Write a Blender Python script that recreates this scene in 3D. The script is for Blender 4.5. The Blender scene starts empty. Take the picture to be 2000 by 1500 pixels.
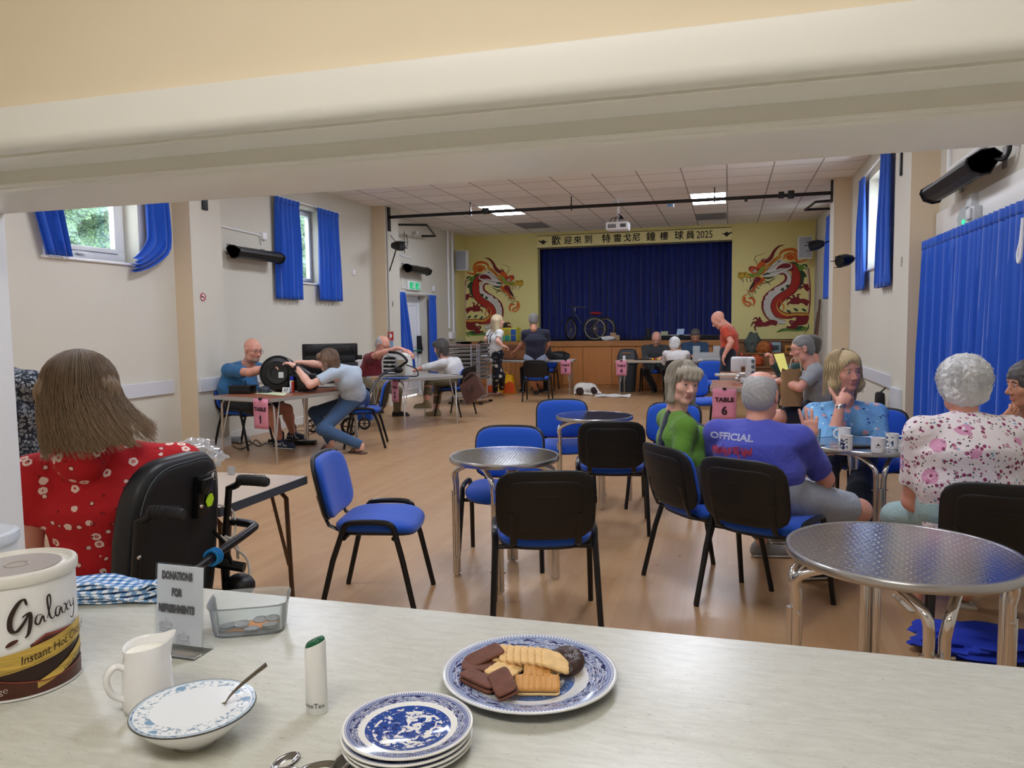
import bpy,math,random
import numpy as np
from mathutils import Vector,Matrix,Euler
PI=math.pi
random.seed(7)
SC=bpy.context.scene
COL=SC.collection
# ---------------------------------------------------------------- camera
EYE=np.array([0.0,0.0,1.5])
FOC=1482.18
RV=np.array([[0.96157956,0.27420361,-0.01330922],[0.00833097,-0.07760479,-0.99694939],[-0.27439998,0.95853528,-0.07690757]])
def _ortho(r):
 a=r[0]/np.linalg.norm(r[0]);b=r[2]-a*np.dot(a,r[2]);b/=np.linalg.norm(b)
 return np.array([a,np.cross(b,a),b])
RV=_ortho(RV)
cam_data=bpy.data.cameras.new('camera');cam=bpy.data.objects.new('camera',cam_data);COL.objects.link(cam)
cam_data.sensor_width=36.0;cam_data.lens=FOC/2000*36.0;cam_data.clip_start=0.02;cam_data.clip_end=200
m=Matrix(((RV[0][0],-RV[1][0],-RV[2][0],EYE[0]),(RV[0][1],-RV[1][1],-RV[2][1],EYE[1]),(RV[0][2],-RV[1][2],-RV[2][2],EYE[2]),(0,0,0,1)))
cam.matrix_world=m
SC.camera=cam
# ---------------------------------------------------------------- world, exposure
SC.view_settings.view_transform='Standard';SC.view_settings.look='None'
SC.view_settings.gamma=1.0;SC.view_settings.use_curve_mapping=False
SC.view_settings.exposure=0.88
W=bpy.data.worlds.new('world');SC.world=W;W.use_nodes=True
bg=W.node_tree.nodes['Background'];bg.inputs[0].default_value=(0.80,0.90,1.0,1);bg.inputs[1].default_value=4.5
PANEL_POWER=13.0 # hall ceiling light panels
KITCHEN_POWER=14.0 # kitchen ceiling light
DOOR_POWER=5.0
# measured positions: a pixel of the photograph on a floor / wall plane of the hall
def _ray(px,py):return RV.T@np.array([px-1000,py-750,FOC])
def F(px,py,z=0.0):
 d=_ray(px,py);t=(z-EYE[2])/d[2];return Vector((d[0]*t,d[1]*t,z))
def A(px,py,y):
 d=_ray(px,py);t=y/d[1];return Vector((d[0]*t,y,EYE[2]+d[2]*t))
def AX(px,py,x):
 d=_ray(px,py);t=x/d[0];return Vector((x,d[1]*t,EYE[2]+d[2]*t))
# ---------------------------------------------------------------- materials
MATS={}
def lin(c):
 if isinstance(c,str):
  c=[int(c[i:i+2],16)/255 for i in(0,2,4)]
 return tuple(((x/12.92)if x<=0.04045 else((x+0.055)/1.055)**2.4)for x in c[:3])+(1.0,)
class NT:
 def __init__(s,name):
  s.m=bpy.data.materials.new(name);s.m.use_nodes=True;s.t=s.m.node_tree
  s.b=s.t.nodes['Principled BSDF']
 def n(s,typ,**kw):
  nd=s.t.nodes.new('ShaderNode'+typ)
  for k,v in kw.items():
   if k in('i',):
    for kk,vv in v.items():
     if hasattr(vv,'is_linked')or isinstance(vv,bpy.types.NodeSocket):s.t.links.new(vv,nd.inputs[kk])
     else:nd.inputs[kk].default_value=vv
   else:setattr(nd,k,v)
  return nd
 def l(s,a,b):s.t.links.new(a,b)
 def coord(s,kind='Object',scale=(1,1,1),rot=(0,0,0),loc=(0,0,0)):
  c=s.n('TexCoord');mp=s.n('Mapping');s.l(c.outputs[kind],mp.inputs[0])
  mp.inputs['Scale'].default_value=scale;mp.inputs['Rotation'].default_value=rot;mp.inputs['Location'].default_value=loc
  return mp.outputs[0]
 def noise(s,vec,scale,detail=3,rough=.5,dist=0):
  return s.n('TexNoise',i={'Vector':vec,'Scale':scale,'Detail':detail,'Roughness':rough,'Distortion':dist}).outputs[0]
 def ramp(s,fac,stops,const=False):
  r=s.n('ValToRGB');s.l(fac,r.inputs[0]);e=r.color_ramp.elements
  while len(e)<len(stops):e.new(0.5)
  for k,(p,c)in enumerate(stops):
   e[k].position=p;e[k].color=lin(c)if not isinstance(c,(int,float))else(c,c,c,1)
  if const:r.color_ramp.interpolation='CONSTANT'
  return r.outputs[0]
 def math(s,op,a,b=0.0,c=None):
  nd=s.n('Math',operation=op)
  for k,v in enumerate((a,b)if c is None else(a,b,c)):
   if isinstance(v,bpy.types.NodeSocket):s.l(v,nd.inputs[k])
   else:nd.inputs[k].default_value=v
  return nd.outputs[0]
 def mix(s,fac,a,b):
  nd=s.n('Mix',data_type='RGBA')
  for k,v in((0,fac),(6,a),(7,b)):
   if isinstance(v,bpy.types.NodeSocket):s.l(v,nd.inputs[k])
   elif k==0:nd.inputs[0].default_value=v
   else:nd.inputs[k].default_value=lin(v)
  return nd.outputs[2]
 def bump(s,h,strength=.3,dist=.01):
  b=s.n('Bump',i={'Strength':strength,'Distance':dist,'Height':h});s.l(b.outputs[0],s.b.inputs['Normal']);return b
 def col(s,sock):s.l(sock,s.b.inputs['Base Color'])
 def done(s,rough=.5,metal=0,**kw):
  s.b.inputs['Roughness'].default_value=rough;s.b.inputs['Metallic'].default_value=metal
  for k,v in kw.items():s.b.inputs[k.replace('_',' ')].default_value=v
  return s.m
def mat(name,color='808080',rough=.5,metal=0.0,var=0.0,vscale=20,bump=0.0,bscale=60,bdist=.002,emit=None,emit_s=1,trans=0,alpha=1,ior=1.45,sheen=0,stretch=(1,1,1)):
 if name in MATS:return MATS[name]
 t=NT(name);b=t.b
 b.inputs['Base Color'].default_value=lin(color)
 if var>0:
  v=t.coord('Object',stretch)
  c=lin(color)
  f=t.noise(v,vscale,4)
  lo=[x*(1-var)for x in c[:3]];hi=[min(1,x*(1+var))for x in c[:3]]
  r=t.n('ValToRGB');t.l(f,r.inputs[0]);r.color_ramp.elements[0].position=.3;r.color_ramp.elements[1].position=.7
  r.color_ramp.elements[0].color=(*lo,1);r.color_ramp.elements[1].color=(*hi,1)
  t.col(r.outputs[0])
 if bump>0:
  t.bump(t.noise(t.coord('Object',stretch),bscale,3),bump,bdist)
 if emit:b.inputs['Emission Color'].default_value=lin(emit);b.inputs['Emission Strength'].default_value=emit_s
 if trans:b.inputs['Transmission Weight'].default_value=trans
 if sheen:b.inputs['Sheen Weight'].default_value=sheen
 b.inputs['IOR'].default_value=ior;b.inputs['Alpha'].default_value=alpha
 b.inputs['Roughness'].default_value=rough;b.inputs['Metallic'].default_value=metal
 MATS[name]=t.m;return t.m
# ---------------------------------------------------------------- objects
def gloc(o):
 v=Vector((0,0,0))
 while o is not None:v+=o.location;o=o.parent
 return v
def link(name,me,parent=None,label=None):
 o=bpy.data.objects.new(name,me);COL.objects.link(o)
 if parent is not None:o.parent=parent
 if label:o['label']=label
 return o
def tag(o,label,cat,group=None):
 o['label']=label;o['category']=cat
 if group:o['group']=group
 return o
def thing(name,label,cat,loc=(0,0,0),rotz=0.0,group=None):
 o=bpy.data.objects.new(name,None);COL.objects.link(o);o.location=loc;o.rotation_euler=(0,0,rotz)
 o.empty_display_size=.1
 return tag(o,label,cat,group)
def dup(root,loc,rotz,label=None,group=None,cat=None):
 r=root.copy();COL.objects.link(r);r.location=loc;r.rotation_euler=(0,0,rotz)
 if label:r['label']=label
 if group:r['group']=group
 def rec(src,dst):
  for ch in list(src.children):
   if ch is dst or ch.get('_new'):continue
   c=ch.copy();COL.objects.link(c);c.parent=dst;rec(ch,c)
 rec(root,r)
 return r
def struct(o):
 o['kind']='structure';return o
def rotz2(p,a):
 c,s=math.cos(a),math.sin(a);return(p[0]*c-p[1]*s,p[0]*s+p[1]*c)
class MB:
 def __init__(s):s.v=[];s.f=[];s.mi=[];s.cur=0;s.M=None
 def add(s,vs,fs,mi=None):
  n=len(s.v)
  if s.M is not None:vs=[s.M@Vector(p)for p in vs]
  s.v+=[tuple(p)for p in vs];s.f+=[tuple(i+n for i in f)for f in fs]
  s.mi+=[s.cur if mi is None else mi]*len(fs);return s
 def box(s,c,d,rz=0,b=0.0):
  x,y,z=d[0]/2,d[1]/2,d[2]/2
  if b<=0:
   vs=[(sx*x,sy*y,sz*z)for sx in(-1,1)for sy in(-1,1)for sz in(-1,1)]
   fs=[(0,1,3,2),(4,6,7,5),(0,4,5,1),(2,3,7,6),(0,2,6,4),(1,5,7,3)]
  else:
   b=min(b,x*.99,y*.99,z*.99)
   vs=[];fs=[]
   def ring(ix,iy,zz):
    k=len(vs)
    for(sx,sy)in((1,1),(-1,1),(-1,-1),(1,-1)):
     for q in range(3):
      a={(1,1):0,(-1,1):PI/2,(-1,-1):PI,(1,-1):1.5*PI}[(sx,sy)]+q*PI/4
      vs.append((sx*(x-b)+math.cos(a)*ix,sy*(y-b)+math.sin(a)*iy,zz))
    return k
   rings=[ring(0.0+b*.3,b*.3,-z),ring(b*.75,b*.75,-z+b*.25),ring(b,b,-z+b),ring(b,b,z-b),ring(b*.75,b*.75,z-b*.25),ring(b*.3,b*.3,z)]
   for r0,r1 in zip(rings,rings[1:]):
    for k in range(12):fs.append((r0+k,r0+(k+1)%12,r1+(k+1)%12,r1+k))
   fs.append(tuple(reversed(range(rings[0],rings[0]+12))));fs.append(tuple(range(rings[-1],rings[-1]+12)))
  vs=[(*rotz2((p[0],p[1]),rz),p[2])for p in vs]
  return s.add([(p[0]+c[0],p[1]+c[1],p[2]+c[2])for p in vs],fs)
 def bb(s,x0,x1,y0,y1,z0,z1,b=0.0):return s.box(((x0+x1)/2,(y0+y1)/2,(z0+z1)/2),(abs(x1-x0),abs(y1-y0),abs(z1-z0)),0,b)
 def tube(s,pts,r,n=10,closed=False,caps=True,flat=None,ax=None):
  pts=[Vector(p)for p in pts];N=len(pts);rs=r if isinstance(r,(list,tuple))else[r]*N
  vs=[];fs=[];up=None
  for k,p in enumerate(pts):
   if closed:d=pts[(k+1)%N]-pts[k-1]
   else:d=pts[min(k+1,N-1)]-pts[max(k-1,0)]
   if d.length<1e-9:d=Vector((0,0,1))
   d.normalize()
   if up is None:
    up=Vector(ax)if ax is not None else(Vector((0,0,1))if abs(d.z)<.9 else Vector((0,1,0)))
   u=(up-d*up.dot(d))
   if u.length<1e-6:u=d.orthogonal()
   u.normalize();w=d.cross(u);up=u
   for q in range(n):
    a=2*PI*q/n;fu=(flat or 1.0)
    vs.append(p+u*math.cos(a)*rs[k]*fu+w*math.sin(a)*rs[k])
  m_=N if closed else N-1
  for k in range(m_):
   a0=k*n;b0=((k+1)%N)*n
   for q in range(n):fs.append((a0+q,a0+(q+1)%n,b0+(q+1)%n,b0+q))
  if caps and not closed:
   fs.append(tuple(reversed(range(n))));fs.append(tuple(range((N-1)*n,N*n)))
  return s.add(vs,fs)
 def lathe(s,prof,c=(0,0,0),n=32,sx=1,sy=1,rz=0):
  vs=[];fs=[]
  for(r,z)in prof:
   for q in range(n):
    a=2*PI*q/n;x,y=rotz2((math.cos(a)*r*sx,math.sin(a)*r*sy),rz)
    vs.append((c[0]+x,c[1]+y,c[2]+z))
  for k in range(len(prof)-1):
   for q in range(n):fs.append((k*n+q,k*n+(q+1)%n,(k+1)*n+(q+1)%n,(k+1)*n+q))
  if len(prof)==2 and abs(prof[0][1]-prof[1][1])<1e-7:return s.add(vs,fs)
  if prof[0][0]>1e-6:fs.append(tuple(reversed(range(n))))
  if prof[-1][0]>1e-6:fs.append(tuple(range((len(prof)-1)*n,len(prof)*n)))
  return s.add(vs,fs)
 def ell(s,c,r,n=16,M=None):
  vs=[];fs=[];m_=n//2
  for k in range(m_+1):
   t=PI*k/m_
   for q in range(n):
    a=2*PI*q/n
    p=Vector((r[0]*math.sin(t)*math.cos(a),r[1]*math.sin(t)*math.sin(a),r[2]*math.cos(t)))
    if M is not None:p=M@p
    vs.append(Vector(c)+p)
  for k in range(m_):
   for q in range(n):fs.append((k*n+q,(k+1)*n+q,(k+1)*n+(q+1)%n,k*n+(q+1)%n))
  return s.add(vs,fs)
 def prism(s,poly,fn,t0,t1):
  """2D outline, fn(u,v,w) -> point"""
  n=len(poly);vs=[fn(u,v,t0)for u,v in poly]+[fn(u,v,t1)for u,v in poly]
  fs=[tuple(reversed(range(n))),tuple(range(n,2*n))]+[(k,(k+1)%n,n+(k+1)%n,n+k)for k in range(n)]
  return s.add(vs,fs)
 def grid(s,nu,nv,fn,closed_u=False):
  vs=[fn(i/nu,j/nv)for i in range(nu+(0 if closed_u else 1))for j in range(nv+1)]
  w=nv+1;N=nu if closed_u else nu;tot=nu if closed_u else nu+1
  fs=[(i*w+j,((i+1)%tot)*w+j,((i+1)%tot)*w+j+1,i*w+j+1)for i in range(N)for j in range(nv)]
  return s.add(vs,fs)
 def pad(s,w,h,t,fn,r=.2,crown=0.01,n=40,p=4.0):
  """upholstered pad, outline a rounded rectangle; fn(u,v,w) maps to space; w=0 mid thickness"""
  prof=[(0,t/2+crown),(.35,t/2+crown*.9),(.65,t/2+crown*.65),(.86,t/2+crown*.2),(.95,t/2-t*.14),(.99,t*.2),(1,0),(.985,-t*.3),(.95,-t*.46),(.85,-t/2),(0,-t/2)]
  vs=[];fs=[]
  for(sc,z)in prof:
   for q in range(n):
    a=2*PI*(q+.5)/n;ca,sa=math.cos(a),math.sin(a)
    k=(abs(ca)**p+abs(sa)**p)**(-1/p)
    vs.append(fn(ca*k*w/2*sc,sa*k*h/2*sc,z))
  for k in range(len(prof)-1):
   for q in range(n):fs.append((k*n+q,(k+1)*n+q,(k+1)*n+(q+1)%n,k*n+(q+1)%n))
  return s.add(vs,fs)
 def build(s,name,mats,parent=None,smooth=True,label=None,ang=40,root=None,subd=0):
  if not isinstance(mats,(list,tuple)):mats=[mats]
  off=gloc(parent)if parent is not None else(Vector(root)if root is not None else Vector((0,0,0)))
  me=bpy.data.meshes.new(name);me.from_pydata([(x-off.x,y-off.y,z-off.z)for x,y,z in s.v],[],s.f)
  for m_ in mats:me.materials.append(m_)
  if len(mats)>1:me.polygons.foreach_set('material_index',s.mi)
  me.validate(verbose=False)
  me.update()
  if smooth:
   me.polygons.foreach_set('use_smooth',[True]*len(me.polygons))
   try:me.set_sharp_from_angle(angle=math.radians(ang))
   except Exception:pass
  o=link(name,me,parent,label)
  if parent is None and root is not None:o.location=root
  if subd:
   md=o.modifiers.new('s','SUBSURF');md.levels=subd;md.render_levels=subd
  return o
def arc(c,r,a0,a1,n,f=lambda x,y:(x,y,0)):
 return[f(c[0]+r*math.cos(a0+(a1-a0)*k/n),c[1]+r*math.sin(a0+(a1-a0)*k/n))for k in range(n+1)]
def spline(pts,n=8):
 P=[Vector(p)for p in pts];out=[]
 for k in range(len(P)-1):
  p0,p1,p2,p3=P[max(k-1,0)],P[k],P[k+1],P[min(k+2,len(P)-1)]
  for q in range(n):
   t=q/n
   out.append(.5*((2*p1)+(p2-p0)*t+(2*p0-5*p1+4*p2-p3)*t*t+(3*p1-p0-3*p2+p3)*t**3))
 out.append(P[-1]);return out
def text_polys(body,size=1.0,bold=0.0,align='CENTER',shear=0.0,xs=1.0,outline=False,res=3,sp=1.0):
 """lettering as flat mesh data in its own plane (x right, y up)"""
 cu=bpy.data.curves.new('lettering','FONT');cu.body=body;cu.size=size;cu.align_x=align;cu.align_y='CENTER'
 cu.offset=bold;cu.shear=shear;cu.resolution_u=res;cu.space_character=sp
 if outline:cu.fill_mode='NONE';cu.bevel_depth=size*.022;cu.bevel_resolution=1
 o=bpy.data.objects.new('lettering',cu);COL.objects.link(o)
 dg=bpy.context.evaluated_depsgraph_get();me=bpy.data.meshes.new_from_object(o.evaluated_get(dg))
 vs=[(v.co.x*xs,v.co.y,v.co.z)for v in me.vertices];fs=[tuple(p.vertices)for p in me.polygons]
 bpy.data.objects.remove(o);bpy.data.curves.remove(cu);bpy.data.meshes.remove(me)
 return vs,fs
def lettering(name,body,size,fn,m_,parent,**kw):
 vs,fs=text_polys(body,size,**kw)
 b=MB();b.add([fn(x,y,z)for x,y,z in vs],fs);return b.build(name,m_,parent,smooth=False)
# ---------------------------------------------------------------- implicit bodies
def _np(v):return np.array([float(v[0]),float(v[1]),float(v[2])])
def cap(a,b,ra,rb=None,side=None,ws=1.0,k=.02,op='+',flat=False,mi=0):
 return dict(t='c',a=_np(a),b=_np(b),ra=ra,rb=ra if rb is None else rb,side=None if side is None else _np(side)/np.linalg.norm(_np(side)),ws=ws,k=k,op=op,flat=flat,mi=mi)
def ellp(c,r,R=None,k=.02,op='+',mi=0):
 return dict(t='e',c=_np(c),r=_np(r),R=np.eye(3)if R is None else np.array([[R[i][j]for j in range(3)]for i in range(3)]),k=k,op=op,mi=mi)
def _dist(p,X,Y,Z):
 if p['t']=='c':
  a,b=p['a'],p['b'];d=b-a;L2=max(float(d@d),1e-12)
  qx,qy,qz=X-a[0],Y-a[1],Z-a[2]
  t=(qx*d[0]+qy*d[1]+qz*d[2])/L2;tc=np.clip(t,0,1)
  qx=qx-tc*d[0];qy=qy-tc*d[1];qz=qz-tc*d[2]
  r=p['ra']+(p['rb']-p['ra'])*tc
  if p['side']is not None:
   s=p['side'];cs=qx*s[0]+qy*s[1]+qz*s[2];g=cs*(1/p['ws']-1)
   qx=qx+s[0]*g;qy=qy+s[1]*g;qz=qz+s[2]*g
  D=np.sqrt(qx*qx+qy*qy+qz*qz)-r
  if p['flat']:D=np.maximum(D,(t-1)*math.sqrt(L2))
  return D
 q=np.stack([X-p['c'][0],Y-p['c'][1],Z-p['c'][2]],-1)@p['R']
 k0=np.sqrt(((q/p['r'])**2).sum(-1));k1=np.sqrt(((q/p['r']**2)**2).sum(-1))+1e-9
 return k0*(k0-1)/k1
def _bounds(p):
 if p['t']=='c':
  r=max(p['ra'],p['rb'])*max(1,p['ws']);return np.minimum(p['a'],p['b'])-r,np.maximum(p['a'],p['b'])+r
 r=p['r'].max();return p['c']-r,p['c']+r
def snets(V,org,h):
 S=V<0;c=np.zeros(tuple(n-1 for n in V.shape),int)
 for i in(0,1):
  for j in(0,1):
   for k in(0,1):c+=S[i:S.shape[0]-1+i,j:S.shape[1]-1+j,k:S.shape[2]-1+k]
 act=(c>0)&(c<8);idx=-np.ones(act.shape,int);I=np.argwhere(act);idx[act]=np.arange(len(I))
 acc=np.zeros((len(I),3));cnt=np.zeros(len(I));i,j,k=I.T
 for ax in range(3):
  for u in(0,1):
   for w in(0,1):
    o0=[0,0,0];oth=[q for q in range(3)if q!=ax];o0[oth[0]]=u;o0[oth[1]]=w;o1=list(o0);o1[ax]=1
    a=V[i+o0[0],j+o0[1],k+o0[2]];b=V[i+o1[0],j+o1[1],k+o1[2]];m_=(a<0)!=(b<0)
    t=np.where(m_,a/np.where(m_,a-b,1),0);p=np.tile(np.array(o0,float),(len(I),1));p[:,ax]=t
    acc+=p*m_[:,None];cnt+=m_
 P=org+(I+acc/np.maximum(cnt,1)[:,None])*h
 quads=[]
 for ax in range(3):
  b,cc=[(1,2),(2,0),(0,1)][ax]
  sl0=[slice(None)]*3;sl1=[slice(None)]*3;sl0[ax]=slice(0,-1);sl1[ax]=slice(1,None)
  a0=S[tuple(sl0)];a1=S[tuple(sl1)];E=np.argwhere(a0!=a1)
  E=E[(E[:,b]>0)&(E[:,cc]>0)&(E[:,b]<S.shape[b]-1)&(E[:,cc]<S.shape[cc]-1)]
  if not len(E):continue
  def cell(db,dc):
   Q=E.copy();Q[:,b]+=db;Q[:,cc]+=dc;return idx[Q[:,0],Q[:,1],Q[:,2]]
  q=np.stack([cell(-1,-1),cell(0,-1),cell(0,0),cell(-1,0)],1)
  ins=a0[E[:,0],E[:,1],E[:,2]]
  q=np.where(ins[:,None],q,q[:,::-1]);quads.append(q)
 return P,np.concatenate(quads)
def solidify(prims,h=.01,noise=None,band=None):
 lo=np.min([_bounds(p)[0]for p in prims if p['op']=='+'],0)-3*h-.01;hi=np.max([_bounds(p)[1]for p in prims if p['op']=='+'],0)+3*h+.01
 n=np.ceil((hi-lo)/h).astype(int)+1;V=np.full(n,1.0,np.float32)
 ax=[lo[q]+h*np.arange(n[q])for q in range(3)]
 for p in prims:
  a,b=_bounds(p);pad=p['k']+2*h+.012
  i0=np.clip(((a-pad-lo)/h).astype(int),0,n-1);i1=np.clip(np.ceil((b+pad-lo)/h).astype(int)+1,1,n)
  if np.any(i1<=i0):continue
  X,Y,Z=np.meshgrid(*[ax[q][i0[q]:i1[q]]for q in range(3)],indexing='ij')
  sl=tuple(slice(i0[q],i1[q])for q in range(3));D=_dist(p,X,Y,Z);U=V[sl];k=max(p['k'],1e-5)
  if p['op']=='+':
   hh=np.clip(.5+.5*(U-D)/k,0,1);V[sl]=U*(1-hh)+D*hh-k*hh*(1-hh)
  else:
   hh=np.clip(.5-.5*(U+D)/k,0,1);V[sl]=U*(1-hh)-D*hh+k*hh*(1-hh)
 if noise is not None:
  X,Y,Z=np.meshgrid(*ax,indexing='ij');V=V+noise(X,Y,Z)
 return snets(V,lo,h)
def sdf_into(mb,prims,h=.01,noise=None,mi=None,xf=None):
 P,Q=solidify(prims,h,noise)
 if xf is not None:P=(np.array(xf.to_3x3())@P.T).T+np.array(xf.translation)
 n=len(mb.v);mb.v+=[tuple(p)for p in P.tolist()]
 mb.f+=[tuple(q)for q in(Q+n).tolist()];mb.mi+=[mb.cur if mi is None else mi]*len(Q)
 return P,Q
# ================================================================ the setting
XL,XR,ZC,YK,YB=-6.45,1.83,3.75,1.33,18.3
def m_wall(name,c,c2=None):
 t=NT(name);v=t.coord('Object')
 f=t.noise(v,1.3,5,.6);t.col(t.mix(t.math('MULTIPLY',f,.35),c,c2 or c))
 t.bump(t.noise(v,55,4),.12,.004);return t.done(.7)
WALL=m_wall('wall_paint','d9d6c8','c6c1b0')
BEIGE_SHADE=m_wall('beige_pier_shade','ddcaad','d0bc9c')  # beige of the pier returns, with their shade put into the colour
YEL=m_wall('yellow_paint','e6dc96','dacf86')
KIT=m_wall('kitchen_cream_paint','efe2c9','e9dabd')
WHITE=mat('white_gloss_paint','f0efeb',.35,bump=.08,bscale=12,bdist=.01)
UPVC=mat('white_plastic','f2f4f6',.3)
BLACK=mat('black_plastic','101113',.45)
BLACKM=mat('black_metal','0c0c0e',.35)
CHROME=mat('chrome','d8d8da',.12,1.0)
STEEL=mat('brushed_steel','b8b9bb',.28,1.0)
GREYP=mat('pale_grey_plastic','d4d6d8',.4)
DADO=mat('pale_blue_grey_board','d3d6dc',.45)
def m_floor():
 t=NT('oak_strip_floor');v=t.coord('Object',(1,1,1),(0,0,PI/2))
 b=t.n('TexBrick',i={'Vector':v,'Scale':1.0,'Mortar Size':.0012,'Brick Width':1.1,'Row Height':.07,'Mortar Smooth':.5,'Bias':0.0})
 b.offset=.37;b.offset_frequency=3
 b.inputs['Color1'].default_value=lin('b8936a');b.inputs['Color2'].default_value=lin('a87f56');b.inputs['Mortar'].default_value=lin('9a7448')
 g=t.noise(t.coord('Object',(14,.8,1)),3,6,.6)
 w=t.noise(t.coord('Object',(1,.25,1)),1.2,3)
 c=t.mix(t.math('MULTIPLY',g,.5),b.outputs[0],'c4a27a');c=t.mix(t.math('MULTIPLY',w,.3),c,'9c7650');t.col(c)
 r=t.math('MULTIPLY_ADD',t.noise(t.coord('Object',(3,3,1)),2,3),.2,.22);t.l(r,t.b.inputs['Roughness'])
 t.bump(t.noise(t.coord('Object',(1,1,1)),2.5,3),.12,.02)
 t.b.inputs['Specular IOR Level'].default_value=.5
 m_=t.m;return m_
def m_ceiling():
 t=NT('ceiling_tiles');c=t.n('TexCoord');s=t.n('SeparateXYZ');t.l(c.outputs['Object'],s.inputs[0])
 def line(o,off):
  f=t.math('FRACT',t.math('DIVIDE',t.math('ADD',o,off),.65));f=t.math('ABSOLUTE',t.math('SUBTRACT',f,.5))
  return t.math('GREATER_THAN',f,.5-.017)
 L=t.math('MAXIMUM',line(s.outputs[0],65.05),line(s.outputs[1],65-11.17))
 cx=t.math('FLOOR',t.math('DIVIDE',t.math('ADD',s.outputs[0],65.05),.65));cy=t.math('FLOOR',t.math('DIVIDE',t.math('ADD',s.outputs[1],65-11.17),.65))
 cb=t.n('CombineXYZ');t.l(cx,cb.inputs[0]);t.l(cy,cb.inputs[1]);wn=t.n('TexWhiteNoise',noise_dimensions='3D');t.l(cb.outputs[0],wn.inputs[0])
 base=t.mix(wn.outputs[0],'efece8','f6f3ef');t.col(t.mix(L,base,'a8a4a0'))
 t.bump(t.noise(t.coord('Object'),90,3),.15,.003);return t.done(.8)
def m_wood(name,c1,c2,sc=(1,1,1),knots=True,rough=.45):
 t=NT(name);v=t.coord('Object',sc)
 g=t.noise(v,3,6,.65,.6);w=t.n('TexWave',i={'Vector':v,'Scale':1.3,'Distortion':6,'Detail':4,'Detail Scale':1.5}).outputs[1]
 c=t.mix(g,c1,c2);c=t.mix(t.math('MULTIPLY',w,.25),c,c2)
 if knots:
  vo=t.n('TexVoronoi',i={'Vector':t.coord('Object',(3.2,3.2,2)),'Scale':1}).outputs[0]
  c=t.mix(t.math('LESS_THAN',vo,.06),c,'5a3014')
 t.col(c);return t.done(rough)
FLOORM,CEILM=m_floor(),m_ceiling()
PINE=m_wood('stage_pine','c98a4e','a9672f',(6,6,.7))
PINE_H=m_wood('stage_pine_edge','bb8048','95602f',(.7,6,6),False)
b=MB();b.bb(XL-.3,XR+.3,YK-.4,21.5,-.12,0);struct(b.build('floor',FLOORM))
b=MB();b.bb(XL-.3,XR+.3,1.02,21.5,ZC,ZC+.1);struct(b.build('ceiling',CEILM))
# ---- left wall with its window and door openings, and the two piers
def wall_with_holes(name,x0,x1,y0,y1,z1,holes,m_):
 b=MB();ys=sorted({y0,y1}|{h[0]for h in holes}|{h[1]for h in holes})
 for a,c in zip(ys,ys[1:]):
  hs=[h for h in holes if h[0]<=a and h[1]>=c]
  if not hs:b.bb(x0,x1,a,c,0,z1)
  else:
   h=hs[0]
   if h[2]>0:b.bb(x0,x1,a,c,0,h[2])
   b.bb(x0,x1,a,c,h[3],z1)
 return struct(b.build(name,m_))
WL=[(5.95,7.22,2.25,3.42),(10.35,11.28,2.22,3.40)]
wall_with_holes('wall_left',XL-.28,XL,1.02,21.5,ZC,WL+[(14.2,15.75,0,2.17)],WALL)
WR=[(10.15,11.5,2.2,3.42),(15.0,15.9,2.2,3.42)]
wall_with_holes('wall_right',XR,XR+.28,1.02,21.5,ZC,WR,WALL)
def pier(n,x0,x1,y0,y1):
 b=MB();b.cur=0;b.bb(x0,x1,y0,y1,0,ZC);o=b.build('wall_pier_'+n,[WALL,BEIGE_SHADE])
 for p in o.data.polygons:p.material_index=1 if p.normal.y<-.5 else 0  # sides facing the hatch get the beige that carries painted shade
 return struct(o)
pier('left',XL,XL+.25,7.78,8.36);pier('left_far',XL,XL+.26,13.15,13.75)
pier('right',XR-.24,XR,7.8,8.5);pier('right_far',XR-.25,XR,13.1,13.6)
def strip(name,b,m_):return struct(b.build(name,m_,smooth=False))
n_=0
for x,ya,yb,z0,z1 in((XL,1.4,7.66,.74,.9),(XL,8.36,13.15,.74,.9),(XR,8.5,13.1,.71,.86)):
 b=MB();s_=1 if x<0 else-1;b.bb(x,x+s_*.028,ya,yb,z0,z1,.004);n_+=1;strip('trim_%d'%n_,b,DADO)
b=MB();b.bb(XL+.25,XL+.278,7.8,8.34,.74,.9,.004);strip('trim_4',b,DADO)
b=MB();b.bb(XR-.275,XR-.24,7.95,8.35,.62,.84,.004);strip('trim_5',b,DADO)
for k,(x,ya,yb,d)in enumerate(((XL,8.36,13.15,1),(XL+.25,7.8,8.36,1),(XL,1.4,7.78,1),(XL,15.3,17.5,1))):
 b=MB();b.bb(x,x+.02,ya,yb,0,.12,.004);strip('baseboard_left'+('' if k==0 else '_%d'%k),b,mat('skirting','dcdcd8',.4))
b=MB();b.bb(XR-.02,XR,8.5,13.1,0,.12,.004);strip('baseboard_right',b,MATS['skirting'])
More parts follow.
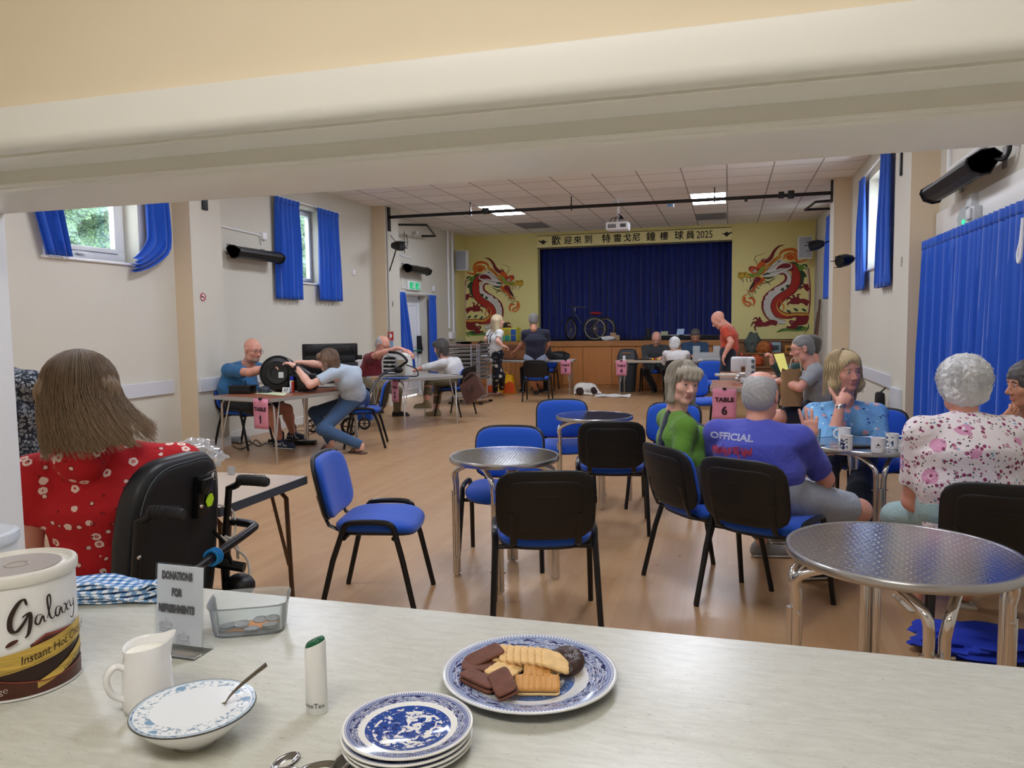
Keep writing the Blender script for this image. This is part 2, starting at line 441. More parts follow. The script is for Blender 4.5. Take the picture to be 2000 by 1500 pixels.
# ---- proscenium wall, stage
YW=18.3
b=MB();b.bb(XL-.1,-4.54,YW,YW+.25,0,ZC);b.bb(.05,XR+.1,YW,YW+.25,0,ZC);b.bb(-4.54,.05,YW,YW+.25,3.38,ZC);b.bb(-4.54,.05,YW-.03,YW,3.385,3.665)
b.bb(XL,XL+.006,17.62,YW,1.15,ZC);b.bb(XR-.006,XR,17.9,YW,1.15,ZC)
struct(b.build('wall_stage',YEL,smooth=False))
b=MB();b.bb(-4.54,.05,YW-.034,YW-.028,3.372,3.387);b.bb(-4.54,.05,YW-.034,YW-.028,3.663,3.675);struct(b.build('trim_6',BLACK))
b=MB();b.bb(XL-.3,XR+.3,21.2,21.5,0,ZC);struct(b.build('wall_back',mat('dark_backstage','20242c',.8)))
b=MB();b.bb(XL,XR,17.6,21.2,1.02,1.11);struct(b.build('stage_floor',mat('dark_stage_boards','2c2622',.6)))
b=MB()
xs_=[XL+.4,-5.7,-5.1,-4.62,-4.28,-4.0]
k=-4.0
for x in(-4.0,-3.2,-2.55,-2.05,-1.5,-.95,-.3):xs_.append(x)
xs_=[-6.05,-5.3]+[-5.3+.118*q for q in range(1,14)]+[-3.3,-2.62,-2.05,-1.55,-.95,-.35,.05]
for a,c in zip(xs_,xs_[1:]):b.bb(a+.003,c-.003,17.6,17.63,.09,.98,.004)
struct(b.build('stage_front',PINE,smooth=False))
b=MB();b.bb(-6.05,.05,17.57,17.66,.985,1.115,.01);b.bb(-6.05,.05,17.615,17.65,0,.09,.004);struct(b.build('trim_7',PINE_H,smooth=False))
b=MB();b.bb(XL,-6.05,17.6,17.7,0,1.11);struct(b.build('trim_8',WALL))
# steps up to the stage on the right
b=MB()
for q,z in enumerate((.28,.56,.84,1.11)):
 y=17.0+q*.28-.3
 b.bb(.08,XR-.01,y,18.28,z-.04,z,.006);b.bb(.1,XR-.02,y+.05,18.28,z-.28,z-.04)
struct(b.build('stage_steps',m_wood('step_wood','9a6a3c','6e4424',(.8,5,5),False),smooth=False))
# ---- kitchen hatch: wall, lining, architrave, jamb
b=MB()
b.bb(XL,-1.60,1.02,YK,0,ZC);b.bb(1.30,XR+.28,1.02,YK,0,ZC);b.bb(-1.545,1.25,1.02,YK,1.80,ZC);b.bb(-1.545,1.25,1.05,YK,0,.905)
struct(b.build('wall_kitchen',KIT,smooth=False))
# everything the lens sees of the lintel
prof=[(1.02,1.8625),(.9835,1.8615),(.983,1.8605),(.983,1.814),(.984,1.809),(.987,1.803),(.992,1.798),(.999,1.7945),(1.008,1.7935),(1.0085,1.789),(1.014,1.787),(1.070,1.784),(1.0705,1.7615),(1.072,1.7595),(1.082,1.7585),(1.0835,1.7555),(1.087,1.7535),(1.096,1.7525),(YK+.003,1.7615),(YK+.003,1.80),(1.02,1.80)]
b=MB();b.prism(prof,lambda u,v,w:(w,u,v),-1.6,1.3);struct(b.build('trim_9',WHITE,ang=24))
b=MB();b.bb(-1.62,-1.545,.99,YK+.004,.94,1.80,.006);struct(b.build('trim_10',mat('jamb_white','eef0f4',.4)))
b=MB();b.bb(1.25,1.32,.99,YK+.004,.94,1.80,.006);struct(b.build('trim_11',MATS['jamb_white']))
# kitchen shell round the camera
b=MB();b.bb(-2.5,1.9,-2.2,1.02,-.1,0);struct(b.build('floor_kitchen',mat('kitchen_vinyl','a8a39a',.5)))
b=MB();b.bb(-2.6,2.0,-2.3,1.02,2.5,2.6);struct(b.build('ceiling_kitchen',mat('kitchen_ceiling_white','f2f0ea',.8)))
b=MB();b.bb(-2.6,-2.5,-2.3,1.02,0,2.5);b.bb(1.9,2.0,-2.3,1.02,0,2.5);b.bb(-2.6,2.0,-2.3,-2.2,0,2.5);struct(b.build('wall_kitchen_back',KIT))
t=thing('ceiling_light','long white fluorescent fitting on the kitchen ceiling behind the hatch','light',(-.3,-.2,2.5))
b=MB();b.bb(-1.0,.4,-.35,-.05,2.44,2.5,.01);b.build('housing',UPVC,t)
b=MB();b.bb(-.96,.36,-.31,-.09,2.425,2.441,.004);b.build('diffuser',mat('kitchen_diffuser','ffffff',.5,emit='fffaf2',emit_s=KITCHEN_POWER),t)
# ---- ceiling panels of the hall
PANEL=mat('light_panel','ffffff',.5,emit='eaf0ff',emit_s=PANEL_POWER)
spots=[(-4.6,13.77,'square LED ceiling panel with the black bar crossing it, left of the projector'),(-.70,13.77,'square LED ceiling panel with the black bar crossing it, right of the projector'),(-.70,9.87,'ceiling panel just peeping out under the white lintel'),
 (-4.6,9.87,'hall ceiling panel hidden above the lintel on the left'),(-4.6,5.97,'hall ceiling panel on the left, above the woman in red'),(-.70,5.97,'hall ceiling panel above the round tables'),(-4.6,2.3,'leftmost hall ceiling panel next to the hatch wall'),(-.7,2.3,'hall ceiling panel just outside the hatch')]
for(x,y,lb)in spots:
 t=thing('ceiling_light',lb,'light',(x+.325,y+.65,ZC),0,'ceiling light panels')
 b=MB()
 for(a,c,d,e)in((0,.65,0,.03),(0,.65,1.27,1.30),(0,.03,.03,1.27),(.62,.65,.03,1.27)):b.bb(x+a,x+c,y+d,y+e,ZC-.012,ZC)
 b.build('frame',UPVC,t);b=MB();b.bb(x+.03,x+.62,y+.03,y+1.27,ZC-.008,ZC-.001);b.build('diffuser',PANEL,t)
for x,y,lb in((-4.6,16.4,'grey air grille in the ceiling above the left of the stage'),(-.70,16.4,'grey air grille in the ceiling above the right of the stage')):
 b=MB();b.bb(x,x+.63,y,y+.9,ZC-.012,ZC)
 for q in range(14):b.bb(x+.02,x+.61,y+.04+q*.062,y+.06+q*.062,ZC-.02,ZC-.011)
 tag(b.build('air_grille',mat('grille_grey','8a8a8c',.6),smooth=False),lb,'vent','ceiling grilles')
# ---- windows
def glass():
 t=NT('window_glass');nt=t.t;out=nt.nodes['Material Output']
 tr=t.n('BsdfTransparent');gl=t.n('BsdfGlossy');gl.inputs['Roughness'].default_value=.03;mx=t.n('MixShader');mx.inputs[0].default_value=.06
 t.l(tr.outputs[0],mx.inputs[1]);t.l(gl.outputs[0],mx.inputs[2]);t.l(mx.outputs[0],out.inputs[0]);nt.nodes.remove(t.b);return t.m
GLASS=glass()
def window(n,x,d,y0,y1,z0,z1,mull=None,fw=.06):
 """x = inner wall face, d = outward direction"""
 xo=x+d*.2;b=MB();w=fw
 for(a,c,e,f)in((y0,y1,z0,z0+w),(y0,y1,z1-w,z1),(y0,y0+w,z0+w,z1-w),(y1-w,y1,z0+w,z1-w)):b.bb(xo,xo+d*.07,a,c,e,f,.006)
 if mull:
  b.bb(xo,xo+d*.07,mull-w/2,mull+w/2,z0,z1,.006)
 for(a,c)in((y0+w-.02,(mull or y1)-w+.02),):
  for(p,q,r_,s_)in((a,c,z0+w-.02,z0+w+.03),(a,c,z1-w-.03,z1-w+.02),(a,a+.05,z0+w+.03,z1-w-.03),(c-.05,c,z0+w+.03,z1-w-.03)):b.bb(xo-d*.02,xo+d*.05,p,q,r_,s_,.006)
 o=struct(b.build('window_%d'%n,UPVC,smooth=True))
 g=MB();g.bb(xo+d*.03,xo+d*.036,y0+w,y1-w,z0+w,z1-w);g.build('pane',GLASS,o)
 s=MB();s.bb(x-d*.03,xo,y0-.03,y1+.03,z0-.025,z0,.006);s.build('window_sill',UPVC,o)
 h=MB();h.bb(xo-d*.04,xo-d*.02,(y0+y1)/2-.06,(y0+y1)/2+.06,z0+.07,z0+.085,.004);h.build('handle',UPVC,o)
window(1,XL,-1,*WL[0],fw=.13);window(2,XL,-1,*WL[1]);window(3,XR,1,*WR[0]);window(4,XR,1,*WR[1])
# garden hedge beyond the left window
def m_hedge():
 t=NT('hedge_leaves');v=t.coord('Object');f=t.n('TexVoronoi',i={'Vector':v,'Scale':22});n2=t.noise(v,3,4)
 c=t.ramp(f.outputs[0],[(0.0,'a9bd6a'),(.35,'5f8748'),(.8,'24402c')]);t.col(t.mix(t.math('MULTIPLY',n2,.5),c,'a9c6c2'));t.bump(f.outputs[0],1,.05);return t.done(.6)  # pale bluish haze is mixed into the leaf colour
b=MB()
def hf(u,v):
 y=3+u*13;z=v*4.6;n=.12*math.sin(y*7+3*math.sin(z*5))+.1*math.sin(z*9+y*3)+.05*math.sin(y*31)*math.cos(z*27)
 return(XL-2.4+n-.5*v,y,z)
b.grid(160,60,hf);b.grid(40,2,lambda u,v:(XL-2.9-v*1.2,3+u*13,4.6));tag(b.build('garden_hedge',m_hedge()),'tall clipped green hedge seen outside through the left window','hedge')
b=MB();b.bb(XL-6,XL-.3,0,22,-.2,-.12);b.bb(XR+.3,XR+6,0,22,-.2,-.12);struct(b.build('ground',mat('garden_paving','c9c6be',.9)))
# ---- door to the garden, left: one leaf shut, the other standing open outwards
b=MB()
for(y0,y1,z0,z1)in((14.2,14.27,0,2.17),(15.68,15.75,0,2.17),(14.2,15.75,2.10,2.17)):b.bb(XL-.26,XL-.17,y0,y1,z0,z1,.005)
D1=struct(b.build('door_1',UPVC))
b=MB();b.bb(XL-.25,XL-.19,14.72,15.68,.02,2.1,.008)
for(a,c,z0,z1)in((14.86,15.54,.14,.86),(14.86,15.54,1.06,1.98)):
 for(p,q,r_,s_)in((a,c,z0,z0+.02),(a,c,z1-.02,z1),(a,a+.02,z0,z1),(c-.02,c,z0,z1)):b.bb(XL-.19,XL-.178,p,q,r_,s_,.003)
lf=b.build('door_leaf',UPVC,D1)
b=MB();b.bb(XL-.19,XL-.15,14.76,14.84,.86,1.22,.01);b.build('lock_case',BLACK,D1)
b=MB();b.tube([(XL-.12,14.8,.98),(XL-.11,15.62,.98)],.016);b.build('push_bar',mat('green_bar','2f7d5c',.4),D1)
b=MB();b.bb(XL-.19,XL-.10,15.58,15.67,.9,1.3,.012);b.tube([(XL-.12,15.62,1.25),(XL-.09,15.64,.98)],.02);b.build('latch_case',BLACK,D1)
b=MB();b.bb(XL-1.15,XL-.27,14.17,14.23,.02,2.1,.008);b.build('door_leaf',UPVC,D1)
# ================================================================ curtains
def m_cloth(name,c,rough=.85,sheen=.2,c2=None,bs=220,bst=.15):
 t=NT(name);v=t.coord('Object');f=t.noise(v,6,4);t.col(t.mix(t.math('MULTIPLY',f,.5),c,c2 or c))
 t.bump(t.noise(v,bs,2),bst,.002);t.b.inputs['Sheen Weight'].default_value=sheen;return t.done(rough)
CURT=m_cloth('blue_curtain','0b55c4',.8,.3,'0846a8')
NAVY=m_cloth('stage_curtain_navy','09247a',.85,.3,'061a5e')
def curtain(name,label,axis,pos,u0,u1,z0,z1,pleats=9,amp=.035,flare=0.0,shape=None,m_=CURT,cat='curtain',group=None,heading=True,parent=None):
 """axis 'y': hangs along y at x=pos;  axis 'x': along x at y=pos."""
 b=MB();nu=max(24,int(abs(u1-u0)*60));ph=random.random()*6
 def fn(a,c):
  if shape:uu,zz,off=shape(a,c)
  else:uu=u0+(u1-u0)*a+(a-.5)*flare*c;zz=z1+(z0-z1)*c;off=0
  k=min(1,.45+c*1.2)
  w=math.sin(a*pleats*2*PI+ph+.5*math.sin(c*3+a*5));w2=math.sin(a*pleats*4.6*PI+ph*2)*.3
  d=amp*k*(w+w2)+off
  return(pos+d,uu,zz)if axis=='y' else(uu,pos+d,zz)
 b.grid(nu,22,fn);o=b.build(name,m_,parent,ang=80)
 md=o.modifiers.new('t','SOLIDIFY');md.thickness=.005
 if heading and not shape:
  h=MB();h.grid(nu,3,lambda a,c:(lambda p:(p[0]+(0 if axis=='x' else math.copysign(.004,-pos)*1),p[1]-(.004 if axis=='x' else 0),z1+.03-c*.075))(fn(a,0)))
  hd=h.build('curtain_heading',m_,o,ang=80);md=hd.modifiers.new('t','SOLIDIFY');md.thickness=.012
 if parent is None:tag(o,label,cat,group)
 return o
# window over the hedge: one curtain swept to each side, the right one tucked on the sill
def sw1(a,c):
 top0,top1=5.62,6.02
 return(top0+(top1-top0)*a+c*(.30-.1*a),3.42-c*1.17,.0)
curtain('curtain','blue curtain swept aside on the near side of the hedge window','y',XL+.06,0,0,0,0,4,.03,shape=sw1)
def sw2(a,c):
 t=max(0,(c-.62)/.38);u=7.24+.36*a+.04*c*a
 ang=t*1.35;R_=.10+.26*a;return(u-R_*(1-math.cos(ang))*1.0-.55*max(0,t-.35)*(.3+.7*a),3.42-1.02*min(1,c/.62)*.74-R_*math.sin(ang)*1.15-.22*t+.10*a*t*t,.02+.05*t*math.sin(a*PI))
curtain('curtain','bright blue curtain bunched up on the sill at the right of the hedge window','y',XL+.06,0,0,0,0,4,.035,shape=sw2)
curtain('curtain','blue curtain left of the small bright window, nearer the heater','y',XL+.07,9.86,10.50,1.94,3.40,6,.035,.05)
curtain('curtain','blue curtain right of the small bright window on the left wall','y',XL+.07,11.03,11.74,1.95,3.40,6,.035,.05)
curtain('curtain','blue curtain on the far side of the right-hand window, beside the black lamp','y',XR-.07,11.45,11.82,1.93,3.43,4,.035,.35)
curtain('curtain','blue curtain on the near side of the right-hand window, next to the pier','y',XR-.07,9.78,10.28,1.90,3.50,5,.035,.28)
curtain('curtain','narrow blue curtain beyond the far right pier near the mural','y',XR-.07,14.55,15.6,1.92,3.42,5,.04,.1)
for nm,lb,a_,b_,pl in(('curtain','tall blue door curtain on the near right wall, left panel',6.62,7.68,12),('curtain','tall blue door curtain on the near right wall, right panel cut by the frame',4.9,6.66,17)):
 curtain(nm,lb,'y',XR-.16,a_,b_,.06,2.17,pl,.032,.12)
b=MB();b.bb(XR-.13,XR-.10,5.1,7.76,2.17,2.2);tag(b.build('curtain_rail',mat('rail_grey','6c7078',.4,.5)),'long curtain rail above the blue door curtains','rail')
b=MB();b.bb(XR-.03,XR,4.9,7.78,2.19,2.46,.004);tag(b.build('pelmet_board',WHITE),'white board on the wall above the tall blue curtains','board')
def dl(a,c):return(14.06+.30*a+c*.45*(.3+.7*a),2.205-c*1.58,.02)
curtain('curtain','blue door curtain hanging at a slant on the left of the garden door','y',XL+.07,0,0,0,0,4,.03,shape=dl)
curtain('curtain','straight blue door curtain on the right of the garden door','y',XL+.10,15.62,16.05,.06,2.16,5,.035)
for y0,y1,z in((9.8,11.85,3.43),(13.95,16.1,2.2)):
 b=MB();b.tube([(XL+.05,y0,z+.01),(XL+.05,y1,z+.01)],.012);tag(b.build('curtain_rail',UPVC),'white curtain rail over the '+('small left window' if z>3 else 'garden door'),'rail')
b=MB();b.tube([(XR-.05,9.7,3.53),(XR-.05,12.0,3.47)],.012);tag(b.build('curtain_rail',UPVC),'white curtain rail over the right-hand window','rail')
# stage curtains: two drops meeting in the middle
for k,(a_,b_,lb)in enumerate(((-5.2,-2.2,'left half of the dark blue stage curtain'),(-2.25,.7,'right half of the dark blue stage curtain'))):
 curtain('stage_curtain',lb,'x',YW+.55,a_,b_,1.12,3.6,20,.05,0,m_=NAVY,cat='stage curtain')
# ================================================================ banner
t=thing('stage_banner','yellow beam lettered in black Chinese characters and 2025 across the stage top','banner',(-2.2,YW-.04,3.52))
b=MB();b.bb(-4.53,.04,YW-.045,YW-.031,3.388,3.662);b.build('board',mat('banner_yellow','efe6a6',.7,var=.05),t)
INK=mat('black_paint','15130f',.6)
def on_banner(cx,s=1.0):return lambda x,y,z:(cx+x*s,YW-.048,3.525+y*s)
def bx(px):return A(px,470,YW-.05).x
for ch,px,sz in(('歡',1086,.235),('迎',1109,.2),('來',1128,.2),('到',1149,.21),('特',1184,.215),('雷',1206,.2),('戈',1225,.2),('尼',1243,.2),('鐘',1271,.22),('樓',1297,.2),('球',1326,.21),('員',1348,.2)):
 vs,fs=text_polys(ch,sz,res=2);b=MB()
 for dx_,dy_ in((-.004,0),(.004,.003),(0,-.003)):fn_=on_banner(bx(px)+dx_);b.add([(lambda q:(q[0],q[1]-dx_*.05,q[2]+dy_))(fn_(x,y,z))for x,y,z in vs],fs)
 b.build('character',INK,t,smooth=False)
lettering('numerals','2025',.26,on_banner(bx(1376),.9),INK,t,bold=.001,xs=.8)
def lamp_mark(cx,sgn):
 pts=[(-.12,.02),(-.06,.01),(-.03,.035),(.0,.04),(.01,.06),(.025,.04),(.06,.02),(.09,.045),(.12,.03),(.11,.0),(.1,.015),(.08,.0),(.05,-.02),(.02,-.045),(.04,-.055),(-.04,-.055),(-.015,-.045),(-.05,-.015),(-.09,.0)]
 b=MB();b.prism([(x*sgn,y)for x,y in pts],lambda u,v,w:(cx+u,w,3.52+v),YW-.05,YW-.046);b.build('lamp_emblem',INK,t,smooth=False)
lamp_mark(bx(1061),-1);lamp_mark(bx(1419),1)
# ================================================================ dragon murals, painted flat on the yellow wall
PC={k:mat('mural_'+k,c,.7)for k,c in dict(maroon='7c1c24',red='a8281f',scale='c24a30',orange='c9591a',gold='cf9a38',dark='43120f',white='d8d4cc',green='5d8a34',dgreen='2e4a30',black='16100e',yellow='c9a52e',ivory='cdb7a0',olive='7d9a3c',flame='d07a2c').items()}
LAY=[0]
def mural(name,label,mirror,fx):
 """outlines measured in the photograph's mural, 7.5 units a pixel, origin (1420, 460)"""
 root=thing(name,label,'mural',fx(700,700,0))
 lay=[0]
 def T(u,v,w):
  return fx(u,v,w)
 def shape(nm,c,pts,sm=6,closed=True):
  lay[0]+=1;w=.0006+lay[0]*.00005
  P=[Vector((x,y,0))for x,y in pts]
  if sm>1 and closed:
   Q=spline([P[-1]]+P+[P[0],P[1]],sm)[sm:-sm];Q=Q[:-1]if(Q[0]-Q[-1]).length<1e-6 else Q
  else:Q=P
  b=MB();n=len(Q);vs=[T(q.x,q.y,w)for q in Q]
  from mathutils.geometry import tessellate_polygon
  tr=tessellate_polygon([[Vector((q.x,q.y,0))for q in Q]])
  b.add(vs,[tuple(x)for x in tr]);return b.build(nm,PC[c],root,smooth=False)
 def stroke(nm,c,pts,w0,w1=None,sm=8,mid=None):
  lay[0]+=1;w=.0006+lay[0]*.00005;Q=spline([(x,y,0)for x,y in pts],sm);n=len(Q);b=MB();vs=[]
  for k,q in enumerate(Q):
   d=(Q[min(k+1,n-1)]-Q[max(k-1,0)]).normalized();s_=k/(n-1)
   ww=(w0+((w1 if w1 is not None else w0)-w0)*s_)if mid is None else(w0+(mid-w0)*math.sin(PI*s_)if w1 is None else(w0*(1-s_)+w1*s_)+(mid-(w0+w1)/2)*math.sin(PI*s_))
   px_,py_=-d.y*ww/2,d.x*ww/2
   vs+=[T(q.x+px_,q.y+py_,w),T(q.x-px_,q.y-py_,w)]
  b.add(vs,[(2*k,2*k+1,2*k+3,2*k+2)for k in range(n-1)]);return b.build(nm,PC[c],root,smooth=False)
 # tail swirl, flame colours
 stroke('tail_flame','flame',[(760,300),(800,235),(900,205),(990,215),(1040,290),(1010,370),(1080,385),(1180,345)],16,8,mid=52)
 stroke('tail_flame','orange',[(770,340),(790,260),(880,205),(960,200),(1040,240)],10,10,mid=22)
 stroke('tail_flame','orange',[(830,350),(850,290),(920,258),(990,275),(1010,340),(1040,380),(1110,370),(1160,345)],18,6,mid=26)
 shape('tail_bead','gold',[(855,330),(870,285),(925,268),(985,290),(1000,345),(930,372)]);shape('tail_bead','orange',[(868,325),(885,290),(930,278),(975,298),(985,335),(925,358)])
 # far body down the right hand side
 stroke('outer_body','ivory',[(1170,470),(1195,600),(1200,760),(1205,900),(1200,1050),(1190,1160)],40,30,mid=34)
 stroke('outer_body','maroon',[(1195,480),(1215,700),(1218,900),(1210,1050),(1190,1180)],12,14,mid=18)
 # green mane on the back
 shape('back_mane','green',[(820,375),(900,385),(980,400),(1060,430),(1150,420),(1120,450),(1180,500),(1110,490),(1130,560),(1130,640),(1100,720),(1020,800),(1050,700),(1080,600),(1060,520),(1010,450),(940,405)])
 shape('back_mane','dgreen',[(1070,520),(1130,530),(1165,600),(1120,620),(1120,680),(1070,760),(1005,810),(1050,700),(1085,620)])
 shape('back_mane','dgreen',[(940,380),(1010,395),(1060,432),(1020,430),(960,400)]);shape('back_mane','dgreen',[(1100,420),(1170,425),(1175,470),(1130,440)])
 # the main red body: a big S
 red=[(880,430),(960,460),(1010,560),(1005,680),(940,780),(820,860),(740,940),(700,1020),(700,1090),(760,1150),(860,1180),(960,1190)]
 stroke('body','dark',red,70,50,mid=172);stroke('body','red',red,60,40,mid=150)
 nred=spline([(x,y,0)for x,y in red],8)
 for k in range(10,len(nred)-12,3):
  q=nred[k];d=(nred[k+1]-nred[k-1]).normalized()
  for o_ in(-42,-14,14,42):
   oo=o_+(14 if(k//3)%2 else 0)
   if abs(oo)>56:continue
   cx,cy=q.x-d.y*oo,q.y+d.x*oo
   stroke('scale','scale',[(cx-d.x*13,cy-d.y*13),(cx-d.y*10,cy+d.x*10),(cx+d.x*13,cy+d.y*13)],5,5,sm=3)
 shape('shoulder','maroon',[(705,505),(760,440),(850,405),(930,420),(985,500),(900,520),(840,470),(770,485)])
 # belly band
 belly=[(770,560),(850,545),(900,600),(890,680),(830,750),(740,800),(640,880),(590,980),(590,1080),(640,1180),(730,1250),(850,1270)]
 stroke('belly','dark',belly,34,60,mid=128);stroke('belly','white',belly,26,50,mid=108)
 nb=spline([(x,y,0)for x,y in belly],8)
 for k in range(44,len(nb)-10,2):
  q=nb[k];d=(nb[k+1]-nb[k-1]).normalized()
  for o_ in(-30,0,30):
   oo=o_+(15 if(k//2)%2 else 0)
   if abs(oo)>40:continue
   cx,cy=q.x-d.y*oo,q.y+d.x*oo
   stroke('belly_scale','dgreen',[(cx-d.x*13,cy-d.y*13),(cx-d.y*9,cy+d.x*9),(cx+d.x*13,cy+d.y*13)],2.6,2.6,sm=3)
 for(x,y)in((887,742),(812,790)):shape('belly_spot','dgreen',[(x-28,y+8),(x-10,y-22),(x+24,y-18),(x+22,y+10),(x-4,y+24)])
 stroke('neck_line','maroon',[(750,570),(820,560),(862,600),(850,660),(790,710),(700,760)],8,8,mid=34)
 for(x,y,a,c)in((770,715,820,690),(590,830,690,790),(520,905,600,860),(495,985,560,925),(505,1080,535,1000)):stroke('back_spine','maroon',[(x,y),((x+a)/2,(y+c)/2-6),(a,c)],2,22)
 stroke('back_spine','maroon',[(700,765),(600,830),(545,900),(515,1000),(520,1090),(560,1180),(620,1250)],8,12,mid=22)
 # gold inner line and tail body along the bottom
 stroke('gold_band','gold',[(780,930),(735,1000),(745,1080),(810,1140),(900,1165),(1000,1160),(1100,1150),(1195,1155)],8,34,mid=36)
 stroke('gold_band','maroon',[(800,920),(745,985),(755,1065),(820,1120),(910,1140),(1010,1132),(1190,1135)],4,10,mid=14)
 stroke('lower_body','maroon',[(900,1195),(1000,1185),(1110,1185),(1190,1180)],30,20)
 for(x,y)in((905,1110),(1010,1085),(1130,1090)):shape('leaf','dgreen',[(x-40,y-14),(x,y-18),(x+34,y+16),(x,y+22)])
 stroke('inner_flame','flame',[(795,935),(790,980),(830,1030),(825,1080),(795,1105)],3,5,mid=20)
 # haunch and lower right foot
 shape('haunch','maroon',[(1030,1190),(1190,1175),(1175,1280),(1110,1310),(1040,1320),(1010,1370),(940,1370),(880,1350),(870,1330),(930,1325),(925,1290),(905,1270),(925,1240),(1000,1245)])
 stroke('claw','dark',[(940,1250),(912,1265),(930,1295)],4,12);stroke('claw','dark',[(900,1330),(872,1345),(890,1360)],4,12)
 stroke('claw','ivory',[(935,1272),(970,1270)],12,4)
 shape('grass_tuft','green',[(725,1420),(780,1385),(880,1362),(980,1375),(1040,1330),(1100,1330),(1170,1345),(1130,1390),(1000,1400),(860,1395)])
 shape('grass_tuft','dgreen',[(1000,1372),(1050,1325),(1120,1335),(1060,1375)]);stroke('grass_tuft','dgreen',[(1190,1290),(1185,1360),(1125,1430)],6,3,mid=16);stroke('grass_tuft','dgreen',[(728,1418),(800,1372),(900,1360)],3,3,mid=9)
 # arms with claws
 def claw(base,palm,tips,w):
  stroke('foreleg','maroon',base,w[0],w[1],mid=w[2]);shape('paw','maroon',palm)
  for p in tips:stroke('claw','maroon',p,22,3,mid=24);stroke('claw','dark',p[-2:],9,3)
 claw([(730,1290),(650,1270),(560,1300),(480,1290)],[(520,1255),(480,1215),(430,1245),(400,1290),(430,1330),(500,1335),(545,1310)],
 [[(450,1250),(425,1205),(370,1240)],[(430,1270),(380,1275),(345,1340)],[(440,1310),(405,1345),(425,1405)],[(490,1240),(470,1205),(500,1215)]],(70,40,70))
 claw([(1190,1000),(1120,960),(1040,960)],[(1060,920),(1010,900),(950,920),(920,960),(930,1000),(1000,1005),(1060,1000)],
 [[(1000,930),(965,880),(1000,890)],[(950,930),(900,915),(870,960)],[(940,985),(895,990),(890,1035)],[(1050,920),(1035,870),(1080,860)]],(90,50,70))
 claw([(1195,800),(1160,760)],[(1190,720),(1140,715),(1120,750),(1150,800),(1190,810)],[[(1140,730),(1110,705),(1090,720)],[(1125,750),(1085,760),(1060,800)]],(60,40,55))
 # white mane streaming back from the head
 shape('white_mane','white',[(500,580),(560,530),(620,470),(700,400),(765,345),(850,380),(940,420),(945,470),(880,510),(800,540),(720,590),(640,610),(560,600)])
 shape('shoulder','maroon',[(715,500),(770,435),(860,405),(930,425),(930,460),(860,478),(780,482)])
 for L in([(520,575),(600,500),(700,440),(790,360)],[(540,590),(640,545),(720,530),(830,490),(930,470)],[(500,570),(580,490),(660,420)]):stroke('mane_line','black',L,3,3,mid=7)
 for L in([(520,590),(580,560),(640,560)],[(530,612),(600,625),(700,600)],[(540,650),(600,680),(715,620)],[(530,700),(600,690),(640,735)],[(740,385),(790,375)]):stroke('mane_tuft','dgreen',L,4,3,mid=30 if L[0][0]<535 and L[0][1]<640 else 14)
 # golden and orange mane, horn, head
 shape('gold_mane','gold',[(500,520),(540,450),(620,420),(700,350),(770,285),(790,320),(700,390),(640,430),(590,500),(540,560),(490,570)])
 stroke('orange_mane','orange',[(560,450),(640,400),(700,340),(760,295)],4,3,mid=24);stroke('mane_line','dark',[(500,540),(600,480),(650,420),(760,330)],3,3,mid=7)
 stroke('horn','dark',[(500,400),(590,370),(650,310),(690,230),(760,160),(845,138)],56,3,mid=46);stroke('horn','maroon',[(510,398),(590,365),(650,305),(690,232),(760,165),(820,145)],44,2,mid=34)
 stroke('small_horn','maroon',[(490,410),(520,350),(570,335)],26,3)
 shape('head','orange',[(430,480),(440,430),(500,380),(560,400),(560,460),(540,540),(500,580),(430,590),(380,560),(350,540),(320,510),(325,465),(370,455)])
 shape('cheek','olive',[(500,470),(560,440),(540,500),(500,560),(430,600),(330,600),(300,570),(340,555),(420,560)])
 stroke('brow','red',[(325,500),(345,465),(420,470),(480,500)],22,6,mid=24);stroke('brow','dark',[(320,510),(330,460),(350,455)],8,4)
 shape('snout','yellow',[(160,590),(165,550),(205,535),(250,545),(285,535),(320,575),(400,590),(470,590),(520,620),(480,640),(420,610),(330,625),(260,605),(215,635),(175,622)])
 stroke('snout_line','dark',[(165,560),(200,538),(235,555),(275,535),(320,575)],6,6);stroke('snout_line','dark',[(160,605),(190,630),(225,628),(265,605),(330,622),(420,605)],6,6)
 for x,y in((190,570),(258,567)):shape('nostril','black',[(x-12,y+4),(x,y-9),(x+12,y-3),(x+2,y+9)])
 shape('cheek_green','green',[(320,595),(360,575),(400,580),(380,600)])
 shape('mouth','maroon',[(390,650),(400,620),(460,605),(495,625),(490,660),(440,690),(400,720),(370,770),(330,790),(345,740),(375,690)])
 stroke('mouth_dark','black',[(395,680),(380,720),(340,780),(330,800)],30,14)
 stroke('jaw','orange',[(540,620),(500,680),(430,720),(395,780),(370,815),(300,820)],50,14,mid=44);stroke('jaw_line','dark',[(520,650),(450,690),(400,740),(365,805),(310,812)],5,5,mid=9)
 for L in([(205,650),(235,655),(232,700)],[(285,625),(290,665),(305,685)],[(340,630),(345,680),(370,650)],[(345,800),(330,760)],[(300,800),(275,790)],[(375,640),(400,660)]):stroke('tooth','dark',L,10,4)
 stroke('tooth','white',[(350,640),(362,665)],12,3);stroke('tooth','white',[(400,620),(410,645)],10,3)
 shape('eye','white',[(378,525),(395,505),(425,508),(430,530),(400,545)]);shape('pupil','black',[(393,525),(402,513),(412,522),(404,535)]);stroke('eye_line','dark',[(370,530),(395,500),(440,505),(480,495)],6,10)
 stroke('whisker','dgreen',[(425,415),(430,385),(400,355),(425,305),(480,285),(535,265),(548,240)],9,3)
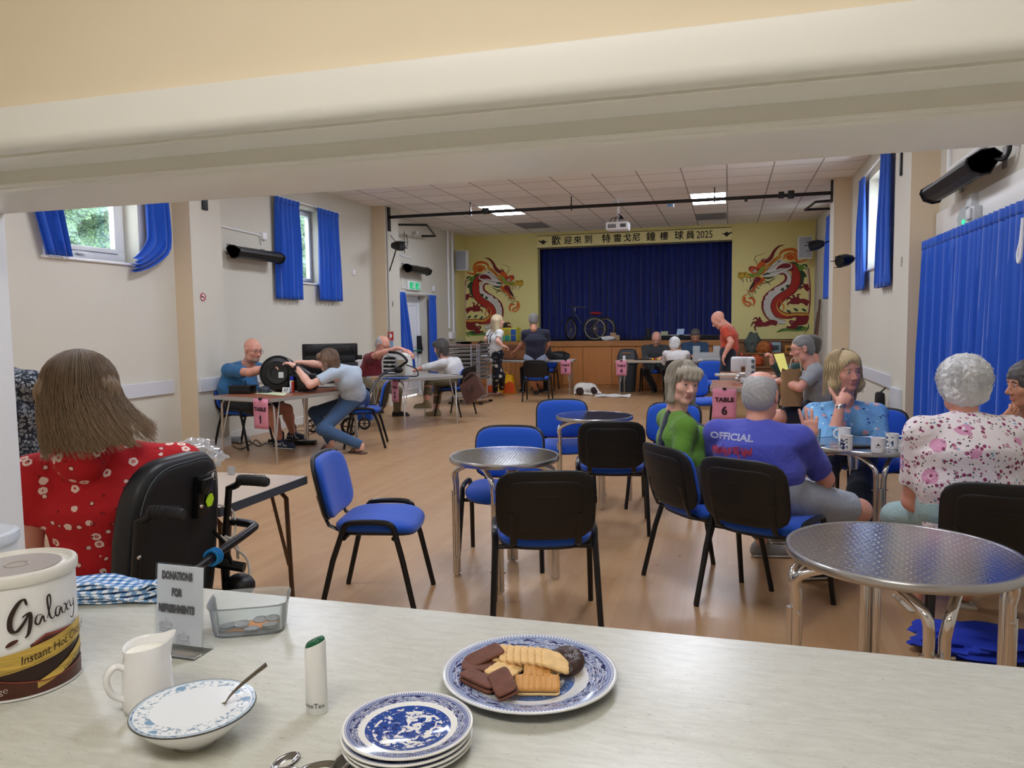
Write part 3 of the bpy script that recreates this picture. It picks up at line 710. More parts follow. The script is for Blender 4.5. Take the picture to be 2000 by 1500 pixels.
 for L in([(460,770),(440,745)],[(470,740),(520,730)],[(440,770),(485,778)],[(400,800),(435,830)],[(390,820),(430,858)],[(360,840),(380,880)],[(320,845),(350,890),(405,905)],[(300,840),(330,860)],[(480,710),(560,700)]):stroke('beard','dgreen',L,12,3)
 # flame ball under the jaw
 stroke('fire_ball','flame',[(300,860),(245,890),(235,960),(280,1020),(340,1020)],8,10,mid=30)
 stroke('fire_ball','orange',[(260,900),(270,960),(330,985),(350,1010),(300,1050)],26,4,mid=22);stroke('fire_ball','orange',[(310,920),(370,920),(400,970),(375,1045)],12,4,mid=34)
 return root
YM=YW-.002
def fr(u,v,w):
 p=A(1420+u/7.5,460+v/7.5,YM);return(min(p.x,XR-.009),YM-w,p.z)
mural('dragon_mural','red and gold dragon painted right of the stage, facing left',False,fr)
XC=(bx(1049)+bx(1430))/2
def fl_(u,v,w):
 p=A(1420+u/7.5,460+v/7.5,YM);x=bx(905)+0.0-(p.x-bx(1583))*1.0
 if x<XL+.009:return(XL+.008+w,YM-(XL+.009-x),p.z-.03)
 return(x,YM-w,p.z-.03)
mural('dragon_mural','red and gold dragon painted left of the stage, facing right',True,fl_)
# ================================================================ fittings
def heater(x,y0,y1,z,d,lb):
 """black tubular infra red heater on brackets; d = direction into the room"""
 t=thing('wall_heater',lb,'heater',(x,(y0+y1)/2,z))
 b=MB();pr=[(0,-.10),(.05,-.115),(.12,-.10),(.165,-.05),(.165,-.02),(.10,.035),(.03,.05),(-.03,.02)]
 pr=[(u*math.cos(.3)-v*math.sin(.3),u*math.sin(.3)*.4+v)for u,v in pr]
 b.prism(pr,lambda u,v,w:(x+d*(.1+u),w,z+v),y0,y1);b.build('hood',BLACK,t,ang=30)
 for yy in(y0,y1-.012):b=MB();b.prism([(u*1.12,v*1.15)for u,v in pr],lambda u,v,w:(x+d*(.095+u),w,z+v),yy,yy+.012);b.build('end_cap',BLACK,t,ang=30)
 b=MB()
 for q in range(9):
  b.tube([(x+d*(.235-.0*q),y0+.05,z-.09+q*.009),(x+d*.235,y1-.05,z-.09+q*.009)],.0025,5)
 b.tube([(x+d*.2,y0+.03,z-.05),(x+d*.2,y1-.03,z-.05)],.018,10);b.build('grille',mat('heater_grille','3a3634',.35,.7),t)
 b=MB()
 for yy in(y0+.12,y1-.16):b.bb(x,x+d*.12,yy,yy+.04,z+.0,z+.03);b.bb(x,x+d*.01,yy-.02,yy+.06,z-.06,z+.09)
 b.build('bracket',mat('heater_bracket','8f8c88',.5,.4),t);return t
heater(XL,8.7,9.75,2.55,1,'black tubular heater on the left wall between the pier and the small window')
heater(XL,14.35,15.4,2.72,1,'black tubular heater over the garden door')
heater(XR,5.95,7.25,2.60,-1,'large black tubular heater on the near right wall above the exit light')
def tubes(name,lb,cat,lines,r,m_):
 b=MB()
 for L in lines:b.tube(L,r,8)
 return tag(b.build(name,m_),lb,cat)
tubes('cable_trunking','thin white trunking feeding the heater left of the small window','trunking',[[(XL+.012,8.4,2.86),(XL+.012,9.55,2.83),(XL+.012,9.58,2.7)]],.014,UPVC)
tubes('cable_trunking','white trunking around the large heater on the right wall','trunking',[[(XR-.015,7.45,3.4),(XR-.015,7.45,2.78),(XR-.015,5.9,2.80)],[(XR-.015,5.75,3.5),(XR-.015,5.75,2.75),(XR-.015,5.85,2.65)]],.02,UPVC)
tubes('power_cable','black cable looping from the large heater up the right wall','cable',[spline([(XR-.05,5.83,3.5),(XR-.05,5.83,2.75),(XR-.06,5.87,2.58),(XR-.1,5.95,2.58)])],.014,BLACK)
tubes('cable_trunking','white trunking above the door heater','trunking',[[(XL+.012,13.9,2.98),(XL+.012,14.95,2.93)],[(XL+.012,14.45,2.5),(XL+.012,14.42,2.3),(XL+.012,14.9,2.3)]],.012,UPVC)
tubes('conduit','pair of white pipes in the left corner by the mural','pipe',[[(XL+.03,17.35,1.3),(XL+.03,17.35,ZC)],[(XL+.03,17.05,1.45),(XL+.03,17.05,ZC)]],.028,UPVC)
tubes('conduit','thin pipe running down the edge of the far left pier','pipe',[[(XL+.275,13.2,1.0),(XL+.275,13.2,ZC)]],.012,mat('pipe_grey','a9a6a2',.5))
tubes('conduit','thin grey pipe in the right corner by the mural','pipe',[[(XR-.02,17.9,1.3),(XR-.02,17.9,3.7)]],.014,MATS['pipe_grey'])
def wbox(name,lb,cat,c,d,m_,bev=.006):
 b=MB();b.box(c,d,0,bev);return tag(b.build(name,m_),lb,cat)
wbox('junction_box','small white box above the left heater beside the curtain','box',(XL+.03,9.6,2.82),(.06,.1,.1),UPVC)
wbox('junction_box','white box above the exit light on the near right wall','box',(XR-.04,6.62,2.40),(.08,.13,.10),GREYP)
wbox('junction_box','white switch box on the left corner pipes beside the stage','box',(XL+.05,17.2,1.28),(.09,.3,.16),UPVC)
wbox('wall_switch','small white switch on the left wall right of the small window','switch',(XL+.012,12.35,2.48),(.024,.09,.09),UPVC)
wbox('wall_sensor','tiny white sensor on the wall above the open garden door','sensor',(XL+.03,16.1,2.35),(.05,.09,.12),UPVC)
wbox('wall_socket','black socket at the foot of the left dragon mural','socket',(-5.75,YW-.012,1.3),(.12,.02,.12),BLACK)
wbox('bar_bracket','black strip bracket high on the near left pier','bracket',(XL+.262,8.05,3.1),(.02,.1,.28),BLACK)
wbox('bar_bracket','black strip bracket high on the near right pier','bracket',(XR-.25,8.2,3.05),(.02,.05,.32),BLACK)
# no smoking sign
t=thing('no_smoking_sign','small round red and white no smoking sticker on the left pier','sign',AX(396,580,XL+.253))
c=t.location;b=MB();b.prism([(math.cos(a)*.05,math.sin(a)*.05)for a in[k*PI/12 for k in range(24)]],lambda u,v,w:(c.x+w,c.y+u,c.z+v),0,.002);b.build('disc',UPVC,t)
b=MB();b.tube([(c.x+.003,c.y+math.cos(a)*.044,c.z+math.sin(a)*.044)for a in[k*PI/12 for k in range(24)]],.006,6,closed=True);b.tube([(c.x+.003,c.y-.03,c.z+.03),(c.x+.003,c.y+.03,c.z-.03)],.005,6);b.build('red_ring',mat('sign_red','b01f24',.5),t)
b=MB();b.bb(c.x+.002,c.x+.004,c.y-.03,c.y+.025,c.z-.006,c.z+.006);b.build('cigarette',BLACK,t)
# exit signs
t=thing('exit_sign','green running man exit sign over the garden door','exit sign',(XL,15.0,2.36))
b=MB();b.bb(XL+.0,XL+.06,14.62,15.3,2.27,2.45,.01);b.build('housing',UPVC,t)
b=MB();b.bb(XL+.061,XL+.066,14.7,14.95,2.29,2.43);b.bb(XL+.061,XL+.066,15.0,15.25,2.29,2.43);b.build('green_panel',mat('exit_green','17a566',.5,emit='18b070',emit_s=.35),t)
b=MB()
for cy in(14.82,15.12):
 b.ell((XL+.068,cy+.02,2.405),(.003,.014,.014),8);b.tube([(XL+.068,cy,2.385),(XL+.068,cy+.02,2.345),(XL+.068,cy-.04,2.305)],.008,5);b.tube([(XL+.068,cy+.02,2.345),(XL+.068,cy+.06,2.32)],.008,5);b.bb(XL+.066,XL+.07,cy+.07,cy+.11,2.3,2.42)
b.build('running_figure',UPVC,t)
t=thing('exit_light','grey emergency light unit with a green glow on the near right wall','emergency light',(XR,6.6,2.3));EY,EZ=.23,-.14
b=MB();b.bb(XR-.09,XR-.03,6.45,6.69,2.23,2.345,.012);b.bb(XR-.11,XR-.09,6.47,6.57,2.25,2.33,.006);b.build('housing',GREYP,t)
b=MB();b.prism([(-.02,.06),(.14,.06),(.22,.0),(.2,-.1),(.02,-.09)],lambda u,v,w:(XR-.035-w,6.63+u,2.30+v),0,.06);b.build('lens',mat('lens_grey','c9d2d4',.2,alpha=.75),t)
b=MB();b.ell((XR-.095,6.67,2.25),(.012,.025,.02),10);b.build('indicator',mat('green_glow','20c878',.4,emit='20e080',emit_s=1.2),t)
def mark_s(px,py,x,lb):
 t=thing('wall_numeral',lb,'numeral',AX(px,py,x));c=t.location;s_=-1 if x>0 else 1
 lettering('numeral','8',.14,lambda u,v,w:(c.x+s_*.002,c.y-s_*u,c.z+v),mat('numeral_grey','77736c',.6),t,bold=.0,xs=.8)
mark_s(1761,512,XR-.243,'faint grey figure 8 on the near right pier');mark_s(767,594,XL+.263,'faint grey figure 8 on the far left pier')
# loudspeakers
def speaker(c,lb,face=-1):
 t=thing('loudspeaker',lb,'loudspeaker',c);x,y,z=c
 b=MB();b.box((x,y,z),(.29,.2,.48),0,.015);b.build('cabinet',mat('speaker_white','e8e8e6',.4),t)
 b=MB();b.box((x,y-.105,z),(.255,.02,.44),0,.008);b.build('grille',mat('speaker_grey','9fa3aa',.6,bump=.6,bscale=300),t)
 b=MB();b.box((x,y-.117,z-.18),(.04,.004,.006),0,0);b.build('badge',UPVC,t)
 b=MB();b.bb(x-.02,x+.02,y+.09,y+.2,z-.06,z+.06);b.build('bracket',BLACK,t)
p=A(903,509,17.55);speaker((p.x,17.55,p.z),'pale grey loudspeaker on the left wall beside the left dragon');p=A(1572,484,17.8);speaker((p.x,17.8,p.z),'pale grey loudspeaker at the tail of the right dragon')
# stage lighting bar
t=thing('lighting_bar','long black stage lighting bar slung across the hall under the ceiling','lighting bar',(-2,13.3,3.56))
b=MB();b.tube([(XL+.27,13.3,3.56),(XR-.26,13.3,3.55)],.03,10);b.build('pipe',BLACKM,t)
b=MB()
for x in(-4.55,-2.68,-.25):b.bb(x-.008,x+.008,13.29,13.31,3.5,3.75);b.box((x,13.3,3.56),(.03,.08,.08))
b.build('drop_rod',BLACKM,t)
b=MB();b.bb(XL+.262,XL+.29,13.25,13.35,3.3,3.74);b.bb(XR-.28,XR-.255,13.25,13.35,3.4,3.74);b.build('wall_plate',BLACKM,t)
b=MB();b.box((.95,13.3,3.56),(.10,.10,.12),0,.01);b.box((.8,13.3,3.56),(.09,.09,.1),0,.01);b.box((-4.25,13.27,3.57),(.12,.1,.1),0,.01);b.box((.25,13.3,3.52),(.05,.06,.06));b.build('clamp',BLACK,t)
def spot(c,aim,lb,stem=None):
 t=thing('spotlight',lb,'spotlight',c);c=Vector(c);d=Vector(aim).normalized()
 b=MB();b.tube([c-d*.11,c-d*.02,c+d*.0,c+d*.12],[.055,.085,.09,.09],14);b.build('lamp_body',BLACK,t)
 u=d.orthogonal().normalized();w=d.cross(u);b=MB()
 for k in range(4):
  a=k*PI/2+.4;b.box(c+d*.15+(u*math.cos(a)+w*math.sin(a))*.08,(.07,.07,.008),a)
 b.build('barn_door',BLACK,t)
 if stem:b=MB();b.tube([c,stem],.012,8);b.build('bracket',BLACKM,t)
p=A(1652,508,11.9);spot(p,(-.8,-.6,-.2),'black spotlight beside the right-hand window curtain',(XR-.01,12.1,p.z+.05))
p=A(1596,478,14.6);spot(p,(-.9,-.3,-.2),'black spotlight beyond the far right pier',(XR-.01,14.8,p.z+.1))
p=A(776,480,13.15);spot(p,(.9,-.2,-.1),'small black spotlight on the far left pier',(XL+.26,13.3,p.z-.45))
tubes('wall_frame','black tubular hinged frame high on the left wall behind the lighting bar','frame',[[(XL+.02,13.8,3.5),(XL+.75,14.0,3.48),(XL+.30,15.6,3.46)],[(XL+.30,15.6,3.46),(XL+.02,15.5,3.46)]],.022,BLACKM)
tubes('wall_frame','black rectangular tube frame beyond the far right pier','frame',[[(XR-.02,13.75,3.5),(XR-.45,13.85,3.5),(XR-.55,14.6,3.48),(XR-.02,14.6,3.48)]],.022,BLACKM)
tubes('hanging_cord','thin cord and loop hanging on the left wall above the door heater','cord',[[(XL+.05,14.5,3.45),(XL+.05,14.5,3.0)],spline([(XL+.05,14.6,3.4),(XL+.1,14.55,3.2),(XL+.2,14.1,3.05),(XL+.3,13.6,3.1),(XL+.3,13.3,3.22)])],.007,BLACK)
p=AX(814,455,XL+.1);b=MB();b.ell(p,(.05,.05,.05),12);b.tube([p,(XL,p.y,p.z-.05)],.02,8);tag(b.build('security_camera',GREYP),'small grey dome camera high on the left wall','camera')
# projector
t=thing('projector','white ceiling projector hung in front of the stage banner','projector',(-1.96,14,3.28));b=MB();b.bb(-2.16,-1.76,13.85,14.2,3.2,3.34,.015);b.build('body',UPVC,t)
b=MB();b.tube([(-1.96,14.02,3.34),(-1.96,14.02,ZC)],.02);b.build('pole',UPVC,t);b=MB();b.box((-1.96,14.02,ZC-.01),(.2,.2,.02));b.build('ceiling_plate',UPVC,t)
b=MB()
for q in range(5):b.bb(-2.12+q*.03,-2.10+q*.03,13.842,13.85,3.23,3.3)
b.bb(-1.9,-1.8,13.842,13.85,3.24,3.3);b.build('vents',mat('vent_dark','55565a',.5),t)
b=MB()
for q in range(3):b.tube(spline([(-2.1+q*.08,13.95,3.34),(-2.05+q*.07,13.95,3.42+q*.02),(-1.9+q*.02,13.98,3.40),(-1.96,14.0,3.5)]),.007,6)
b.build('cable',BLACK,t)
t=thing('ceiling_sensor','small white sensor on the ceiling right of the projector','sensor',(-1.05,14.6,ZC));b=MB();b.bb(-1.13,-1.0,14.5,14.62,ZC-.10,ZC,.01);b.build('housing',UPVC,t);b=MB();b.bb(-1.12,-1.01,14.49,14.5,ZC-.1,ZC-.05);b.build('lens',mat('sensor_blue','6b88a8',.3),t)
# fire notices
t=thing('fire_notice','red and white fire notice on the far left pier behind the maroon man','sign',AX(763,660,XL+.262));c=t.location
b=MB();b.bb(c.x,c.x+.004,c.y-.12,c.y+.12,c.z-.05,c.z+.12);b.build('red_panel',mat('notice_red','b32a26',.5),t);b=MB();b.bb(c.x,c.x+.004,c.y-.1,c.y+.1,c.z-.2,c.z-.05);b.build('blue_panel',mat('notice_blue','7fa0cc',.5),t);b=MB();b.ell((c.x+.005,c.y,c.z+.04),(.003,.05,.04),10);b.build('flame_mark',UPVC,t)
p=F(1997,648,1.47)if False else AX(1996,652,XR-.05)
t=thing('fire_notice','red fire notice at the right edge of the frame beside the tall curtain','sign',p);c=t.location
b=MB();b.bb(c.x-.01,c.x,c.y-.1,c.y+.035,c.z-.07,c.z+.08);b.build('panel',MATS['notice_red'],t);b=MB();b.bb(c.x-.013,c.x-.01,c.y-.03,c.y+.02,c.z-.02,c.z+.03);b.build('white_symbol',UPVC,t)
p=AX(1993,495,XR-.22);b=MB();b.tube(spline([p+Vector((0,-.02,.2)),p+Vector((0,.0,.08)),p+Vector((0,.04,.0)),p+Vector((0,.02,-.05)),p+Vector((0,-.01,0)),p+Vector((0,-.02,.2))]),.01,8);tag(b.build('tie_rope',UPVC),'white curtain tie cord at the right edge of the tall curtain','cord')
# ================================================================ chairs
BLUE=m_cloth('chair_blue_fabric','0650c0',.85,.25,'0546ad',500,.25)
FOLDW=m_wood('table_wood','a5694a','87503a',(1,9,9),False,.3)
def make_chair(label):
 t=thing('stacking_chair',label,'chair')
 b=MB();b.pad(.47,.44,.055,lambda u,v,w:(u,v+.01,.455+w-.025*max(0,v/.22)**3+.012*(u/.23)**2),crown=.012);b.build('seat',BLUE,t,ang=60)
 b=MB();b.pad(.455,.425,.022,lambda u,v,w:(u,v+.01,.424+w+.012*(u/.23)**2-.012*max(0,v/.22)**3),crown=0);b.build('seat_shell',BLACK,t)
 def bk(off):
  def f(u,v,w):
   z=.655+v;y=-.225-(z-.50)*.22-.035*(1-(u/.24)**2)*1.0+off+w;return(u,y,z)
  return f
 b=MB();b.pad(.45,.325,.045,bk(0.028),crown=.008,p=4.5);b.build('backrest',BLUE,t,ang=60)
 b=MB();b.pad(.475,.35,.026,lambda u,v,w:bk(0)(u,v,-w),crown=.004,p=4.5)
 b.pad(.36,.245,.008,lambda u,v,w:bk(-.017)(u,v,-w),crown=.002,p=7)
 b.tube([bk(-.022)(-.06,.05,0),bk(-.023)(0,.05,0),bk(-.022)(.06,.05,0)],.003,6);b.build('back_shell',BLACK,t,ang=50)
 for s in(-1,1):
  b=MB();b.tube([(s*.155,-.06,.425),(s*.155,-.17,.432),(s*.155,-.235,.46),(s*.155,-.262,.52),(s*.155,-.29,.62)],.017,8,flat=.45,ax=(0,0,1));b.build('back_strut',BLACKM,t)
  b=MB();b.tube([(s*.245,-.135,.455),(s*.25,-.19,.30),(s*.262,-.262,.015),(s*.262,-.264,0)],[.0155,.0155,.0145,.0145],8);b.build('leg',BLACKM,t)
  b=MB();b.tube([(s*.245,.135,.455),(s*.25,.175,.30),(s*.262,.238,.015),(s*.262,.24,0)],[.0155,.0155,.0145,.0145],8);b.build('leg',BLACKM,t)
  b=MB();b.tube(spline([(s*.245,-.137,.45),(s*.247,-.118,.487),(s*.248,-.06,.50),(s*.248,.06,.50),(s*.247,.118,.487),(s*.245,.137,.45)],4),.0155,8);b.build('side_rail',BLACKM,t)
 b=MB()
 for y in(-.13,.13):b.tube([(-.245,y,.415),(.245,y,.415)],.012,8)
 b.build('cross_bar',BLACKM,t)
 return t
CH=make_chair('chair');CHN=[0]
def chair(seat,back,label,yaw=None,group='blue and black stacking chairs'):
 S=seat if isinstance(seat,Vector)else F(seat[0],seat[1],.46)
 if yaw is None:
  Bk=F(back[0],back[1],.80);d=S-Bk;yaw=math.atan2(-d.x,d.y)
 loc=(S.x,S.y,0)
 if CHN[0]==0:CH.location=loc;CH.rotation_euler=(0,0,yaw);CH['label']=label;CH['group']=group;o=CH
 else:o=dup(CH,loc,yaw,label,group)
 CHN[0]+=1;return o
def D(a):return math.radians(a)
# yaw 0 faces the stage; positive turns to the left
chair((742,1012),None,'lone blue chair in the foreground turned right by the near folding table',D(-78))
chair((985,955),None,'blue chair facing us behind the near patterned round table',D(188))
chair((1062,1035),None,'nearest black-backed chair in front of the patterned round table',D(16))
chair((1100,868),None,'blue chair facing us behind the far small round table',D(194))
chair((1195,908),None,'black-backed chair drawn up to the far small round table',D(8))
chair((1300,880),None,'blue chair half hidden behind the woman in green',D(170))
chair((1382,985),None,'chair the woman in the green top sits on',D(-52))
chair((1498,1015),None,'black-backed chair the man in the purple T-shirt sits on',D(-28))
B_=F(1968,950,.81);chair(Vector((B_.x+.05,B_.y+.27,0)),None,'black-backed chair at the right edge under the curly white-haired woman',D(-12))
chair((1700,900),None,'chair hidden behind the round table under the blonde woman',D(165))
chair(Vector((1.45,5.35,0)),None,'chair at the far right under the person resting chin on hand',D(110))
chair(Vector((-5.93,8.3,0)),None,'dark blue chair of the man in the blue shirt behind table 1',D(-92))
chair((712,800),None,'blue-backed chair of the woman in the pale blue blouse at table 1',D(112))
chair(Vector((-6.02,11.75,0)),None,'dark blue chair behind the man in the maroon T-shirt',D(-80))
chair((888,758),None,'chair with a brown handbag hung on it at table 2',D(80))
chair((1050,738),None,'black-backed empty chair in front of table 3',D(4))
chair((1330,740),None,'black-backed chair of the white-haired woman at table 4',D(-8))
chair((1390,746),None,'blue-backed chair between table 4 and table 6 seen past the green top',D(185))
chair((1366,782),None,'blue chair seat beside the TABLE 6 notice',D(205))
chair(Vector((-1.62,17.02,0)),None,'chair under the man in dark grey at table 4',D(180))
chair(Vector((-.66,17.02,0)),None,'chair under the man in dark blue at table 4',D(180))
chair(Vector((-4.07,17.02,0)),None,'chair under the person in black behind table 3',D(180))
chair(Vector((.92,9.8,0)),None,'chair under the person in dark teal',D(82))
chair(Vector((.95,8.55,0)),None,'chair under the grey T-shirted person at table 6',D(82))
# ================================================================ round cafe tables
def m_swirl():
 t=NT('swirl_aluminium');c=t.n('TexCoord');mp=t.n('Mapping');t.l(c.outputs['Object'],mp.inputs[0]);s=t.n('SeparateXYZ');t.l(mp.outputs[0],s.inputs[0])
 p=.036
 row=t.math('FLOOR',t.math('DIVIDE',s.outputs[1],p*.5));off=t.math('MULTIPLY',t.math('MODULO',row,2.0),.5)
 fx_=t.math('SUBTRACT',t.math('FRACT',t.math('ADD',t.math('DIVIDE',s.outputs[0],p),off)),.5);fy=t.math('SUBTRACT',t.math('FRACT',t.math('DIVIDE',s.outputs[1],p*.5)),.5)
 # crescents: distance from a shifted centre
 r=t.math('SQRT',t.math('ADD',t.math('POWER',t.math('MULTIPLY',fx_,1.0),2.0),t.math('POWER',t.math('MULTIPLY',t.math('ADD',fy,.42),.62),2.0)))
 h=t.math('SMOOTH_MIN',t.math('ABSOLUTE',t.math('SUBTRACT',r,.34)),.12,.04)
 t.bump(h,.16,.008);q=t.ramp(h,[(0.0,'dfe1e4'),(.12,'b4b7bc')]);t.col(q)
 t.l(t.math('MULTIPLY_ADD',h,.6,.10),t.b.inputs['Roughness']);t.b.inputs['Metallic'].default_value=1;return t.m
SWIRL=m_swirl()
def make_round(r=.325,h=.735):
 t=thing('round_table','x','table')
 b=MB();b.lathe([(r-.012,h-.001),(r-.0125,h),(0,h)][::-1],n=64);b.lathe([(0,h-.004),(r-.012,h-.004)],n=64);b.build('tabletop',SWIRL,t,ang=30)
 b=MB();b.lathe([(r-.016,h-.028),(r-.002,h-.028),(r,h-.022),(r,h-.004),(r-.004,h+.002),(r-.012,h+.0015),(r-.014,h-.003)],n=64);b.lathe([(0,h-.02),(r-.01,h-.02)],n=64);b.build('rim',STEEL,t)
 # four doubled legs: tubes arch over to the next leg under the top
 R=r-.03
 for k in range(4):
  a=k*PI/2;ca,sa=math.cos(a),math.sin(a);b=MB()
  for s in(-1,1):
   tx,ty=-sa*s*.019,ca*s*.019
   foot=Vector((ca*R+tx,sa*R+ty,.012));mid=Vector((ca*R+tx,sa*R+ty,h-.17))
   a2=a+s*PI/4;e=Vector((math.cos(a2)*R*.66,math.sin(a2)*R*.66,h-.035))
   b.tube([foot]+spline([mid,mid+Vector((tx*.6,ty*.6,.07)),(mid+e)/2+Vector((0,0,.052)),e],5),.0155,10)
  b.tube([(ca*(R+.016),sa*(R+.016),.012),(ca*(R+.016),sa*(R+.016),h-.22)],.013,10)
  b.lathe([(.022,0),(.022,.014),(.012,.02)],(ca*R,sa*R,0),12)
  for z in(.12,h-.23):b.tube([(ca*R-sa*.045,sa*R+ca*.045,z),(ca*R+sa*.045,sa*R-ca*.045,z)],.005,6)
  b.build('leg',CHROME,t,ang=50)
 return t
RT=make_round()
c=F(985,889,.735);RT.location=(c.x,c.y,0);RT.rotation_euler=(0,0,D(-82));RT['label']='near small round metal table with diamond swirl top, chairs either side';RT['group']='round metal cafe tables'
c=F(1161,811,.735);TAB2=dup(RT,(c.x,c.y,0),D(-70),'farther small round metal table before the black-backed chair','round metal cafe tables')
TABG=dup(RT,(.84,5.18,0),D(-85),'round metal table with mugs on it between the seated group','round metal cafe tables');TABG.scale=(1.06,1.06,.985)
c=F(1760,1067,.735);TABR=dup(RT,(c.x,c.y,0),D(-84),'empty round metal table nearest us in the right foreground','round metal cafe tables');TABR.scale=(1.14,1.14,.985)
# ================================================================ folding tables
def fold_table(name,label,P0,P1,P2,h=.74,top=FOLDW,edge=None,feet=True,group='rectangular folding tables',legm=None):
 """P0,P1,P2: three corners (world xy); P0-P1 is the short end, P1-P2 the long side"""
 edge=edge or mat('aluminium_edge','b9bab8',.35,.8);legm=legm or mat('table_leg_steel','c4c3c0',.3,.9)
 P0,P1,P2=[Vector((p[0],p[1],0))for p in(P0,P1,P2)];u=P0-P1;v=P2-P1;v=v-u*(v.dot(u)/u.length_squared)
 c=P1+u/2+v/2;U,V_=u.normalized(),v.normalized();lu,lv=u.length/2,v.length/2
 t=thing(name,label,'table',(c.x,c.y,0),0,group)
 def at(a,b_,z):return c+U*a+V_*b_+Vector((0,0,z))
 b=MB();poly=[(-lu+.004,-lv+.004),(lu-.004,-lv+.004),(lu-.004,lv-.004),(-lu+.004,lv-.004)]
 b.prism(poly,lambda p,q,w:at(p,q,w),h-.02,h+.0005);b.build('tabletop',top,t,smooth=False)
 b=MB()
 for(a0,a1,b0,b1)in((-lu,lu,-lv,-lv+.012),(-lu,lu,lv-.012,lv),(-lu,-lu+.012,-lv+.012,lv-.012),(lu-.012,lu,-lv+.012,lv-.012)):
  b.prism([(a0,b0),(a1,b0),(a1,b1),(a0,b1)],lambda p,q,w:at(p,q,w),h-.04,h)
 b.build('edge_frame',edge,t,smooth=False)
 for sv in(-1,1):
  for su in(-1,1):
   y0=sv*(lv-.09);b=MB()
   b.tube([at(su*(lu-.05),y0,0),at(su*(lu-.07),y0,h-.1),at(su*(lu-.12),y0,h-.05),at(0,y0,h-.05)],.0125,8)
   b.tube([at(su*(lu-.075),y0-sv*.05,.12),at(su*(lu-.10),y0-sv*.03,h-.05)],.009,8)if not feet else None
   b.tube([at(su*(lu-.06),y0-sv*.012,.3),at(su*(lu-.09),y0-sv*.1,h-.05)],.009,8)
   b.build('leg',legm,t)
 t['lu']=lu
 return t,at,c,U,V_,lu,lv
T1=fold_table('folding_table','wood-topped folding table hung with the TABLE 1 notice, vacuum cleaner on it',F(412,773,.74),F(531,779,.74),(-4.72,8.72))
T2=fold_table('folding_table','folding table with the TABLE 2 notice under the white fan heater',F(716,735,.74),F(782,741,.74),(-4.6,11.5),h=.74,top=mat('grey_laminate','8f8c88',.4))
T3=fold_table('folding_table','white folding table with the TABLE 3 notice in front of the stage',(-3.2,15.95),(-3.25,16.6),(-5.25,16.6),top=mat('white_laminate','d9d8d6',.35))
T4=fold_table('folding_table','pale folding table with the TABLE 4 notice by the stage',(-2.28,15.78),(-2.24,16.35),(-.45,16.3),top=mat('beech_laminate','c4a887',.4))
T6=fold_table('folding_table','wood-topped folding table with the TABLE 6 notice and sewing machine',(-.21,9.15),(.52,9.15),(.52,10.4))
T5=fold_table('folding_table','second wooden table beyond table 6 with patterned cloth on it',(-.12,10.9),(.85,10.9),(.85,12.2))
c1,c2,c3=F(462,1003,.745),F(600,928,.745),F(590,907,.745)
TN=fold_table('folding_table','bare pale folding table beside the wheelchair with bronze hairpin legs',(c2.x-1.55,c2.y+.0),(c2.x,c2.y),(c2.x,c2.y-.68)if False else(c2.x+.0,c2.y-.7),top=mat('pale_laminate','c9b7a6',.22),edge=mat('dark_grey_edge','3c4046',.5),legm=mat('bronze_leg','6e5846',.3,.8))
# pink notices hung over table edges
PINK=mat('pink_paper','d88ba0',.8)
def notice(label,num,p,w,h,yaw,word=True):
 """p = top centre, hanging; yaw = facing"""
 t=thing('table_notice',label,'notice',p,0,'pink table number notices')
 fwd=Vector((math.sin(yaw),-math.cos(yaw),0));r=Vector((math.cos(yaw),math.sin(yaw),0));p=Vector(p)
 b=MB();b.grid(4,6,lambda a,c:p+r*(a-.5)*w-Vector((0,0,c*h))+fwd*(.012+.012*math.sin(c*2.5)*(a-.3)))
 o=b.build('paper',PINK,t);md=o.modifiers.new('t','SOLIDIFY');md.thickness=.0015
 def pl(dz):return lambda x,y,z:p+r*x+Vector((0,0,y-dz))+fwd*.026
 if word:lettering('word','TABLE',w*.25,pl(h*.35),mat('notice_ink','2a0f1c',.7),t,bold=w*.011,xs=1.12)
 lettering('numeral',num,h*.36,pl(h*.70),MATS['notice_ink']if 'notice_ink' in MATS else mat('notice_ink','2a0f1c',.7),t,bold=w*.016)
 if num=='1':b=MB();q_=h*.36;pf=pl(h*.70);b.add([pf(-.01*q_,.33*q_,0),pf(.04*q_,.33*q_,0),pf(.0,.18*q_,0),pf(-.17*q_,.12*q_,0),pf(-.17*q_,.22*q_,0)],[(0,4,3,2,1)]);b.build('numeral_flag',MATS['notice_ink'],t,smooth=False)
 b=MB();b.bb(-.02,.02,-.006,.012,-.012,.012);b.v=[tuple(p+r*x+fwd*(.02-y)+Vector((0,0,z)))for x,y,z in b.v];b.build('clip',BLACK,t)
def nb(px,py,P,hh,label,num,yaw,w,word=True):notice(label,num,P,w,hh,yaw,word)
q=T1;e=T1[1](-T1[5]+.16,-T1[6]-.002,.735);nvec=-T1[4];notice('pink TABLE 1 notice clipped on the end of the table of the vacuum cleaner','1',e,.235,.33,math.atan2(nvec.x,-nvec.y))
e=T2[1](-T2[5]+.13,-T2[6]-.002,.735);nvec=-T2[4];notice('pink TABLE 2 notice clipped on the end of the fan heater table','2',e,.21,.33,math.atan2(nvec.x,-nvec.y))
notice('pink TABLE 3 notice with a white streak on the table by the stage','3',(-3.36,15.94,.745),.22,.31,0);notice('pink TABLE 4 notice on the corner of the table by the grey bin','4',(-2.14,15.74,.745),.22,.31,0)
e=F(1414,778,.70);notice('large pink TABLE 6 notice in front of the sewing machine','6',(e.x-.0,9.13,.735),.27,.37,.02)
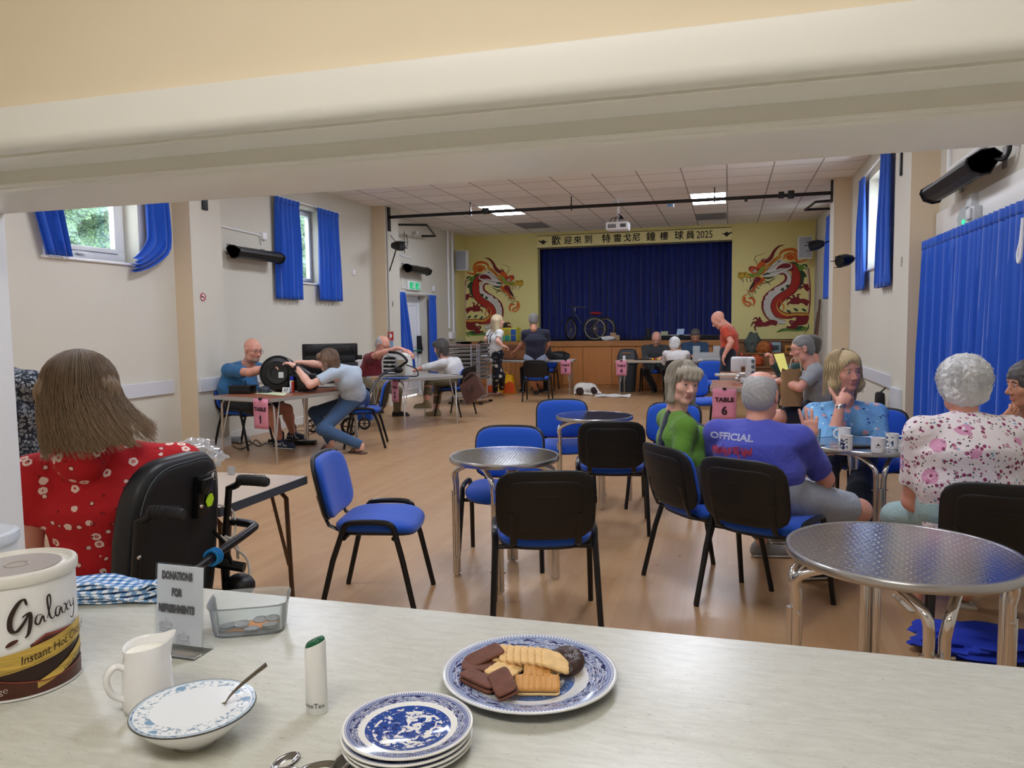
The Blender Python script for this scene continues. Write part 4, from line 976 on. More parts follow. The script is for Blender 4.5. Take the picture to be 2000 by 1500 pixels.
# ================================================================ bicycle on the stage
def bicycle():
 o=A(1150,665,17.9);ox=o.x
 t=thing('tricycle','old blue tricycle with red saddle parked on the stage before the curtain','tricycle',(ox,17.95,1.11))
 z0=1.11;R_=.33
 cr,cf=Vector((ox+.17,17.78,z0+.285)),Vector((ox-.44,17.95,z0+.285));cr2=Vector((ox+.32,18.2,z0+.285))
 def wheel(c,R_,ang,nm='wheel'):
  ca,sa=math.cos(ang),math.sin(ang);b=MB();b.tube([(c.x+R_*math.cos(a)*ca,c.y+R_*math.cos(a)*sa,c.z+R_*math.sin(a))for a in[k*2*PI/40 for k in range(40)]],.02,8,closed=True);w=b.build(nm,BLACK,t)
  b=MB();b.tube([(c.x+(R_-.03)*math.cos(a)*ca,c.y+(R_-.03)*math.cos(a)*sa,c.z+(R_-.03)*math.sin(a))for a in[k*2*PI/40 for k in range(40)]],.011,6,closed=True)
  for k in range(18):a=k*2*PI/18;b.tube([c,(c.x+(R_-.03)*math.cos(a)*ca,c.y+(R_-.03)*math.cos(a)*sa,c.z+(R_-.03)*math.sin(a))],.0022,4)
  b.ell(c,(.03,.03,.03),8);b.build('rim',mat('wheel_rim_cream','a79d86',.4,.5),w)
 wheel(cr,.265,0.1);wheel(cr2,.265,.1);wheel(cf,.255,1.25)
 FR=mat('frame_navy','1c2740',.35,.3);head=Vector((ox-.34,17.95,z0+.70));seat=Vector((ox+.16,17.97,z0+.60));bb_=Vector((ox-.02,17.97,z0+.25))
 b=MB();b.tube(spline([head-Vector((0,0,.05)),(head+bb_)/2+Vector((-.03,0,-.04)),bb_],5),.018,8);b.tube([bb_,seat],.014,8);b.tube([head+Vector((.02,0,-.12)),(seat+bb_)/2],.014,8);b.tube([bb_,Vector((cr.x,17.99,cr.z))],.012,8);b.tube([cr,cr2],.014,8);b.tube([head+Vector((-.02,0,.05)),head-Vector((.02,0,.12)),cf+Vector((0,-.05,0))],.013,8);b.tube([head-Vector((.02,0,.12)),cf+Vector((0,.05,0))],.013,8);b.build('frame',FR,t)
 b=MB();b.tube(spline([head+Vector((-.17,-.16,.16)),head+Vector((-.1,-.08,.12)),head+Vector((0,0,.10)),head+Vector((.12,.08,.10)),head+Vector((.24,.15,.10))],5),.012,8);b.tube([head,head+Vector((0,0,.1))],.012,8);b.build('handlebar',CHROME,t)
 b=MB();b.ell(seat+Vector((.0,0,.05)),(.14,.08,.04),14);b.build('saddle',mat('saddle_red','a02028',.5),t)
 b=MB();b.tube([bb_+Vector((.1*math.cos(a),-.05,.1*math.sin(a)))for a in[k*PI/12 for k in range(24)]],.006,6,closed=True);b.tube([bb_+Vector((0,-.06,0)),bb_+Vector((.1,-.06,-.12))],.01,6);b.bb(bb_.x+.06,bb_.x+.15,bb_.y-.13,bb_.y-.05,bb_.z-.14,bb_.z-.12);b.build('crank',BLACKM,t)
 b=MB();b.tube([(cf.x+.30*math.cos(a)*.73,cf.y+.30*math.cos(a)*.68,cf.z+.3*math.sin(a))for a in[PI*.15+k*PI*.75/14 for k in range(15)]],.022,6,flat=.4);b.build('mudguard',BLACK,t)
bicycle()
# ================================================================ people
def m_skin(name,c,c2):
 t=NT(name);v=t.coord('Object');f=t.noise(v,22,4,.6);f2=t.noise(v,5,2)
 t.col(t.mix(t.math('MULTIPLY',f2,.55),t.mix(t.math('MULTIPLY',f,.6),c,c2),c));t.bump(t.noise(v,260,3),.12,.002)
 t.b.inputs['Subsurface Weight'].default_value=.12;t.b.inputs['Subsurface Radius'].default_value=(.012,.005,.003);t.b.inputs['Subsurface Scale'].default_value=.5
 return t.done(.5)
SKIN={'pale':m_skin('skin_pale','e8b9a4','d99a86'),'pink':m_skin('skin_pink','dfa48e','c98270'),'tan':m_skin('skin_tan','c98f72','a8694e'),'warm':m_skin('skin_warm','d6a288','be8068')}
LIP=mat('lip_colour','c07a70',.45);EYEW=mat('eye_white','c9c2ba',.25);IRIS=mat('iris','3c4c58',.2);PUP=mat('eye_dark','151210',.2)
def m_hair(name,c,c2,st=(60,60,6),rough=.5):
 t=NT(name);v=t.coord('Object',st);f=t.noise(v,1.6,4,.6,.4);f2=t.noise(t.coord('Object'),14,3)
 t.col(t.mix(t.math('MULTIPLY',f2,.35),t.mix(f,c,c2),c));t.bump(f,.7,.006);t.b.inputs['Sheen Weight'].default_value=.15;return t.done(rough)
def m_fab(name,c,bs=260,c2=None):
 t=NT(name);v=t.coord('Object');f=t.noise(v,3,3);t.col(t.mix(t.math('MULTIPLY',f,.4),c,c2 or c))
 w=t.noise(t.coord('Object',(1,1,1)),9,4,.55,.8);h=t.math('ADD',t.math('MULTIPLY',w,1.0),t.math('MULTIPLY',t.noise(v,bs,2),.04));t.bump(h,.55,.03);t.b.inputs['Sheen Weight'].default_value=.15;return t.done(.85)
def hand_prims(wr,d,n,th,curl=.4,spread=.12,s=1.0,tc=.3,fcurl=None):
 """wr wrist, d finger direction, n palm normal, th=+1/-1 thumb side"""
 d=Vector(d).normalized();n=Vector(n);n=(n-d*n.dot(d)).normalized();sd=n.cross(d)*th;wr=Vector(wr);out=[]
 out.append(cap(wr-d*.01*s,wr+d*.03*s,.024*s,.026*s,sd,1.15,k=.015))
 out.append(cap(wr+d*.03*s,wr+d*.075*s,.0165*s,.0145*s,sd,2.35,k=.016))
 L=(.070,.080,.075,.058)
 for i in range(4):
  o=(.031-i*.0205)*s;b0=wr+d*(.082-abs(i-1.2)*.004)*s+sd*o;dirn=(d+sd*(o/s)*spread*22).normalized();p=b0-dirn*.012*s;ang=0;c=(fcurl[i]if fcurl else curl)
  for q,fr_ in enumerate((.44,.31,.25)):
   a=c*(.9,1.15,.9)[q];ang+=a;dd=dirn*math.cos(ang)+n*math.sin(ang);l=L[i]*s*fr_+(.012*s if q==0 else 0)
   r0=(.0098,.0088,.0080)[q]*s;r1=(.0088,.0080,.0066)[q]*s;out.append(cap(p,p+dd*l,r0,r1,k=.004));p=p+dd*l
 p=wr+d*.022*s+sd*.024*s;ang=0;td=(d*.55+sd*.85).normalized()
 for q,l in enumerate((.040,.034,.028)):
  a=tc*(.3,.8,.7)[q];ang+=a;dd=td*math.cos(ang)+(n*.5+d*.5).normalized()*math.sin(ang);out.append(cap(p,p+dd*l*s,(.0145,.0105,.0098)[q]*s,(.0105,.0098,.0078)[q]*s,k=.007));p=p+dd*l*s
 return out
def head_prims(fem=False,full=0.0):
 f=.92 if fem else 1.0;P=[ellp((0,-.015,.035),(.076,.096,.082)),ellp((0,.02,-.03),(.063+full,.068,.085),k=.03),cap((-.033,.02,-.082),(.033,.02,-.082),.032*f+full,k=.03),ellp((0,.064,-.096),(.024,.022*f,.02),k=.022),
 cap((0,.080,.016),(0,.1055,-.028),.007,.0125*f,k=.012),cap((-.04,.068,.03),(.04,.068,.03),.014*f,k=.02)]
 for s in(-1,1):
  P+=[ellp((s*.012,.094,-.034),(.009,.010,.008),k=.006),ellp((s*.037,.056,-.022),(.027+full,.022,.024),k=.02),ellp((s*.031,.096,.007),(.018,.0155,.0095),k=.010,op='-'),cap((s*.018,.0815,.0115),(s*.044,.0762,.0105),.0050,k=.004),cap((s*.020,.0805,-.0015),(s*.042,.0755,-.0012),.0036,k=.004),
 ellp((s*.079,-.010,-.004),(.010,.019,.033),k=.008),ellp((s*.089,-.004,-.002),(.007,.010,.018),k=.004,op='-')]
 P+=[cap((-.017,.0832,-.0580),(.017,.0832,-.0580),.0052,k=.006),cap((-.013,.0825,-.0680),(.013,.0825,-.0680),.0060,k=.006),cap((-.025,.0935,-.0625),(.025,.0935,-.0625),.0024,k=.003,op='-'),
 cap((0,-.02,-.07),(0,-.04,-.17),.054*(.9 if fem else 1.05),.057*(.9 if fem else 1.08),k=.03)]
 return P
def hair_prims(style):
 face=[ellp((0,.125,-.035),(.062,.072,.095),op='-',k=.012)]
 c=[ellp((0,-.018,.042),(.085,.103,.086))]
 if style=='short':return c+[ellp((0,-.05,-.02),(.076,.062,.07),k=.03)]+[ellp((0,.12,-.045),(.085,.085,.105),op='-',k=.012)]+[ellp((s*.09,.02,-.05),(.035,.045,.06),op='-',k=.01)for s in(-1,1)]+[ellp((0,-.06,-.155),(.2,.2,.05),op='-',k=.01)]
 if style=='crop':return[ellp((0,-.018,.038),(.080,.099,.085)),ellp((0,-.05,-.02),(.073,.062,.07),k=.03)]+[ellp((0,.12,-.03),(.085,.085,.105),op='-',k=.012)]+[ellp((s*.09,.025,-.05),(.035,.045,.06),op='-',k=.01)for s in(-1,1)]+[ellp((0,-.06,-.155),(.2,.2,.07),op='-',k=.01)]
 if style=='fringe':return[ellp((0,-.022,.03),(.081,.098,.085)),ellp((0,-.05,-.02),(.074,.06,.065),k=.03)]+[ellp((0,.01,.125),(.066,.092,.062),op='-',k=.02),ellp((0,.11,-.02),(.095,.095,.15),op='-',k=.012),ellp((0,-.06,-.155),(.2,.2,.07),op='-',k=.01)]+[ellp((s*.09,.02,-.06),(.035,.04,.065),op='-',k=.01)for s in(-1,1)]
 if style=='bob':return c+[cap((s*.052,-.005,.02),(s*.064,.012,-.10),.036,.026,k=.03)for s in(-1,1)]+[cap((0,-.06,.0),(0,-.065,-.095),.055,.038,(1,0,0),1.5,k=.03),cap((-.045,.062,.07),(.045,.062,.07),.034,k=.03),cap((-.04,.088,.045),(.04,.088,.045),.012,k=.02)]+[ellp((0,.135,-.055),(.052,.085,.083),op='-',k=.010)]
 if style=='wavy':return[ellp((0,-.015,.048),(.092,.108,.088))]+[cap((s*.062,-.0,.03),(s*.080,.015,-.08),.037,.034,k=.03)for s in(-1,1)]+[cap((s*.080,.01,-.08),(s*.094,-.0,-.125),.030,.015,k=.03)for s in(-1,1)]+[cap((0,-.06,.0),(0,-.07,-.10),.058,.04,(1,0,0),1.7,k=.03),]+[ellp((0.008,.145,.0),(.064,.096,.104),op='-',k=.012)]
 if style=='long':return[ellp((0,-.02,.045),(.090,.106,.088))]+[cap((s*.055,-.02,.0),(s*.085,-.04,-.19),.044,.03,k=.04)for s in(-1,1)]+[cap((0,-.055,.02),(0,-.085,-.22),.062,.04,(1,0,0),1.9,k=.04)]+face
 if style=='swept':return[ellp((0,-.02,.042),(.088,.104,.088)),cap((-.045,-.02,.0),(-.075,-.035,-.13),.034,.018,k=.04),cap((.045,-.02,.0),(.085,-.045,-.08),.036,.034,k=.04),cap((.075,-.05,-.07),(.135,-.07,-.13),.038,.014,k=.04),cap((0,-.055,.02),(0.01,-.075,-.125),.06,.035,(1,0,0),1.7,k=.04)]+face
 if style=='curly':return[ellp((0,-.022,.035),(.104,.118,.102)),ellp((0,-.055,-.035),(.088,.068,.062),k=.03)]+[ellp((0,.14,-.03),(.064,.08,.11),op='-',k=.012)]
 if style=='frizz':return[ellp((0,-.022,.04),(.100,.114,.098)),ellp((0,-.06,-.04),(.09,.065,.075),k=.03)]+[ellp((0,.14,-.03),(.066,.08,.10),op='-',k=.012)]
 return[]
def hair_noise(style):
 if style=='curly':return lambda X,Y,Z:.0055*np.sin(95*X+2*np.sin(60*Z))*np.sin(90*Y+1.5)*np.sin(95*Z+2*np.sin(70*X))
 if style=='frizz':return lambda X,Y,Z:.005*np.sin(80*X+2*np.sin(60*Z))*np.sin(85*Y)*np.sin(75*Z+1)
 if style=='wavy':return lambda X,Y,Z:.005*np.sin(110*np.arctan2(X,Y+.2)+3*np.sin(35*Z))+.003*np.sin(60*Z+20*X)
 if style in('bob','long','swept'):return lambda X,Y,Z:.0022*np.sin(26*np.arctan2(X,Y+.03)+2*np.sin(18*Z))+.001*np.sin(57*np.arctan2(X,Y+.03))
 if style in('short','fringe','crop'):return lambda X,Y,Z:.0015*np.sin(140*X+3*np.sin(60*Z))*np.sin(120*Y+90*Z)
 return None
def strand_lines(style,n,rng):
 out=[]
 for _ in range(n):
  a=rng.uniform(-PI,PI)
  if style in('curly','frizz'):
   u=rng.uniform(-.85,1);a=rng.uniform(0,2*PI);q=math.sqrt(1-u*u)if abs(u)<1 else 0
   nrm=Vector((q*math.cos(a),q*math.sin(a),u));p=Vector((nrm.x*.101,nrm.y*.114-.025,nrm.z*.098*(1.25 if u<0 else 1)+.03))
   if p.y>.045 and p.z<.075 and abs(p.x)<.08:continue
   t1=nrm.orthogonal().normalized();t2=nrm.cross(t1);dr=t1*math.cos(a*7)+t2*math.sin(a*7);sd=nrm.cross(dr);R_=rng.uniform(.006,.011)if style=='curly' else rng.uniform(.004,.008)
   ph=rng.uniform(0,6);out.append(([p+dr*(k*.0032)+nrm*(R_*math.cos(ph+k*.75))+sd*(R_*math.sin(ph+k*.75))for k in range(11)],.0014));continue
  # combed hair: from the parting over the crown and down
  fr_=math.cos(a) # 1 = front
  zend={'bob':-.115,'wavy':-.13,'long':-.25,'swept':-.14}[style]+rng.uniform(-.03,.02)
  if fr_>.55:
   if style in('long','wavy','swept'):continue
   zend=.022+rng.uniform(-.006,.008)
  elif fr_>.15 and style!='bob':zend*=.9
  pts=[];rx,ry,rz={'bob':(.090,.108,.090),'wavy':(.099,.115,.094),'long':(.095,.112,.093),'swept':(.097,.115,.095)}[style];off=rng.uniform(-.003,.005);wv=rng.uniform(0,6)
  for k in range(7):
   th=.12+(PI/2-.12)*k/6;pts.append(Vector((math.sin(a)*math.sin(th)*(rx+off),math.cos(a)*math.sin(th)*(ry+off)-.018,.044+math.cos(th)*(rz+off))))
  p=pts[-1];m_=7;out_=.18 if style!='bob' else-.02
  for k in range(1,m_+1):
   t=k/m_;w=(.006 if style=='wavy' else .0025)*math.sin(wv+t*7);z=p.z+(zend-p.z)*t
   if fr_>.55:pts.append(Vector((p.x*1.0,p.y-.006*t,z)))
   elif style=='swept':pts.append(Vector((p.x*(1+.05*t)+(.055*t*t*(1+p.x*7))+w*2,p.y-.035*t*(1 if p.y<0 else .3)+w,z+max(0,p.x)*.35*t)))
   else:pts.append(Vector((p.x*(1+out_*t-(.30*t*t if style=='bob' else .1*t*t))+w,p.y*(1+out_*t*.6-(.22*t*t if style=='bob' else 0))+w-(.03*t if style=='long' else 0),z)))
  out.append((pts,.0012))
 return out
def thin(b,pts,r,n=4):
 k=len(pts);b.tube(pts,[r*(1-.65*q/(k-1))for q in range(k)],n,caps=False)
NP=[0]
def person(label,head,look,pitch,neck,hip,yaw,s=1.0,arms=(None,None),legs=(None,None),hair='short',hm=None,top=None,sleeve='short',bottom=None,leg='long',skin='pale',shoes=None,socks=None,
 fem=False,bulk=0.0,belly=0.0,h=.010,hh=.006,strands=0,glasses=False,roll=0,seated=True,full=0.0,slv=None,shw=.185,extra=None,smile=False,bust=.0,hm_noise=True,cut_back=0.0,collar=.22,shoe_kind='shoe',hem=.10):
 NP[0]+=1;rng=random.Random(NP[0]*13)
 a=D(yaw);fw=Vector((-math.sin(a),math.cos(a),0));rv=Vector((math.cos(a),math.sin(a),0))
 hip,neck,head=Vector(hip),Vector(neck),Vector(head)
 if seated:hip.z=.47+.115*s+belly*.4;hem=.05 if hem==.10 else hem
 foot=[l for l in legs if l];base=Vector((hip.x,hip.y,0))
 t=thing('person',label,'person',base);sk=SKIN[skin]if isinstance(skin,str)else skin
 up=(neck-hip).normalized();fwd=(fw-up*fw.dot(up)).normalized()
 SP=lambda q:hip+(neck-hip)*q-fwd*(.022*s*math.sin(max(0,min(1,q))*PI))
 sh=[SP(.90)+rv*(x*shw*s)+up*-.005 for x in(1,-1)]
 hj=[hip+rv*(x*.09*s)-up*.02 for x in(1,-1)]
 def torso(i):
  w=1.42
  P=[cap(SP(-hem if not i else 0),SP(.3),(.108+i)*s+belly*.4,(.112+i)*s+belly*.9,rv,w+bulk,k=.05),cap(SP(.3),SP(.68),(.112+i)*s+belly*.6,(.118+i+bulk*.1)*s,rv,w+bulk*.8,k=.05),cap(SP(.68),SP(.90),(.116+i+bulk*.1)*s,(.062+i)*s,rv,w+.1+bulk*.5,k=.05),
 cap(sh[0],sh[1],(.056+i+bulk*.05)*s,k=.04),cap(sh[0],SP(1.0)+rv*.04*s,(.05+i)*s,(.045+i)*s,k=.04),cap(sh[1],SP(1.0)-rv*.04*s,(.05+i)*s,(.045+i)*s,k=.04)]
  if belly:P.append(ellp(SP(.28)+fwd*.06*s,(.13*s+belly+i,.12*s+belly+i,.15*s+i),k=.06))
  if bust:
   for x in(-1,1):P.append(ellp(SP(.62)+fwd*(.085*s+bust*.5)+rv*(x*.075*s),(.062*s+bust+i,.055*s+bust+i,.06*s+bust+i),k=.04))
  return P
 hd_up=Euler((D(pitch),D(roll),D(look)),'XYZ').to_matrix()@Vector((0,0,1));nb_=head-hd_up*.10*s
 # --- the body, one continuous skin surface
 B=torso(-.022)+[cap(SP(.93),nb_,.056*s,.052*s,k=.04)]
 hands=[]
 for i,A_ in enumerate(arms):
  if not A_:continue
  el,wr=Vector(A_[0]),Vector(A_[1]);k_=1+bulk*.8
  B+=[cap(sh[i],el,.047*s*k_,.038*s*k_,k=.035),cap(el,el+(wr-el)*.35,.039*s*k_,.039*s*k_,k=.02),cap(el+(wr-el)*.35,wr,.039*s*k_,.026*s,k=.02)]
  if len(A_)>2 and A_[2]is not None:
   kw=dict(A_[3])if len(A_)>3 else{};n_=kw.pop('n',(0,0,-1));th=kw.pop('th',-1 if i==0 else 1);hands.append(hand_prims(wr,A_[2],n_,th,s=s,**kw))
 an=[]
 for i,L in enumerate(legs):
  if not L:continue
  kn,ak=Vector(L[0]),Vector(L[1]);k_=1+bulk*.5
  B+=[cap(hj[i],kn,.080*s*k_,.056*s*k_,k=.04),cap(kn,kn+(ak-kn)*.35,.054*s*k_,.056*s*k_,k=.03),cap(kn+(ak-kn)*.3,ak,.054*s*k_,.034*s,k=.02)]
  ta=D(L[2]);td=Vector((-math.sin(ta),math.cos(ta),L[3]if len(L)>3 else-.12)).normalized();an.append((i,ak,td))
  B+=[cap(ak-Vector((0,0,.03*s)),ak+td*.12*s-Vector((0,0,.045*s)),.034*s,.026*s,k=.02)]
 body=MB();sdf_into(body,B,h);
 for H_ in hands:sdf_into(body,H_,.0042 if h<.0105 else .006)
 R_=Euler((D(pitch),D(roll),D(look)),'XYZ').to_matrix().to_4x4();X_=Matrix.Translation(head)@R_@Matrix.Scale(s,4)
 hs=MB();n0=len(body.f);P,Q=solidify(head_prims(fem,full),hh)
 cen=P[Q].mean(1);lip=(cen[:,1]>.084)&(np.abs(cen[:,0])<.0215)&(cen[:,2]<-.0535)&(cen[:,2]>-.0735)&(hh<.0052)
 Rm=np.array(X_.to_3x3());Pw=(Rm@P.T).T+np.array(head);nv=len(body.v);body.v+=[tuple(p)for p in Pw.tolist()];body.f+=[tuple(q)for q in(Q+nv).tolist()];body.mi+=[1 if x else 0 for x in lip]
 body.build('body',[sk,LIP],t,ang=180)
 def loc(p):return X_@Vector(p)
 # eyes
 for x in(-1,1):
  b=MB();b.M=X_;b.ell((x*.0305,.0745,.0065),(.0120,.0115,.0105),16);e=b.build('eye',EYEW,t)
  b=MB();b.M=X_;gz=.0006;b.ell((x*.0305,.0827,.0058),(.0066,.0042,.0064),12);b.build('iris',IRIS if s>0 else PUP,e)
  b=MB();b.M=X_;b.tube([(x*.046,.080,.024),(x*.032,.088,.031),(x*.016,.088,.027)],[.002,.0034,.003],5);b.build('eyebrow',hm or PUP,t)
 if hair and hair!='none':
  b=MB();P,Q=solidify(hair_prims(hair),hh if hair!='curly' else min(hh,.005),hair_noise(hair));Pw=(Rm@P.T).T+np.array(head);b.v=[tuple(p)for p in Pw.tolist()];b.f=[tuple(q)for q in Q.tolist()];b.mi=[0]*len(Q)
  if strands:
   for pts,r in strand_lines(hair,strands,rng):thin(b,[X_@p for p in pts],r*s)
  b.build('hair',hm,t,ang=180)
 if glasses:
  b=MB();b.M=X_
  for x in(-1,1):
   b.tube([(x*.031+.022*math.cos(q),.1,.005+.015*math.sin(q))for q in[k*PI/8 for k in range(16)]],.0016,5,closed=True);b.tube([(x*.053,.1,.01),(x*.082,.0,.008),(x*.084,-.015,-.004)],.0018,5)
  b.tube([(-.009,.101,.008),(.009,.101,.008)],.0016,5);b.build('glasses',mat('glasses_frame','3a2420',.3,.3),t)
 # --- clothes
 if top:
  T_=torso(0.0)
  for i,A_ in enumerate(arms):
   el=Vector(A_[0])if A_ else sh[i]-up*.25*s;wr=Vector(A_[1])if A_ else None;r0=(.060+bulk*.05)*s
   f_=slv if slv is not None else .62
   if sleeve=='short':T_.append(cap(sh[i],sh[i]+(el-sh[i])*f_,r0,r0*.98,k=.03,flat=True))
   elif sleeve in('long','threeq'):
    T_.append(cap(sh[i],el,r0,.050*s,k=.03))
    if wr is not None:T_.append(cap(el,el+(wr-el)*(.97 if sleeve=='long' else .45),.050*s,.038*s if sleeve=='long' else .048*s,k=.02,flat=True))
  T_.append(cap(SP(.95),SP(.95)+(nb_-SP(.95))*collar,.066*s*(1.15 if collar>.3 else 1),.060*s*(1.2 if collar>.3 else 1),k=.02,flat=True))
  if collar>.3:T_.append(cap(loc((0,-.04,-.17)),loc((0,-.036,-.13)),.068*s,.062*s,k=.03,flat=True))
  b=MB();nz=None
  if h<.0105:
   ph=rng.uniform(0,6);nz=lambda X,Y,Z:.0028*np.sin(38*Z+9*X+6*np.sin(7*Y+ph))*np.sin(11*X-8*Y+ph)
  sdf_into(b,T_,h,nz);b.build('top',top,t,ang=180)
 if bottom:
  T_=[cap(hj[0]+up*.05,hj[1]+up*.05,.112*s+belly*.2,k=.04),cap(SP(0),SP(.12),.10*s+belly*.3,.094*s+belly*.3,rv,1.4+bulk,k=.04)]
  for i,L in enumerate(legs):
   if not L:continue
   kn,ak=Vector(L[0]),Vector(L[1]);k_=1+bulk*.5
   if leg=='shorts':T_.append(cap(hj[i],hj[i]+(kn-hj[i])*.86,.096*s*k_,.080*s*k_,k=.03,flat=True))
   else:
    T_+=[cap(hj[i],kn,.094*s*k_,.066*s*k_,k=.04),cap(kn,kn+(ak-kn)*(1.0 if leg=='long' else .72),.066*s*k_,.05*s*k_,k=.03,flat=True)]
  b=MB();sdf_into(b,T_,h);b.build('trousers' if leg!='shorts' else 'shorts',bottom,t,ang=180)
 for(i,ak,td)in an:
  sdv=td.cross(Vector((0,0,1))).normalized();tdh=Vector((td.x,td.y,td.z if abs(td.z)>.3 else 0)).normalized()
  if socks:b=MB();sdf_into(b,[cap(ak+Vector((0,0,.06*s)),ak-Vector((0,0,.02*s)),.042*s,k=.01)],.008);b.build('sock',socks,t)
  if shoes and shoe_kind=='shoe':
   T_=[cap(ak-tdh*.03*s-Vector((0,0,.035*s)),ak+tdh*.14*s-Vector((0,0,.05*s)),.040*s,.030*s,k=.02),cap(ak-tdh*.05*s-Vector((0,0,.063*s)),ak+tdh*.16*s-Vector((0,0,.066*s)),.024*s,.022*s,sdv,1.7,k=.02),cap(ak,ak-Vector((0,0,.03*s)),.043*s,k=.02)]
   b=MB();sdf_into(b,T_,.007);so=b.build('shoe',shoes,t,ang=180)
   b=MB();sdf_into(b,[cap(ak-tdh*.05*s-Vector((0,0,.08*s)),ak+tdh*.165*s-Vector((0,0,.08*s)),.011*s,.011*s,sdv,4.0,k=.01)],.006);b.build('sole',mat('shoe_sole_white','d6d6d4',.6)if shoe_kind=='shoe' else shoes,so,ang=180)
  elif shoes:
   b=MB();sdf_into(b,[cap(ak-tdh*.05*s-Vector((0,0,.078*s)),ak+tdh*.165*s-Vector((0,0,.078*s)),.010*s,.010*s,sdv,4.4,k=.01)],.006);so=b.build('sandal',shoes,t,ang=180)
   b=MB()
   for q in(.07,.11):c_=ak+tdh*q*s-Vector((0,0,.055*s));b.tube([c_+sdv*(.045*s*math.cos(w))+Vector((0,0,.034*s*math.sin(w)-.014*s))for w in[k*PI/8 for k in range(9)]],.011*s,6,flat=.5)
   b.build('strap',shoes,so)
 return t,X_,dict(sh=sh,SP=SP,up=up,fwd=fwd,rv=rv,s=s)
def J(px,py,y):return A(px,py,y)
def FT(px,py,z=.09):return F(px,py,0)+Vector((0,0,z))
# ---------------------------------------------------------------- printed fabrics
def m_print(name,base,layers,bump_=True,base2=None):
 """layers: (scale, inner, outer, colour, seed, chance)"""
 t=NT(name);v0=t.coord('Object');col=None
 n2=t.noise(v0,4,3);col=t.mix(t.math('MULTIPLY',n2,.4),base,base2 or base)
 for(sc,r0,r1,c,seed,ch)in layers:
  v=t.coord('Object',(sc,sc,sc),(seed,seed*.7,seed*1.3),(seed,seed,0));vo=t.n('TexVoronoi',i={'Vector':v,'Scale':1.0,'Randomness':.85})
  nz=t.math('MULTIPLY_ADD',t.noise(v,5,2),.16,-.08);d=t.math('ADD',vo.outputs['Distance'],nz)
  m1=t.math('LESS_THAN',d,r1);m0=t.math('GREATER_THAN',d,r0);sp=t.n('SeparateXYZ');t.l(vo.outputs['Color'],sp.inputs[0]);m2=t.math('LESS_THAN',sp.outputs[0],ch)
  col=t.mix(t.math('MULTIPLY',t.math('MULTIPLY',m0,m1),m2),col,c)
 t.col(col);t.bump(t.noise(v0,9,4,.55,.8),.5,.03);return t.done(.85)
def m_check(name,a,b_,sc=140):
 t=NT(name);v=t.coord('Object',(sc,sc,sc));c=t.n('TexChecker',i={'Vector':v,'Scale':1.0});c.inputs[1].default_value=lin(a);c.inputs[2].default_value=lin(b_)
 t.col(c.outputs[0]);t.bump(t.noise(t.coord('Object'),9,4,.55,.8),.5,.03);return t.done(.85)
RED=m_print('red_floral','c0141f',[(23,.14,.34,'f0d8d0',1.0,.55),(23,0,.07,'e8c9b0',1.0,.5),(30,0,.22,'ecc9c4',3.3,.30),(36,.0,.17,'7a1018',5.2,.35),(30,.24,.31,'7a1018',3.3,.3)],base2='a80f1a')
DKP=m_print('dark_ring_print','1d2330',[(44,.20,.42,'9aa0a6',2,.95),(44,0,.10,'b8b8b4',2,.8),(52,.14,.40,'69717c',4,.8)])
BLU=m_print('blue_blossom_print','79b2e2',[(15,0,.30,'e2a8a8',1.3,.42),(24,0,.20,'223a78',3.1,.42),(19,0,.2,'bfe0f2',6.1,.4),(34,0,.16,'2f4a5a',8.0,.35)],base2='6aa2d6')
PNK=m_print('pink_patchwork_print','e9e0e0',[(9,.10,.34,'d79ab8',.4,.35),(34,0,.30,'8e3560',1.7,.5),(30,.12,.26,'b26a86',4.2,.6),(24,0,.18,'8fb4c8',6.3,.3),(60,0,.28,'4d5a50',2.9,.45)])
DUN=m_print('black_white_leaf_print','191b26',[(9,0,.34,'cfcabd',1.1,.45),(16,.1,.3,'9a97a8',3.4,.4),(13,0,.22,'2c2f4a',5,.6)])
CHK=m_check('pale_blue_check','a9bccf','c4d2de')
HB={k:m_hair('hair_'+k,a,b_)for k,(a,b_)in dict(brown=('3a2c22','7d6650'),white=('e6e6e4','b9b9b8'),grey=('8b8a86','5c5b59'),ash=('b7ad98','7e7666'),blonde=('d6c195','9c8459'),dkgrey=('55504c','332f2c'),midbrown=('5a4536','8a6c54'),stubble=('8f7f74','a8968a'),silver=('b9b8b6','8a8886'),palegold=('dcc9a4','b7a27c')).items()}
def fab(n,c,c2=None):return m_fab('fabric_'+n,c,260,c2)
DENIM,BLK,NAVYF,KHAKI,OLIVE,GREYS=fab('denim','3d5d83','2f4a6e'),fab('black','17171a','0f0f12'),fab('navy','1c2338','161b2c'),fab('khaki','8a8068','767057'),fab('olive','6a6048','575038'),fab('grey_shorts','a3abb5','8d95a0')
DKSHOE,BROWNS=mat('shoe_dark','1a1a1d',.6),mat('sandal_brown','5e463c',.7)
